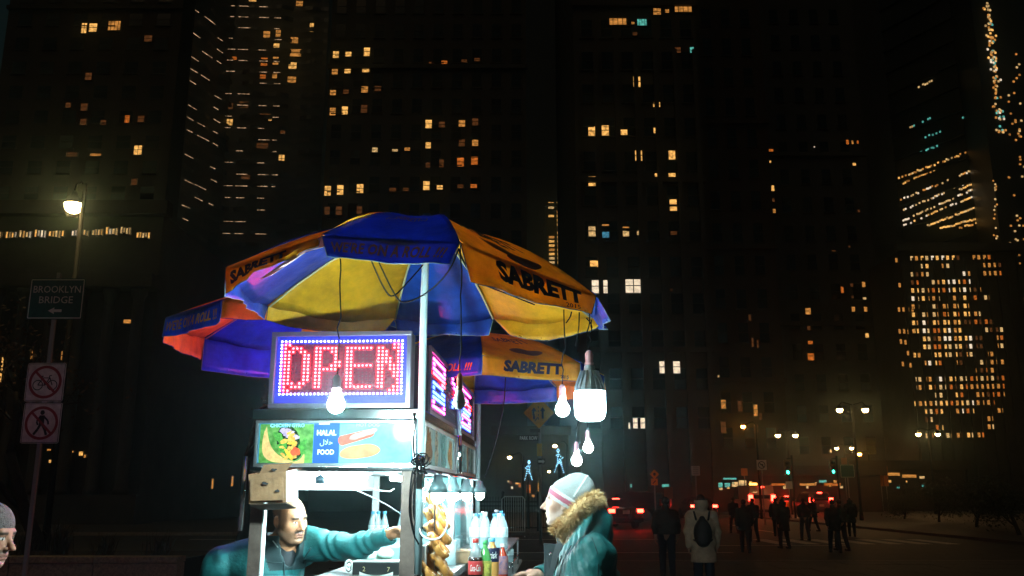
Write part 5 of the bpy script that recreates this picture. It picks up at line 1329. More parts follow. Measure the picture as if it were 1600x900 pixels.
# -- municipal block right of centre
B4 = block('municipal_building', 'tall dark stone building right of the umbrella with a column of yellow windows', 'building', 5.4, 16.2, 72, 30, 88, stone_d, trims=(13,27.5,44))
P4_ = Plane((12,72), (1,0))
W4 = [(313,87,76,34,'m','blind'),(372,93,14,14,'m'),(407,90,42,34,'t','blind'),(380,135,20,18,'d'),(466,48,34,34,'m','quad'),(505,46,18,20,'m'),(568,38,76,32,'m','blind'),(566,10,70,14,'t','blind'),(547,198,26,30,'d'),(602,198,18,30,'t'),(387,322,32,52,'b'),(464,411,32,26,'b','plain'),(211,515,30,48,'b'),(264,512,32,50,'b'),(337,519,30,28,'b','plain'),(465,512,30,28,'b','plain'),(394,610,32,50,'b'),(524,608,30,44,'b','plain'),(212,710,32,46,'b'),(471,697,32,44,'b'),(525,696,32,44,'b'),(529,803,32,54,'b')]
wins(B4, P4_, W4, 840, 0, 2.5)
W4b = [(191,140,28,42,'l'),(239,152,28,26,'u','plain'),(238,118,28,8,'m','plain'),(309,148,28,24,'l','plain'),(309,126,28,7,'m','plain'),(359,145,24,20,'l','plain'),(478,146,26,16,'d'),(198,254,32,28,'b','plain'),(218,334,64,54,'w','quad'),(337,332,66,56,'w','quad'),(440,617,28,48,'w'),(488,617,28,48,'w'),(317,822,18,24,'w','plain'),(343,814,18,42,'w'),(369,814,18,42,'w'),(440,350,12,10,'d'),(470,345,10,8,'d')]
wins(B4, P4_, W4b, 840, 300, 2.25)
unlit(B4, Plane((5.4,72),(1,0)), .3, 10.8, 6, 84, 1.75, 3.1, .95, 1.7)
for i in range(7):
    mb = MB(); mb.box((5.6+i*1.72, 71.85, 20), (.36, .5, 39)); mb.build('pilaster', stone_d, B4)
# -- slim lit tower far behind
B5 = block('office_tower', 'slim far tower with lit floors just right of the umbrella top', 'building', 8.6, 16.6, 215, 20, 72, conc_d)
P5_ = Plane((12,215), (1,0)); k_ = random.Random(6)
for row in range(16):
    y = 318+row*6.6
    for c in range(3):
        pr_ = .9 if row in (0,1,3,8,9,11,12,13) else .35
        if k_.random() < pr_: add_window(B5, P5_, 861+c*13+(row*.1), y, 10, 4.5, k_.choice('bmbl'), 'plain')
# -- dim mid-right blocks
B6 = block('corner_building', 'dim stone corner building behind the twin street lamps with narrow lit windows', 'building', 18.8, 25.6, 84, 26, 58, brick_d, trims=(12,25,38))
P6_ = Plane((30,84), (1,0))
wins(B6, P6_, [(450,190,22,40,'m'),(518,198,18,48,'d'),(583,215,20,52,'m'),(450,285,24,50,'d'),(585,290,18,36,'d'),(430,80,8,24,'l'),(604,240,14,30,'d')], 960, 560, 2.647)
wins(B6, P6_, [(25,712,10,24,'d'),(35,800,10,36,'d'),(53,805,8,30,'d')], 1160, 180, 2.25)
unlit(B6, Plane((18.8,84),(1,0)), .2, 6.8, 5, 54, 2.0, 3.3, .9, 1.9)
B6b = block('apartment_building', 'unlit tall building behind the traffic lights with a few orange lights', 'building', 27.6, 41, 98, 26, 66, conc_d, trims=(20,40))
P6b = Plane((45,98), (1,0))
wins(B6b, P6b, [(100,125,18,12,'o'),(96,165,10,10,'b'),(105,258,14,24,'b'),(108,300,10,16,'d'),(110,338,14,18,'m'),(230,690,22,26,'m'),(232,745,14,26,'d'),(238,800,20,14,'o'),(240,850,26,28,'o'),(350,615,12,26,'o'),(383,598,12,14,'d'),(425,596,14,22,'m'),(428,645,14,10,'l'),(389,683,14,20,'m'),(432,683,14,20,'m'),(437,775,14,18,'b'),(386,640,10,10,'d'),(368,96,12,20,'o'),(386,97,8,16,'m'),(404,96,8,14,'o'),(392,174,14,12,'b'),(408,338,10,12,'d'),(252,113,6,6,'w'),(375,463,8,8,'d'),(320,478,16,5,'d')], 1160, 180, 2.25, 'plain')
unlit(B6b, Plane((27.6,98),(1,0)), .3, 13.2, 5, 62, 2.4, 3.4, 1.0, 1.8)
# -- lit office grid at the right
B7 = block('office_tower', 'large office slab at the right with a dense grid of lit windows', 'building', 39.8, 52, 89, 8, 26, conc_d)
P7_ = Plane((45,89), (1,.0)); k_ = random.Random(9)
for row in range(23):
    y = 404+row*12.6
    for c in range(10):
        x = 1424+c*16.2+(y-404)*.028
        if x > 1566: continue
        frac = .93-.05*c-.10*(row in (2,3,7,14))-.28*(c == 0)-.2*(row > 19)
        if k_.random() < frac:
            for s in (0, 1): add_window(B7, P7_, x+s*7.2, y-(c*.25), 5.6, 8.2, k_.choice('bbbmmlldow' if c < 6 else 'mmmdol'), 'plain')
for x, y in ((1404,484),(1411,484),(1418,484),(1425,484),(1405,518),(1412,518),(1419,519),(1426,518),(1407,534),(1414,535),(1405,446),(1400,407),(1418,552),(1425,553),(1410,569),(1422,571)): add_window(B7, P7_, x, y, 4.5, 8, 'm', 'plain')
for i in range(12):
    mb = MB(); mb.box((40+i*1.07, 88.9, 12.7), (.2,.3,25)); mb.build('mullion', conc_d, B7)
# -- glass tower with slanting rows
B8 = thing('glass_tower', 'dark glass tower at the upper right with slanting rows of small lights', 'building', (60, 110, 0))
q1 = at(1540, 250, 100); ang = math.radians(117.5); d8 = (math.cos(ang), math.sin(ang)); P8_ = Plane((q1.x, q1.y), d8)
q0 = P8_.hit(1403, 300)
mb = MB(); mb.poly([(q1.x,q1.y,0),(q1.x+16,q1.y+10,0),(q0.x+18,q0.y+12,0),(q0.x,q0.y,0)], 72, (0,0,1)); mb.build('wall', metal_d, B8)
small = MB(); sm_w = {k: MB() for k in 'blmtw'}
def glint(store, pl, px, py, wpx, hpx, m):
    p = pl.hit(px, py); dep = p.y*math.cos(PITCH)+(p.z-CAMZ)*math.sin(PITCH); fs = abs(pl.d.x*p.y-pl.d.y*p.x)/p.y
    store[m].box(p+pl.n*.05, (wpx/F_PX*dep/max(.15, fs), .1, hpx/F_PX*dep), pl.R)
k_ = random.Random(3)
for x0, y0, x1, y1, den, ms in ((1405,278,1522,234,.85,'mmbl'),(1412,286,1460,266,.7,'mmb'),(1408,312,1530,262,.55,'lwm'),(1410,330,1532,276,.6,'lwl'),(1412,344,1530,292,.6,'lwl'),(1413,352,1532,302,.5,'lwb'),(1450,352,1532,322,.95,'bl'),(1470,357,1535,340,.98,'bbl'),(1500,356,1537,346,.9,'bm'),(1500,296,1530,284,.9,'bl'),(1420,200,1470,178,.35,'tlt'),(1418,222,1472,206,.4,'tt'),(1423,240,1470,228,.3,'tt'),(1436,135,1456,127,.8,'ll'),(1505,185,1512,180,.7,'tw'),(1512,222,1522,218,.8,'lm')):
    n_ = int((x1-x0)/2.6)
    for i in range(n_):
        t = i/max(1,n_-1)
        if k_.random() < den: glint(sm_w, P8_, x0+(x1-x0)*t, y0+(y1-y0)*t+k_.uniform(-1.2,1.2), 1.9, 2.6, k_.choice(ms))
for k in sm_w:
    if sm_w[k].v: sm_w[k].build('lit_windows', PM[k], B8, kind='stuff')
mb = MB()
for i in range(22):
    z = 4+i*3.1; a_, b_ = q1+Vector((0,0,0)), q0; mb.bar((q1.x+P8_.n.x*.1, q1.y+P8_.n.y*.1, z), (q0.x+P8_.n.x*.1, q0.y+P8_.n.y*.1, z), .3, .25)
mb.build('floor_bands', metal_d, B8, kind='stuff')
# -- narrow edge-on tower, right edge
B9 = thing('skyscraper', 'skyscraper at the right edge, its corner a column of tiny lights', 'building', (62, 106, 0))
P9_ = Plane(at(1550,100,94).to_2d(), (1,.3)); a0, a1 = P9_.hit(1529,100), P9_.hit(1680,100)
mb = MB(); mb.poly([(a0.x,a0.y,0),(a1.x,a1.y,0),(a1.x,a1.y+24,0),(a0.x+6,a0.y+24,0)], 120, (0,0,1)); mb.build('wall', metal_d, B9)
sm9 = {k: MB() for k in 'bmltw'}
for i in range(120):
    y = k_.uniform(0,208); glint(sm9, P9_, 1538+y*.105+k_.gauss(4,3.4), y, 2.2, 3.0, k_.choice('bmmlltw' if y > 60 else 'mlbt'))
for i in range(60): y = k_.uniform(60,640); glint(sm9, P9_, k_.uniform(1575,1600), y, 2.2, 2.6, k_.choice('mmml'))
for i in range(26): y = k_.uniform(280,420); glint(sm9, P9_, k_.uniform(1550,1556)+y*.005, y, 1.6, 2.4, k_.choice('ml'))
for k in sm9:
    if sm9[k].v: sm9[k].build('lit_windows', PM[k], B9, kind='stuff')
# -- colonnaded hall at the left
B10 = block('colonnade_hall', 'low classical hall at the left with a lit attic band and lit gaps between columns', 'building', -62, -20.3, 50, 26, 17.5, stone_d, trims=(14.0,))
P10 = Plane((-40,50), (1,.0))
k_ = random.Random(12)
for x0, x1, yy in ((0,7,368),(10,28,368),(31,51,367),(55,74,366),(77,102,366),(113,140,365),(145,162,364),(166,186,362),(189,206,361),(214,236,368)):
    n_ = max(2, int((x1-x0)/4.2))
    for i in range(n_): add_window(B10, P10, x0+(i+.5)*(x1-x0)/n_, yy+k_.uniform(-1,1), (x1-x0)/n_*.92, k_.uniform(9,14), k_.choice('lwlb'), 'blind' if i % 2 else 'plain')
for x, y, w_, h_ in ((4,578,5,44),(51,555,4,16),(74,555,3,12),(98,556,3,16),(123,557,3,14),(117,590,5,26),(166,584,5,30),(112,647,5,36),(160,644,6,40),(22,432,3,16),(69,427,3,10),(91,427,3,12),(113,428,3,10),(136,430,3,14),(200,503,14,7),(333,756,4,16),(364,752,4,16)): add_window(B10, P10, x, y, w_, h_, 'm' if x > 300 or y < 560 else 'b', 'plain')
for i in range(26):
    x = -61+i*1.6
    mb = MB(); mb.lathe([(.42,0),(.42,.3),(.34,.4),(.30,10.6),(.36,10.9),(.46,11.0),(.46,11.3)], (x, 49.3, 1.6), 10); mb.build('column', stone_d, B10, True)
mb = MB(); mb.box((-41,49.2,13.25), (42,1.6,.7)); mb.build('entablature', stone_d, B10)
mb = MB(); mb.box((-41,48.9,.8), (43,2.4,1.6)); mb.build('plinth', stone_d, B10)
for x, y, w_, h_, m in ((10,707,22,3,'m'),(10,716,20,3,'m'),(78,703,8,3,'m'),(94,703,14,3,'m'),(80,721,6,5,'b'),(93,720,12,7,'w'),(105,722,4,3,'l'),(128,709,8,7,'b'),(134,713,5,5,'m'),(195,711,4,3,'l'),(204,713,3,3,'l'),(115,706,4,3,'m')): add_window(B10, P10, x, y, w_, h_, m, 'plain')
# -- skyline filling the far end of the street
B11 = block('low_shops', 'low row of lit shops at the end of the street behind the cars', 'building', 17.2, 32, 79.6, 4, 3.3, brick_d)
P11 = Plane((24,79.6), (1,0))
for x, y, w_, h_, m in ((1102,758,10,9,'t'),(1113,758,10,8,'w'),(1124,758,11,8,'t'),(1136,758,10,7,'t'),(1148,757,12,8,'l'),(1160,757,14,14,'l'),(1108,748,30,3,'l'),(1140,748,24,3,'t'),(1222,757,40,4,'o'),(1262,757,30,4,'m'),(1300,757,30,5,'o'),(1285,752,14,4,'t')): add_window(B11, P11, x, y, w_, h_, m, 'plain')
B12 = block('street_block', 'long dim street block at the right end with lit awnings above the traffic', 'building', 31.5, 41.5, 84, 4, 3.9, brick_d)
P12 = Plane((36,84), (1,0))
for x, y, w_, h_, m in ((1324,751,6,22,'o'),(1382,745,5,26,'d'),(1396,741,22,5,'m'),(1420,744,26,5,'m'),(1386,752,14,4,'b'),(1342,759,5,10,'w'),(1330,756,4,12,'t'),(1440,746,10,4,'l')): add_window(B12, P12, x, y, w_, h_, m, 'plain')
B13 = block('park_side_building', 'unlit building far behind the road sign at the middle of the picture', 'building', -1.5, 5.2, 83.5, 4, 7, brick_d)
P13 = Plane((0,83.5), (1,0))
for x, y, w_, h_, m in ((812,758,4,8,'o'),(798,754,5,6,'d'),(826,764,7,14,'o'),(842,762,4,16,'m'),(833,775,5,4,'m')): add_window(B13, P13, x, y, w_, h_, m, 'plain')
B14 = block('backdrop_building', 'dark unlit block filling the gap behind the colonnade and the tower', 'building', -130, -64, 130, 30, 48, conc_d)
B15 = block('backdrop_building', 'dark far block at the right beyond the office slab', 'building', 101, 190, 175, 30, 62, conc_d)
wins(B4, P4_, [(888,746,12,8,'t'),(918,752,3,20,'d'),(982,759,12,6,'t'),(1040,759,14,5,'t')], 0, 0, 1, 'plain')
B16 = block('sky_blocker', 'added dark block hiding the sky in the gap between office block and municipal building', 'building', 0, 26, 250, 20, 165, conc_d)  # two dark blocks added to cover the paler night sky between buildings
B17 = block('sky_blocker', 'added dark block hiding the sky in the gap left of the slanting glass tower', 'building', 49, 66, 138, 20, 112, conc_d)
k_ = random.Random(77)
for i in range(26):
    b_, pl_, xa, xb = ((B11,P11,1100,1318),(B12,P12,1322,1446),(B13,P13,792,822))[0 if i < 15 else (1 if i < 23 else 2)]
    add_window(b_, pl_, k_.uniform(xa, xb), k_.uniform(752, 764), k_.uniform(3,7), k_.uniform(2.5,5), k_.choice('lbwbtom'), 'plain')
# ================================================================== street furniture
lamp_warm = M('street_lamp_glow', (.9,.9,.9), .4, emis=(1,.56,.20), estr=75)
lamp_sodium = M('sodium_glow', (.9,.6,.3), .4, emis=(1,.28,.03), estr=180)
lamp_big = M('big_lamp_glow', (.9,.9,.8), .4, emis=(1,.64,.24), estr=120)
iron = M('iron_dark', (.012,.013,.013), .8, 0, spec=.1)
# ---- tall lamp at the left
LP = at(115, 320, 25)
sl = thing('street_lamp', 'tall street lamp with a bell shaped head glowing yellow white, alone at the upper left', 'street lamp', (LP.x+.28, 25, 0))
mb = MB(); mb.lathe([(.0,-.25),(.10,-.24),(.19,-.18),(.235,-.08),(.25,.02),(.24,.03)], LP, 20); mb.build('glowing_bowl', lamp_big, sl, True)
mb = MB(); mb.lathe([(.27,.02),(.275,.05),(.24,.10),(.17,.22),(.09,.30),(.07,.42),(.0,.44)], LP, 20); mb.build('bell_hood', iron, sl, True)
mb = MB(); 
for i in range(6):
    a = i*math.pi/3; mb.tube([LP+Vector((.26*math.cos(a), .26*math.sin(a), .02)), LP+Vector((.25*math.cos(a),.25*math.sin(a),-.14)), LP+Vector((.14*math.cos(a),.14*math.sin(a),-.33)), LP+Vector((0,0,-.38))], .012, 6)
mb.build('wire_guard', iron, sl, True)
mb = MB(); mb.tube([LP+Vector((0,0,.43)), LP+Vector((.03,0,.62)), LP+Vector((.16,0,.72)), LP+Vector((.28,0,.6))], .035, 8); mb.build('arm', iron, sl, True)
mb = MB(); mb.tube([(LP.x+.28,25,0),(LP.x+.28,25,1.0),(LP.x+.28,25,LP.z+.66)], [.14,.09,.06], 10); mb.build('pole', iron, sl, True)
# ---- twin lamps along the street
def twin_lamp(px, py, Y, sep, label, m=None):
    p = at(px, py, Y); t = thing('street_lamp', label, 'street lamp', (p.x, Y, 0), 'twin headed street lamps along the road')
    s = sep/F_PX*Y/2; r = .19
    mb = MB(); mb.tube([(p.x,Y,0),(p.x,Y,.8),(p.x,Y,p.z+.35)], [.15,.09,.06], 8); mb.build('pole', iron, t, True)
    mb = MB(); mb.tube([(p.x-s,Y,p.z+.28),(p.x-s*.8,Y,p.z+.48),(p.x,Y,p.z+.30),(p.x+s*.8,Y,p.z+.48),(p.x+s,Y,p.z+.28)], .035, 6); mb.build('cross_arm', iron, t, True)
    for q in (-1, 1):
        c = Vector((p.x+q*s, Y, p.z))
        mb = MB(); mb.lathe([(.26,.02),(.22,.12),(.10,.22),(.05,.3),(.0,.3)], c, 12); hd_ = mb.build('lamp_head', iron, t, True)
        mb = MB(); mb.ball(c, (r,r,r*.95), 14); mb.build('globe', m or lamp_warm, hd_, True)
for a in ((1087,658,85,17,'nearest twin street lamp left of the traffic, in front of the stone corner building'),(1229,680,70,27,'twin street lamp with wide spread globes above the green signal'),(1332,640,55,40,'tallest twin street lamp, wide arms high over the crowd'),(1319,700,95,23,'small twin street lamp directly under the tallest one'),(1377,713,120,14,'little twin lamp between the banner and the second green light'),(1450,678,72,30,'twin street lamp below the lit office grid'),(1454,730,150,15,'lowest and farthest twin street lamp by the end of the street')):
    twin_lamp(*a)
for px, py, Y, r, lab, m in ((1161,667,62,.13,'lone bright orange sodium lamp on a cobra arm over the cars','s'),(1343,710,90,.17,'orange lamp low beside the far twin lamps','s'),(867,697,70,.13,'small warm lamp right of the street name sign','w'),(796,715,60,.12,'small pale lamp behind the thin hanging cable','w'),(858,737,75,.09,'tiny warm lamp beside the lit figure','w'),(1500,705,110,.16,'first small white lamp at the dark right side','w'),(1522,705,112,.14,'second small white lamp at the dark right side','w'),(1558,738,120,.12,'faint orange lamp at the right edge trees','s'),(1468,736,130,.13,'first of three small lamps right of the banners','w'),(1484,739,132,.12,'second of three small lamps right of the banners','w'),(1538,725,118,.13,'third small lamp over the dark right side','w'),(1580,731,122,.12,'last small lamp by the right edge','w'),(1254,700,104,.14,'small lamp over the yellow taxi','s'),(1279,722,120,.13,'small lamp over the sport utility car','w')):
    p = at(px, py, Y); t = thing('street_lamp', lab, 'street lamp', (p.x+.9, Y, 0))
    mb = MB(); mb.tube([(p.x+.9,Y,0),(p.x+.9,Y,p.z+.1),(p.x+.7,Y,p.z+.35),(p.x,Y,p.z+r*1.1)], [.09,.06,.05,.04], 8); mb.build('pole', iron, t, True)
    mb = MB(); mb.box(p+Vector((.08,0,r*.85)), (r*3.4, r*2, r*.5), bev=.03); hd_ = mb.build('lamp_head', iron, t)
    mb = MB(); mb.ball(p, (r*1.15,r,r*.75), 12); mb.build('lens', lamp_sodium if m == 's' else lamp_warm, hd_, True)
# ---- sign posts
galv = M('galvanised', (.30,.30,.29), .5, .6); sign_back = M('sign_back', (.25,.25,.25), .5, .5)
s_green = M('sign_green', (.012,.075,.060), .45, noise=(9,.2)); s_white = M('sign_white', (.50,.45,.37), .5, noise=(8,.25)); s_red = M('sign_red', (.22,.02,.02), .5); s_black = M('sign_black', (.012,.012,.012), .5); s_yel = M('sign_yellow', (.92,.38,.02), .45, noise=(10,.2)); s_letter = M('sign_letters', (.58,.60,.52), .5)
sp = thing('sign_post', 'post at the left with a green direction sign above two square prohibition signs', 'sign post', (at(70,600,13).x, 13, 0))
X0 = sp.location.x
mb = MB(); mb.box((X0, 13.05, 2.45), (.05,.05,4.9)); mb.build('post', galv, sp)
def plate(par, c, w_, h_, m, name, r=.03, yaw=0., roll=0., **kw):
    """sheet metal sign with rounded corners; returns (object, point function)"""
    c = Vector(c); Rr = Matrix.Rotation(yaw, 3, 'Z') @ Matrix.Rotation(roll, 3, 'Y'); ux, uy, n = Rr @ Vector((1,0,0)), Rr @ Vector((0,0,1)), Rr @ Vector((0,-1,0))
    pts = []
    for sx, sy, a0 in ((1,1,0),(-1,1,90),(-1,-1,180),(1,-1,270)):
        for k in range(4): a = math.radians(a0+k*30); pts.append(c+ux*(sx*(w_/2-r)+r*math.cos(a))+uy*(sy*(h_/2-r)+r*math.sin(a)))
    mb = MB(); mb.poly(pts, .004, n); o = mb.build(name, m, par, **kw)
    return o, (lambda x, y, l=1: c+ux*x+uy*y+n*(.0045+.0012*l))
def ringpoly(P, r0, r1, n=36, l=1, a0=0, a1=2*math.pi):
    vs = [P(r*math.cos(a0+(a1-a0)*i/n), r*math.sin(a0+(a1-a0)*i/n), l) for r in (r0, r1) for i in range(n+1)]
    return vs, [(i, i+1, n+1+i+1, n+1+i) for i in range(n)]
def stroke(mb, P, pts, w_, l):
    for a, b in zip(pts, pts[1:]):
        d = Vector((b[0]-a[0], b[1]-a[1])); L_ = d.length or 1; nx, ny = -d.y/L_*w_/2, d.x/L_*w_/2
        mb.add([P(a[0]+nx,a[1]+ny,l),P(b[0]+nx,b[1]+ny,l),P(b[0]-nx,b[1]-ny,l),P(a[0]-nx,a[1]-ny,l)], [(0,1,2,3)])
def edge(mb, P, w_, h_, t, l=1):
    for q in ([(-w_/2,h_/2),(w_/2,h_/2)],[(-w_/2,-h_/2),(w_/2,-h_/2)],[(-w_/2,-h_/2),(-w_/2,h_/2)],[(w_/2,-h_/2),(w_/2,h_/2)]): stroke(mb, P, q, t, l); l += .1
c = at(88, 467, 13); g, P = plate(sp, c, .82, .62, s_green, 'direction_sign', yaw=.0, label='green sign reading BROOKLYN BRIDGE')
for s, y, wd in (('BROOKLYN',.145,.70),('BRIDGE',-.015,.50)): mb = MB(); text_on(mb, s, P(0,y), (1,0,0), (0,0,1), wd, .105, off=.0); mb.build('lettering', s_letter, g)
mb = MB(); stroke(mb, P, [(.10,-.18),(-.02,-.18)], .04, 1); mb.add([P(-.10,-.18),P(-.01,-.13),P(-.01,-.23)], [(0,1,2)]); mb.build('arrow', s_letter, g)
mb = MB(); edge(mb, P, .78, .58, .012); mb.build('border', s_letter, g)
c = at(71, 597, 13); g, P = plate(sp, c, .56, .56, s_white, 'no_bicycles_sign', label='square sign with a barred bicycle')
mb = MB(); vs, fs = ringpoly(P, .20, .24, l=2); mb.add(vs, fs); stroke(mb, P, [(-.15,.15),(.15,-.15)], .035, 3); mb.build('red_ring', s_red, g)
mb = MB()
for x in (-.105,.105): vs, fs = ringpoly(lambda a, b, l: P(a+x, b-.045, l), .062, .076, 24); mb.add(vs, fs)
for q in ([(-.105,-.045),(-.04,.06),(.06,.06),(0,-.045),(-.105,-.045)],[(-.055,.085),(0,-.045)],[(.105,-.045),(.05,.09),(.085,.095)],[(-.08,.085),(-.03,.085)]): stroke(mb, P, q, .014, 1.4)
mb.build('bicycle_symbol', s_black, g); mb = MB(); edge(mb, P, .53, .53, .008, .8); mb.build('border', s_black, g)
c = at(65, 661, 13); g, P = plate(sp, c, .55, .58, s_white, 'no_pedestrians_sign', label='square sign with a barred walking figure')
mb = MB(); vs, fs = ringpoly(P, .20, .24, l=2); mb.add(vs, fs); stroke(mb, P, [(-.15,.15),(.15,-.15)], .035, 3); mb.build('red_ring', s_red, g)
mb = MB(); mb.add([P(x,y,1.3) for x, y in ell(.0,.15,.032,.034,16)], [tuple(range(16))])
for q, w_ in (([(0,.11),(.0,-.02)],.075),([(.0,.0),(.055,-.09),(.085,-.17)],.036),([(-.005,.0),(-.045,-.09),(-.10,-.165)],.036),([(.03,.09),(.09,.03),(.10,-.02)],.026),([(-.03,.09),(-.07,.02),(-.05,-.03)],.026)): stroke(mb, P, q, w_, 1.4)
mb.build('walking_figure', s_black, g); mb = MB(); edge(mb, P, .52, .55, .008, .8); mb.build('border', s_black, g)
# road sign with street names
YS = 31.; c = at(842, 645, YS); rs = thing('sign_post', 'post with a yellow diamond merge sign and street name plates, between umbrella and drum lamp', 'sign post', (c.x+.03, YS, 0)); RX = c.x+.03
mb = MB(); mb.tube([(RX,YS+.06,0),(RX,YS+.06,c.z+.9)], .05, 8); mb.build('post', galv, rs, True)
g, P = plate(rs, c, .76, .76, s_yel, 'merge_sign', .05, 0, math.radians(45), label='yellow diamond sign with two arrows')
Pd = lambda x, y, l=1: c+Vector((x,0,y))+Vector((0,-.0045-.0012*l,0))
for q, tip in (([(-.17,-.22),(-.17,-.10),(-.20,-.02),(-.18,.06)],(-.17,.19)),([(.13,-.20),(.13,.08)],(.13,.20))):
    mb = MB(); stroke(mb, Pd, q, .07, 1); mb.add([Pd(tip[0],tip[1]),Pd(tip[0]-.09,tip[1]-.14),Pd(tip[0]+.09,tip[1]-.14)], [(0,1,2)]); mb.build('arrow', s_black, g)
mb = MB(); 
for k in range(4): stroke(mb, Pd, [(-.02,.22-.13*k),(-.02,.15-.13*k)], .025, 1)
stroke(mb, Pd, [(-.14,-.28),(-.02,-.14)], .03, 1.2); mb.build('dashed_line', s_black, g, kind='stuff')
c2_ = at(826, 684.5, YS-.1); g, P = plate(rs, c2_, .66, .19, M('street_name_black', (.008,.008,.010), .4), 'street_name_plate', .015, label='black plate reading PARK ROW')
mb = MB(); text_on(mb, 'PARK ROW', P(0,0), (1,0,0), (0,0,1), .60, .135, off=.02); mb.build('lettering', M('name_letters', (.95,.95,.95), .4), g)
c3_ = at(836, 673, YS-.1); plate(rs, c3_, .34, .12, MATS['street_name_black'], 'street_name_plate', .015)
c4_ = at(846, 721, YS-.1); g, P = plate(rs, c4_, .26, .20, s_black, 'one_way_sign', .015)
mb = MB(); stroke(mb, P, [(-.10,0),(.05,0)], .07, 1); mb.add([P(.11,0),P(.04,.07),P(.04,-.07)], [(0,1,2)]); mb.build('arrow', MATS['name_letters'], g)
c5_ = at(843, 703, YS-.15); mb = MB(); mb.box(c5_, (.17,.18,.42), bev=.02); mb.build('signal_box', M('signal_yellow', (.6,.3,.02), .5), rs)
# lit holiday figures on poles
star = M('decoration_light', (.8,.9,1), .4, emis=(.30,.72,1), estr=2, sampling=False)
def figure(px, py, Y, h, label, flip):
    p = at(px, py, Y); t = thing('light_figure', label, 'light decoration', (p.x, Y, 0), 'lit figures on poles behind the customer')
    mb = MB(); mb.tube([(p.x,Y+.1,0),(p.x,Y+.1,p.z+h*.3)], .05, 6); mb.build('pole', iron, t, True)
    mb = MB(); k = random.Random(px)
    lines = [[(0,.42),(.05,.5),(.1,.42),(.05,.36),(0,.42)],[(.04,.34),(-.10,.12),(.08,.05),(.04,.34)],[(-.05,.2),(-.22,.1)],[(.04,.2),(.2,.28)],[(-.05,.05),(-.10,-.2),(-.18,-.5)],[(.05,.05),(.12,-.18),(.22,-.48)],[(-.05,.05),(.12,-.18)],[(.05,.05),(-.10,-.2)]]
    fr = MB()
    for L_ in lines:
        P_ = [(p.x+flip*a*h, Y, p.z+b*h) for a, b in L_]; fr.tube(P_, .012, 5)
        for a, b in zip(P_, P_[1:]):
            n_ = max(2, int((Vector(b)-Vector(a)).length/.07))
            for i in range(n_): q = Vector(a).lerp(Vector(b), i/n_); mb.ball(q+Vector((0,-.03,0)), .017+.012*k.random(), 5)
    fr.build('wire_frame', iron, t); mb.build('light_dots', star, t, kind='stuff')
figure(825, 736, 42, .95, 'smaller blue white light figure on a pole, left of the one way sign', 1)
figure(874, 721, 38, 1.05, 'taller blue white light figure on a pole, just above the wool hat', -1)
# signs and signals on the right
def small_sign(px, py, Y, w_, h_, m, label, name='street_sign', roll=0., text=None, post_=True):
    p = at(px, py, Y); t = thing(name, label, 'road sign', (p.x, Y, 0))
    if post_: mb = MB(); mb.tube([(p.x,Y+.05,0),(p.x,Y+.05,p.z+.2)], .035, 6); mb.build('post', galv, t, True)
    g, P = plate(t, p, w_, h_, m, 'plate', .03, 0, roll); return t, g, P
sign_lit = M('sign_pale', (.62,.60,.58), .5); sign_lit_y = M('sign_bright_yellow', (.8,.36,.02), .5); sign_or = M('sign_orange', (.6,.18,.03), .5); s_dim = M('sign_brown', (.3,.14,.08), .6)
t, g, P = small_sign(1087,735.5,50,.46,.52, sign_lit, 'pale square sign with lines of lettering under the nearest twin lamp')
for y in (.15,.05,-.06,-.16): mb = MB(); stroke(mb, P, [(-.15,y),(.15,y)], .035, 1); mb.build('text_line', M('sign_grey_text', (.2,.2,.24), .5), g)
t, g, P = small_sign(1190,726.5,50,.54,.54, sign_lit, 'white square no turn sign with a barred arrow, left of the green signal')
mb = MB(); vs, fs = ringpoly(P, .16,.20, l=1); mb.add(vs, fs); stroke(mb, P, [(-.12,.12),(.12,-.12)], .04, 2); stroke(mb, P, [(.07,-.1),(.07,.03),(-.08,.03)], .045, 1.5); mb.build('barred_arrow', s_black, g)
t, g, P = small_sign(1022.5,741,46,.34,.34, sign_lit_y, 'yellow diamond sign with a small plate below, left of the pale square sign', 'warning_sign', math.radians(45))
p = at(1022.5,753,46); g2, P2 = plate(t, p, .34, .33, sign_lit_y, 'lower_plate', .02); mb = MB(); stroke(mb, P2, [(-.08,-.08),(.06,.06)], .05, 1); mb.build('symbol', s_black, g2)
q = at(1022.5,741,46); mb = MB(); mb.add([q+Vector((x,-.008,y)) for x, y in ell(0,0,.07,.08,12)], [tuple(range(12))]); mb.build('symbol', s_black, g)
small_sign(1163,737.5,70,.50,.55, sign_or, 'orange work sign hanging among the traffic')
small_sign(1044.5,770,48,.45,.62, s_dim, 'brown board beside the black car at the left of the traffic')
small_sign(1233,758,60,.45,.48, sign_lit, 'pale sign low between the cars under the green signal')
t, g, P = small_sign(1319,721,62,.40,.50, s_dim, 'brown square sign above the green street sign')
t, g, P = small_sign(1324,736,60,.95,.85, s_green, 'wide dark green street sign beside the second green signal')
mb = MB(); edge(mb, P, .88, .78, .02); mb.build('border', s_letter, g)
for x in (1376,1384): small_sign(x, 744, 80, .40, 1.7, sign_or, 'orange banner, the %s of the pair by the lit awnings' % ('first' if x == 1376 else 'second'), 'banner')
small_sign(1452,711,90,.9,.9, s_green, 'dark green sign under the twin lamp below the office grid')
sig_g = M('signal_green', (.1,.6,.4), .4, emis=(.02,.85,.50), estr=30); sig_r = M('signal_red', (.6,.1,.1), .4, emis=(1,.02,.02), estr=6)
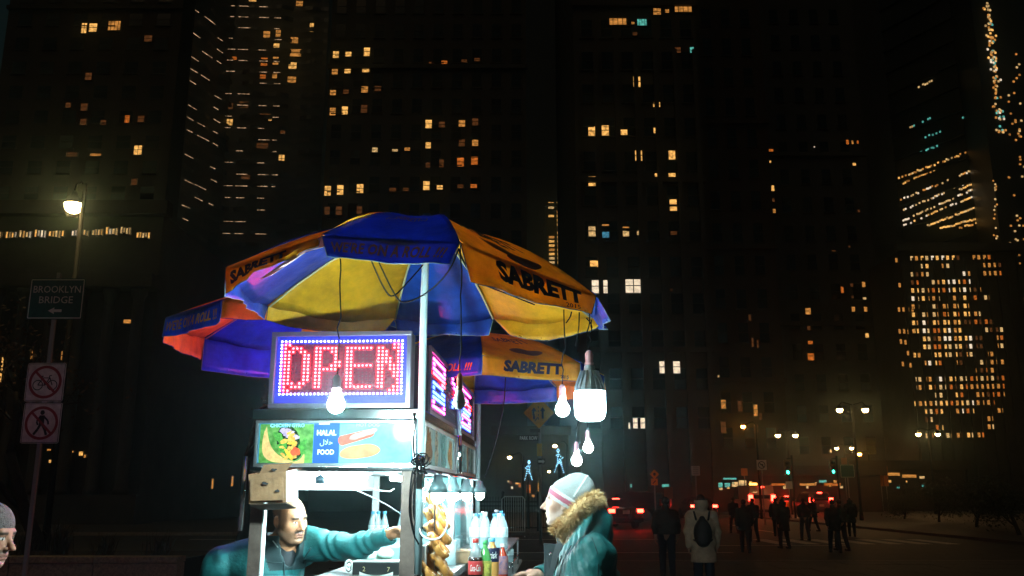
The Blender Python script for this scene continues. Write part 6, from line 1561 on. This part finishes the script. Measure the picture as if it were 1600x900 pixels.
def signal(px, py, Y, label, m=sig_g, r=.10):
    p = at(px, py, Y); t = thing('traffic_light', label, 'traffic light', (p.x+.1, Y, 0), 'traffic signals down the street')
    mb = MB(); mb.tube([(p.x+.35,Y,0),(p.x+.35,Y,p.z+1.1)], .07, 8); mb.tube([(p.x+.35,Y,p.z+.9),(p.x,Y,p.z+.9)], .04, 6); mb.build('pole', iron, t, True)
    mb = MB(); mb.box((p.x,Y+.0,p.z+.30), (.34,.24,1.02), bev=.03); hs = mb.build('housing', M('signal_case', (.10,.08,.03), .5), t)
    for k in range(3):
        mb = MB(); mb.lathe([(r,0),(r*.8,.03),(0,.045)], (p.x,Y-.12,p.z+.30*k), 14, Matrix.Rotation(math.pi/2, 3, 'X')); mb.build('lens', m if (k == 0 and m is sig_g) or (k == 2 and m is sig_r) else s_black, hs, True)
        mb = MB(); mb.lathe([(r*1.15,.0),(r*1.15,.14)], (p.x,Y-.12,p.z+.30*k), 12, Matrix.Rotation(math.pi/2, 3, 'X'), caps=False); mb.build('visor', iron, hs, True)
signal(1230,738,60,'green traffic light nearest, under the wide twin lamp'); signal(1301,737,64,'green traffic light beside the wide green street sign'); signal(1403,725,95,'small green traffic light farther off, right of the banners')
# ---- fence and barrier at the left kerb
fc = thing('iron_fence', 'dark iron railing along the far kerb between cart and customer', 'fence', (.6, 39.5, 0))
mb = MB(); 
for z in (.25,1.15,1.32): mb.box((.35,39.5,z), (4.6,.05,.05)); 
mb.build('rails', iron, fc, kind='stuff')
mb = MB()
for i in range(38): mb.box((-1.9+i*.12,39.5,.82), (.022,.022,1.3)); mb.lathe([(.02,0),(.0,.09)], (-1.9+i*.12,39.5,1.47), 4)
mb.build('pickets', iron, fc, kind='stuff')
for i in range(4): mb = MB(); mb.box((-1.9+i*1.5,39.5,.85), (.09,.09,1.6)); mb.ball((-1.9+i*1.5,39.5,1.7), .07, 8); mb.build('post', iron, fc)
br = thing('crowd_barrier', 'pale metal crowd barrier in front of the iron railing', 'barrier', (-.05, 36.5, 0))
mb = MB(); mb.tube([(-.4,36.5,.2),(-.4,36.5,1.45),(-.3,36.5,1.55),(.42,36.5,1.55),(.5,36.5,1.45),(.5,36.5,.2),(-.4,36.5,.2)], .022, 6); mb.build('frame', M('barrier_metal', (.6,.62,.62), .4, .4), br, True)
mb = MB()
for i in range(9): mb.tube([(-.3+i*.09,36.5,.2),(-.3+i*.09,36.5,1.55)], .010, 5)
mb.build('bars', MATS['barrier_metal'], br, kind='stuff')
for x in (-.4,.5): mb = MB(); mb.bar((x,36.2,.02),(x,36.8,.02),.05,.03); mb.build('foot', MATS['barrier_metal'], br)
# ---- planter wall with grasses at the left
pw_ = thing('planter_wall', 'long granite planter wall along the bottom left edge', 'wall', (-10.5, 16.2, 0))
k_ = random.Random(8)
for i in range(9):
    mb = MB(); mb.box((-6.45-i*1.45, 16.2+k_.uniform(-.004,.004), .315), (1.435,.35,.39), bev=.012); mb.build('stone_block', granite, pw_)
    mb = MB(); mb.box((-6.45-i*1.45, 16.2, .565), (1.438,.42,.10), bev=.014); mb.build('coping_stone', granite, pw_)
mb = MB(); mb.box((-12.3,17.6,.35), (13.0,2.4,.4)); mb.build('planter_soil', M('soil', (.02,.016,.012), .95, noise=(20,.4)), kind='structure')
blade_m = M('grass_blade', (.055,.06,.035), .6, noise=(7,.4))
def grass_clump(px, Y, label, n, h, seed):
    k = random.Random(seed); x = at(px, 860, Y).x; mb = MB()
    for i in range(n):
        a = k.uniform(0,6.28); l = h*k.uniform(.55,1.1); sp_ = k.uniform(.15,.75); b = Vector((x+k.gauss(0,.10), Y+k.gauss(0,.10), .55)); d = Vector((math.cos(a), math.sin(a), 0)); s_ = Vector((-d.y,d.x,0))*.007
        p1 = b+d*l*sp_*.35+Vector((0,0,l*.55)); p2 = b+d*l*sp_+Vector((0,0,l*(1-.35*sp_)))
        mb.add([b-s_,b+s_,p1+s_,p1-s_,p2], [(0,1,2,3),(3,2,4)])
    o = mb.build('grass_plant', blade_m); o['label'] = label; o['category'] = 'plant'; o['group'] = 'grasses in the planter'
grass_clump(92,17.2,'big tuft of arching grass in the planter left of the cart',110,.80,1); grass_clump(40,17.0,'tuft of grass in the planter nearest the man in the beanie',70,.6,2); grass_clump(165,17.3,'low tuft of grass midway along the planter',60,.5,3); grass_clump(250,17.1,'tuft of grass at the right end of the planter',70,.55,4)
# ---- trees
bark = M('bark', (.035,.028,.022), .9, noise=(10,.3), bump=(20,.4)); leaf_m = M('leaf_dark', (.05,.055,.028), .7, noise=(4,.5))
leaf_dry = M('leaf_dry', (.10,.055,.028), .7, noise=(4,.5))
def tree(name, label, x, y, h, seed, leaves, lm_, spread=.34, levels=5, group=None):
    k = random.Random(seed); t = thing(name, label, 'tree', (x, y, 0), group); tips = []
    tr, br_ = MB(), MB()
    def grow(p, d, L, r, lv):
        n = 4; pts = [p]; rs = [r]
        for i in range(n):
            d = (d+Vector((k.gauss(0,.12),k.gauss(0,.12),k.gauss(.02,.08)))).normalized(); p = p+d*L/n; pts.append(p); rs.append(r*(1-.35*(i+1)/n))
        (tr if lv == 0 else br_).tube(pts, rs, 7 if lv < 2 else 4)
        if lv >= levels-2: tips.append(p)
        if lv < levels-1:
            for _ in range(3 if lv < 3 else 2):
                a = k.uniform(0,6.28); e = d.orthogonal().normalized(); e = (Matrix.Rotation(a,3,d) @ e); nd_ = (d*.75+e*k.uniform(.4,.95)+Vector((0,0,.12))).normalized()
                grow(pts[k.choice((2,3,4,4))], nd_, L*k.uniform(.55,.78), rs[-1]*.72, lv+1)
    grow(Vector((x,y,0)), Vector((0,0,1)), h*spread, h*.022, 0)
    tr.build('trunk', bark, t, True); br_.build('branches', bark, t, True)
    if leaves:
        mb = MB()
        for p in tips:
            for _ in range(leaves):
                c = p+Vector((k.gauss(0,.35),k.gauss(0,.35),k.gauss(0,.30))); a = Vector((k.gauss(0,1),k.gauss(0,1),k.gauss(0,1))).normalized(); b = a.orthogonal().normalized(); s_ = k.uniform(.04,.085)
                mb.add([c-a*s_, c+b*s_*.5, c+a*s_, c-b*s_*.5], [(0,1,2,3)])
        mb.build('crown', lm_, t, kind='stuff')
    return t
tree('street_tree', 'thin winter tree with a few dry leaves behind the green direction sign', -10.6, 21, 8.0, 5, 4, leaf_dry, .34, 6)
tree('street_tree', 'bare winter tree at the far left edge under the street lamp', -16.2, 24, 8.5, 9, 3, leaf_dry, .33, 6)
tree('street_tree', 'bare dark tree left of the umbrella with twigs against the colonnade', -8.2, 28, 8.5, 14, 4, leaf_dry, .33, 6)
TL = ['dark bushy tree at the right edge of the pavement','dark bushy tree left of the edge tree, below the office grid','dark rounded tree beside the far white lamps','dark low tree nearest the crowd on the right']
for i, (px, Y, h) in enumerate(((1585,36,4.2),(1520,44,4.0),(1462,52,3.8),(1408,58,3.0))):
    tree('park_tree', TL[i], at(px,760,Y).x, Y, h, 40+i, 22, leaf_m, .22, 6, 'dark trees at the right side')
# ================================================================== cars
glass_c = M('car_glass', (.012,.014,.016), .08, spec=.8); tail_on = M('tail_lit', (.6,.05,.04), .3, emis=(1,.022,.012), estr=40); tail_off = M('tail_red', (.25,.01,.01), .25); tyre_m = rubber; rim_m = M('car_rim', (.35,.35,.36), .3, .9); plate_m = M('number_plate', (.5,.48,.4), .5)
taxi_lit = M('roof_light', (.9,.6,.2), .4, emis=(1,.50,.08), estr=6)
head_on = M('head_lit', (.9,.9,.9), .3, emis=(1,.80,.55), estr=60); head_off = M('head_glass', (.5,.5,.5), .15)
def car(label, px, py, Y, paint, kind='sedan', brake=True, yaw=0., roof=False, head=False, group='cars in the traffic at the right'):
    p = at(px, py, Y); nm = {'sedan':'parked_car','suv':'parked_car','van':'van','taxi':'taxi'}[kind]
    t = thing({'sedan':'car','suv':'car','van':'van','taxi':'taxi'}[kind], label, {'sedan':'car','suv':'car','van':'van','taxi':'taxi'}[kind], (0,0,0), group)
    L_, W_, H_ = {'sedan':(4.7,1.82,1.45),'taxi':(4.7,1.82,1.48),'suv':(4.8,1.92,1.78),'van':(5.4,2.0,2.25)}[kind]
    # cross sections along the length: (y, half width, sill z, belt z, roof z, roof half width)
    if kind in ('sedan','taxi'): sec = [(0,.72,.42,.92,.93,.60),(.12,.86,.30,.96,.98,.70),(.75,.90,.24,.98,1.02,.66),(1.35,.91,.22,.97,1.40,.58),(2.3,.91,.22,.95,H_,.60),(3.0,.91,.22,.94,1.30,.62),(3.6,.90,.24,.92,.95,.70),(4.5,.84,.30,.80,.82,.66),(4.7,.70,.42,.70,.72,.55)]
    elif kind == 'suv': sec = [(0,.80,.45,1.02,1.30,.66),(.10,.93,.32,1.06,1.62,.68),(.5,.95,.28,1.06,H_,.70),(2.4,.96,.28,1.04,H_+.02,.72),(3.2,.95,.28,1.03,1.45,.70),(3.7,.94,.30,1.02,1.06,.76),(4.6,.88,.34,.92,.95,.72),(4.8,.74,.46,.80,.82,.6)]
    else: sec = [(0,.90,.42,1.15,2.05,.80),(.10,.98,.32,1.18,2.2,.84),(.6,1.0,.30,1.18,H_,.86),(3.6,1.0,.30,1.16,H_,.86),(4.2,.99,.30,1.15,1.75,.80),(4.7,.96,.32,1.10,1.15,.80),(5.3,.90,.36,.95,.98,.75),(5.4,.8,.45,.85,.87,.65)]
    rings = []
    for y, w_, z0, zb, zr, wr in sec:
        rings.append([(-w_*.94,y,z0),(-w_,y,(z0+zb)/2),(-w_*.97,y,zb),(-(wr+.03) if zr > zb+.1 else -w_*.8,y,zr-.05 if zr > zb+.1 else zr-.01),(-wr*.8,y,zr),(wr*.8,y,zr),((wr+.03) if zr > zb+.1 else w_*.8,y,zr-.05 if zr > zb+.1 else zr-.01),(w_*.97,y,zb),(w_,y,(z0+zb)/2),(w_*.94,y,z0)])
    mb = MB(); n = 10; vs = [q for r in rings for q in r]; fs = []; mi = []
    for i in range(len(rings)-1):
        for j in range(n): fs.append((i*n+j, i*n+(j+1) % n, (i+1)*n+(j+1) % n, (i+1)*n+j))
    fs += [tuple(range(n-1,-1,-1)), tuple(range((len(rings)-1)*n, len(rings)*n))]
    mb.add(vs, fs); b = mb.build('body', paint, t); smooth_by(b.data, 35)
    g = MB()
    if kind in ('sedan','taxi'): g.poly([(-.60,.72,1.035),(.60,.72,1.035),(.50,1.28,1.385),(-.50,1.28,1.385)], .012, (0,-.5,.8))
    elif kind == 'suv': g.poly([(-.66,-.01,1.10),(.66,-.01,1.10),(.58,.05,1.58),(-.58,.05,1.58)], .012, (0,-1,.1))
    else: g.poly([(-.74,.0,1.30),(.74,.0,1.30),(.70,.03,1.95),(-.70,.03,1.95)], .012, (0,-1,.1))
    g.build('rear_window', glass_c, t)
    for s in (-1, 1):
        g = MB(); y0, y1 = (1.25,3.0) if kind in ('sedan','taxi') else ((.5,3.1) if kind == 'suv' else (3.0,4.2)); zt = H_-.12; wr = sec[4][5] if kind != 'van' else .86
        g.poly([(s*.905*(W_/1.82),y0-.3,1.0 if kind != 'van' else 1.25),(s*.905*(W_/1.82),y1+.3,1.0 if kind != 'van' else 1.25),(s*(wr+.06),y1-.1,zt),(s*(wr+.06),y0+.15,zt)], .012, (s,0,.3)); g.build('side_window', glass_c, t)
        zl = {'sedan':.86,'taxi':.86,'suv':1.12,'van':1.35}[kind]; wl = W_/2-.19
        g = MB(); g.box((s*wl,.0,zl), (.30,.14,.17 if kind in ('sedan','taxi') else .42), bev=.03); g.build('tail_light', tail_on if brake else tail_off, t)
        for y in (.95, L_-.95):
            Rw = Matrix.Rotation(math.pi/2, 3, 'Y'); g = MB(); g.lathe([(.20,-.10),(.31,-.11),(.335,-.06),(.335,.06),(.31,.11),(.20,.10)], (s*(W_/2-.10),y,.335), 18, Rw); wh = g.build('wheel', tyre_m, t, True)
            g = MB(); g.lathe([(.0,-.09),(.05,-.10),(.19,-.085),(.19,.085),(.05,.10),(.0,.09)], (s*(W_/2-.10),y,.335), 12, Rw); g.build('rim', rim_m, wh)
    for s in (-1, 1):
        g = MB(); g.box((s*(W_/2-.30),L_-.10,.66 if kind != 'van' else .80), (.30,.16,.15), bev=.03); g.build('headlight', head_on if head else head_off, t)
    if brake:
        zh = {'sedan':1.40,'taxi':1.42,'suv':1.72,'van':2.12}[kind]; yh = {'sedan':1.34,'taxi':1.34,'suv':.30,'van':.0}[kind]
        g = MB(); g.box((0,yh,zh), (.34,.06,.06), bev=.01); g.build('high_brake_light', tail_on, t)
    g = MB(); g.box((0,-.05,.45), (W_*.92,.18,.20), bev=.05); g.build('bumper', paint if kind != 'van' else black_plastic, t)
    g = MB(); g.box((0,-.02 if kind != 'sedan' else -.0,.80 if kind in ('sedan','taxi') else .75), (.34,.10,.16), bev=.01); g.build('number_plate', plate_m, t)
    if roof:
        g = MB(); g.box((0,2.2,H_+.09), (.55,.22,.16), bev=.04); g.build('roof_light', taxi_lit, t)
    t.location = (p.x, Y, 0); t.rotation_euler = (0,0,yaw); return t
P_blk = M('paint_black', (.012,.012,.014), .22, .3, coat=1.); P_gry = M('paint_grey', (.10,.10,.11), .28, .5, coat=1.); P_yel = M('paint_yellow', (.62,.28,.02), .3, coat=1.); P_wht = M('paint_white', (.42,.36,.28), .3, coat=1.); P_blu = M('paint_navy', (.02,.03,.06), .25, .3, coat=1.); P_red = M('paint_maroon', (.10,.015,.012), .25, .3, coat=1.)
car('black car at the left of the traffic with bright red tail light', 978, 790, 44, P_blk, 'sedan', True, math.radians(14))
car('dark sedan with lit tail lights under the pale square sign', 1100, 788, 60, P_blk, 'sedan', True)
car('pale van with a tall back and two red lights, largest vehicle in the traffic', 1191, 783, 66, P_wht, 'van', True, 0, True)
car('yellow taxi behind the dark walkers, right of the pale van', 1237, 784, 78, P_yel, 'taxi', True, 0, True)
car('dark sport utility car with two red lights right of the yellow taxi', 1283, 778, 72, P_gry, 'suv', True)
car('grey car half hidden left of the pale van', 1142, 780, 84, P_gry, 'sedan', False)
car('navy car far down the street near the second green signal', 1310, 774, 100, P_blu, 'sedan', True)
car('second yellow taxi far off behind the sport utility car', 1262, 770, 108, P_yel, 'taxi', True, 0, True)
car('farthest car with two small red lights right of the green street sign', 1368, 768, 112, P_red, 'sedan', True)
car('parked grey car at the kerb beyond the crowd', 1408, 770, 92, P_gry, 'sedan', True)
car('black sedan standing across the corner by the brown board', 1040, 782, 58, P_blk, 'suv', False, math.radians(60))
MORE = [(985,771,96,'sedan','small dark car behind the black car at the left of the traffic'),(1066,778,88,'sedan','dark car between the brown board and the dark sedan'),(1128,774,104,'suv','far car with red lights behind the grey half hidden car'),(1218,776,96,'sedan','car with red lights squeezed between the pale van and the yellow taxi'),(1296,768,128,'van','distant van with red lights under the second green signal'),(1334,770,118,'sedan','distant car with red lights under the wide green street sign'),(1352,766,138,'suv','very distant car with red lights left of the banners'),(1390,766,130,'sedan','very distant car with red lights at the foot of the banners'),(1250,764,140,'sedan','tiny car with red lights over the yellow taxi'),(1174,765,132,'taxi','distant taxi with a lit roof light over the pale van')]
for i, (px, py, Y, kd, lab) in enumerate(MORE): car(lab, px, py, Y, (P_gry,P_blk,P_blu,P_red)[i % 4] if kd != 'taxi' else P_yel, kd, True, 0, kd in ('taxi','van'))
for px, Y, lab in ((1224,92,'oncoming car with white headlights left of the yellow taxi'),(1346,108,'oncoming car with white headlights right of the wide green street sign'),(1398,124,'distant oncoming car with white headlights by the third green signal')): car(lab, px, 775, Y, P_gry, 'sedan', False, math.pi, False, True)
# ================================================================== pedestrians
def walker_meshes(seed, coat_len, step, hood=False, slim=1.):
    """one walking figure facing +y at the origin: continuous body, coat and trousers"""
    k = random.Random(seed); s_ = step
    A = lambda lo, hi, h: np.arange(lo, hi, h)
    f = Field(A(-.4,.4,.011), A(-.5,.5,.011), axis((-.02,1.42,.014),(1.42,1.80,.009)))
    hc_ = Vector((0,.03,1.625)); head(f, hc_, Matrix.Identity(3))
    f.cap((0,.0,1.56),(0,-.02,1.42), .055,.06,.03); f.cap((-.17,-.01,1.40),(.17,-.01,1.40), .06,.06,.05); f.ell((0,0,1.2), (.16,.11,.24), None, .05); f.ell((0,0,.95), (.16,.11,.14), None, .05)
    ft = [Vector((-.10, s_*.32, .07)), Vector((.10, -s_*.32, .07))]
    for h_, q in ((Vector((-.09,0,.92)), ft[0]), (Vector((.09,0,.92)), ft[1])):
        kn = h_.lerp(q, .5)+Vector((0,.05,.0)); f.chain([h_, kn, q], [.08,.055,.04], .02); f.cap(q+Vector((0,-.04,-.03)), q+Vector((0,.14,-.04)), .042,.036,.02)
    el, wr = [], []
    for s, d in ((-1,-s_),(1,s_)):
        sh = Vector((s*.19,-.01,1.39)); e = Vector((s*.25,d*.14,1.12)); w2 = Vector((s*.24,d*.26+.05,.88)); f.chain([sh,e,w2], [.05,.04,.028], .02); hand(f, w2, Vector((0,.3,-1)), Vector((s,0,0)), 1., .7, s); el.append(e); wr.append(w2)
    body = f.obj('body', skin_m, None, col=lambda V: head_colors(V, hc_, Matrix.Identity(3), 1., (.40,.24,.17), (.05,.03,.02), hair=(.03,.02,.016)))
    c = Field(A(-.45,.45,.014), A(-.45,.45,.014), A(coat_len-.1,1.66,.014))
    c.ell((0,-.01,1.2), (.23*slim,.16,.25), None, .06); c.ell((0,-.01,.98), (.22*slim,.165,.2), None, .06)
    if coat_len < .8: c.cap((0,-.01,.95),(0,-.01,coat_len), .19,.22,.05)
    c.cap((-.17,-.01,1.39),(.17,-.01,1.39), .085,.085,.05)
    for i, s in enumerate((-1,1)): c.chain([Vector((s*.19,-.01,1.39)), el[i], wr[i]+Vector((0,0,.02))], [.085,.068,.05], .03)
    if hood: c.ell((0,-.02,1.60), (.125,.14,.16), None, .05)
    else: c.cap((0,-.02,1.42),(0,-.01,1.52), .09,.082,.03)
    c.warp(folds(seed, .008)); c.cut(lambda x, y, z: coat_len-z)
    if hood: c.cap((0,.10,1.62),(0,.22,1.62), .085,.10,.02,'sub')
    coat = c.obj('coat', dark_cloth)
    g = Field(A(-.3,.3,.013), A(-.5,.5,.013), A(.09,1.02,.014))
    for h_, q in ((Vector((-.09,0,.92)), ft[0]), (Vector((.09,0,.92)), ft[1])):
        kn = h_.lerp(q, .5)+Vector((0,.05,.0)); g.chain([h_, kn, q+Vector((0,0,.04))], [.105,.078,.064], .03)
    tr = g.obj('trousers', jean)
    shs = []
    for q in ft:
        sh_ = Field(A(-.3,.3,.012), A(-.55,.6,.012), A(-.03,.16,.010)); sh_.cap(q+Vector((0,-.05,-.03)), q+Vector((0,.16,-.035)), .052,.044,.02); sh_.cap(q+Vector((0,-.03,0)), q+Vector((0,-.03,.05)), .052,.054,.02)
        shs.append(sh_.obj('shoe', shoe_m))
    hr = None
    if not hood:
        h = Field(A(-.14,.14,.010), A(-.14,.2,.010), A(1.5,1.8,.010)); h.ell(hc_+Vector((0,-.022,.035)), (.086,.105,.092), None, .02); h.cut(lambda x, y, z: np.where(y > .06, 1.685-z, 1.57-z)); hr = h.obj('hair', M('hair_dark', (.015,.012,.010), .7, noise=(40,.3)))
    ms = [(o.name.split('.')[0], o.data) for o in (body, coat, tr, *shs)+((hr,) if hr else ())]
    for o in (body, coat, tr, *shs)+((hr,) if hr else ()): bpy.data.objects.remove(o)
    return ms
W_A = walker_meshes(51, .72, .8); W_B = walker_meshes(52, .95, .6, slim=1.08); W_C = walker_meshes(53, .62, .35, hood=True)
coats = {'d': dark_cloth, 'n': M('coat_navy', (.010,.013,.024), .8, noise=(14,.3)), 'b': M('coat_brown', (.030,.020,.014), .8, noise=(14,.3)), 'e': M('coat_beige', (.44,.34,.23), .8, noise=(12,.2), bump=(40,.3))}
def walker(ms, px, py_head, Y, label, yaw=0., coat='d', group='pedestrians walking away along the crossing'):
    p = at(px, 800, Y); z = CAMZ+Y*tanp(py_head); s = min(1.08, max(.86, z/1.755)); gz = PZ-.01 if Y < 22 else .0
    t = thing('person', label, 'person', (p.x, Y, gz), group); t.scale = (s,s,s); t.rotation_euler = (0,0,yaw)
    for n_, me in ms:
        o = bpy.data.objects.new(n_, me); COL.objects.link(o); o.parent = t
        if n_ == 'coat' and coat != 'd': o.material_slots[0].link = 'OBJECT'; o.material_slots[0].material = coats[coat]
    return t
walker(W_B, 1040, 785, 17.5, 'dark walker beside the person in the beige hooded coat', math.radians(-8), 'b')
bp = walker(W_C, 1096, 783, 14.2, 'person in a beige hooded coat with a black backpack', math.radians(-10), 'e')
# backpack and its straps, worn and so a thing of its own
bk = thing('backpack', 'black backpack worn on the beige hooded coat', 'backpack', bp.location.copy()); bk.rotation_euler = bp.rotation_euler; bk.scale = bp.scale
f = Field(np.arange(-.22,.22,.012), np.arange(-.40,-.08,.012), np.arange(.85,1.42,.012)); f.ell((0,-.235,1.10), (.155,.105,.23), None, .04); f.ell((0,-.31,1.02), (.115,.06,.13), None, .03); f.cap((0,-.2,1.3),(0,-.2,1.34), .08,.05,.04)
o = f.obj('pack', M('backpack_black', (.012,.012,.013), .6, noise=(20,.3), bump=(40,.2))); o.parent = bk
for s in (-1,1):
    mb = MB(); mb.tube([(s*.10,-.20,1.32),(s*.13,-.10,1.45),(s*.14,.05,1.46),(s*.15,.14,1.35),(s*.17,.13,1.15),(s*.17,-.05,1.0),(s*.13,-.2,.98)], .018, 6); o = mb.build('strap', MATS['backpack_black']); o.parent = bk
PL_ = [(W_A,1162,785,27,'d','lone dark walker between the beige coat and the crowd'),(W_B,1176,785,33,'d','stout dark walker in front of the pale van'),(W_A,1212,786,37,'n','walker in a navy coat at the left of the crowd, beside the van'),(W_C,1223,785,29,'d','hooded dark walker left of the yellow taxi'),(W_B,1256,784,34,'d','dark walker in front of the yellow taxi'),(W_A,1270,785,42,'n','walker in front of the orange patch of road'),(W_A,1301,783,27,'d','tall dark walker right of the orange patch of road'),(W_B,1312,785,28,'b','walker in brown close behind the tall one'),(W_C,1329,784,37,'d','last hooded walker at the right of the crowd'),(W_A,1146,785,40,'n','distant walker half hidden by the lone one')]
for i, (ms, px, ph_, Y, c_, lab) in enumerate(PL_): walker(ms, px, ph_, Y, lab, math.radians((-12,8,-20,15,0,25,-6,12,-15,5)[i]), c_)
# ================================================================== night air
hm = bpy.data.materials.new('haze'); hm.use_nodes = True; nt = hm.node_tree
nt.nodes.remove(nt.nodes['Principled BSDF'])
pv_ = nd(nt, 'ShaderNodeVolumePrincipled'); pv_.inputs['Color'].default_value = (.62,.93,.96,1); pv_.inputs['Density'].default_value = HAZE_DENSITY
pv_.inputs['Anisotropy'].default_value = HAZE_G
nt.links.new(pv_.outputs[0], nt.nodes['Material Output'].inputs['Volume'])
mb = MB(); mb.box((0, 150, 94), (700, 420, 192)); hz = mb.build('haze', hm, None, kind='stuff')
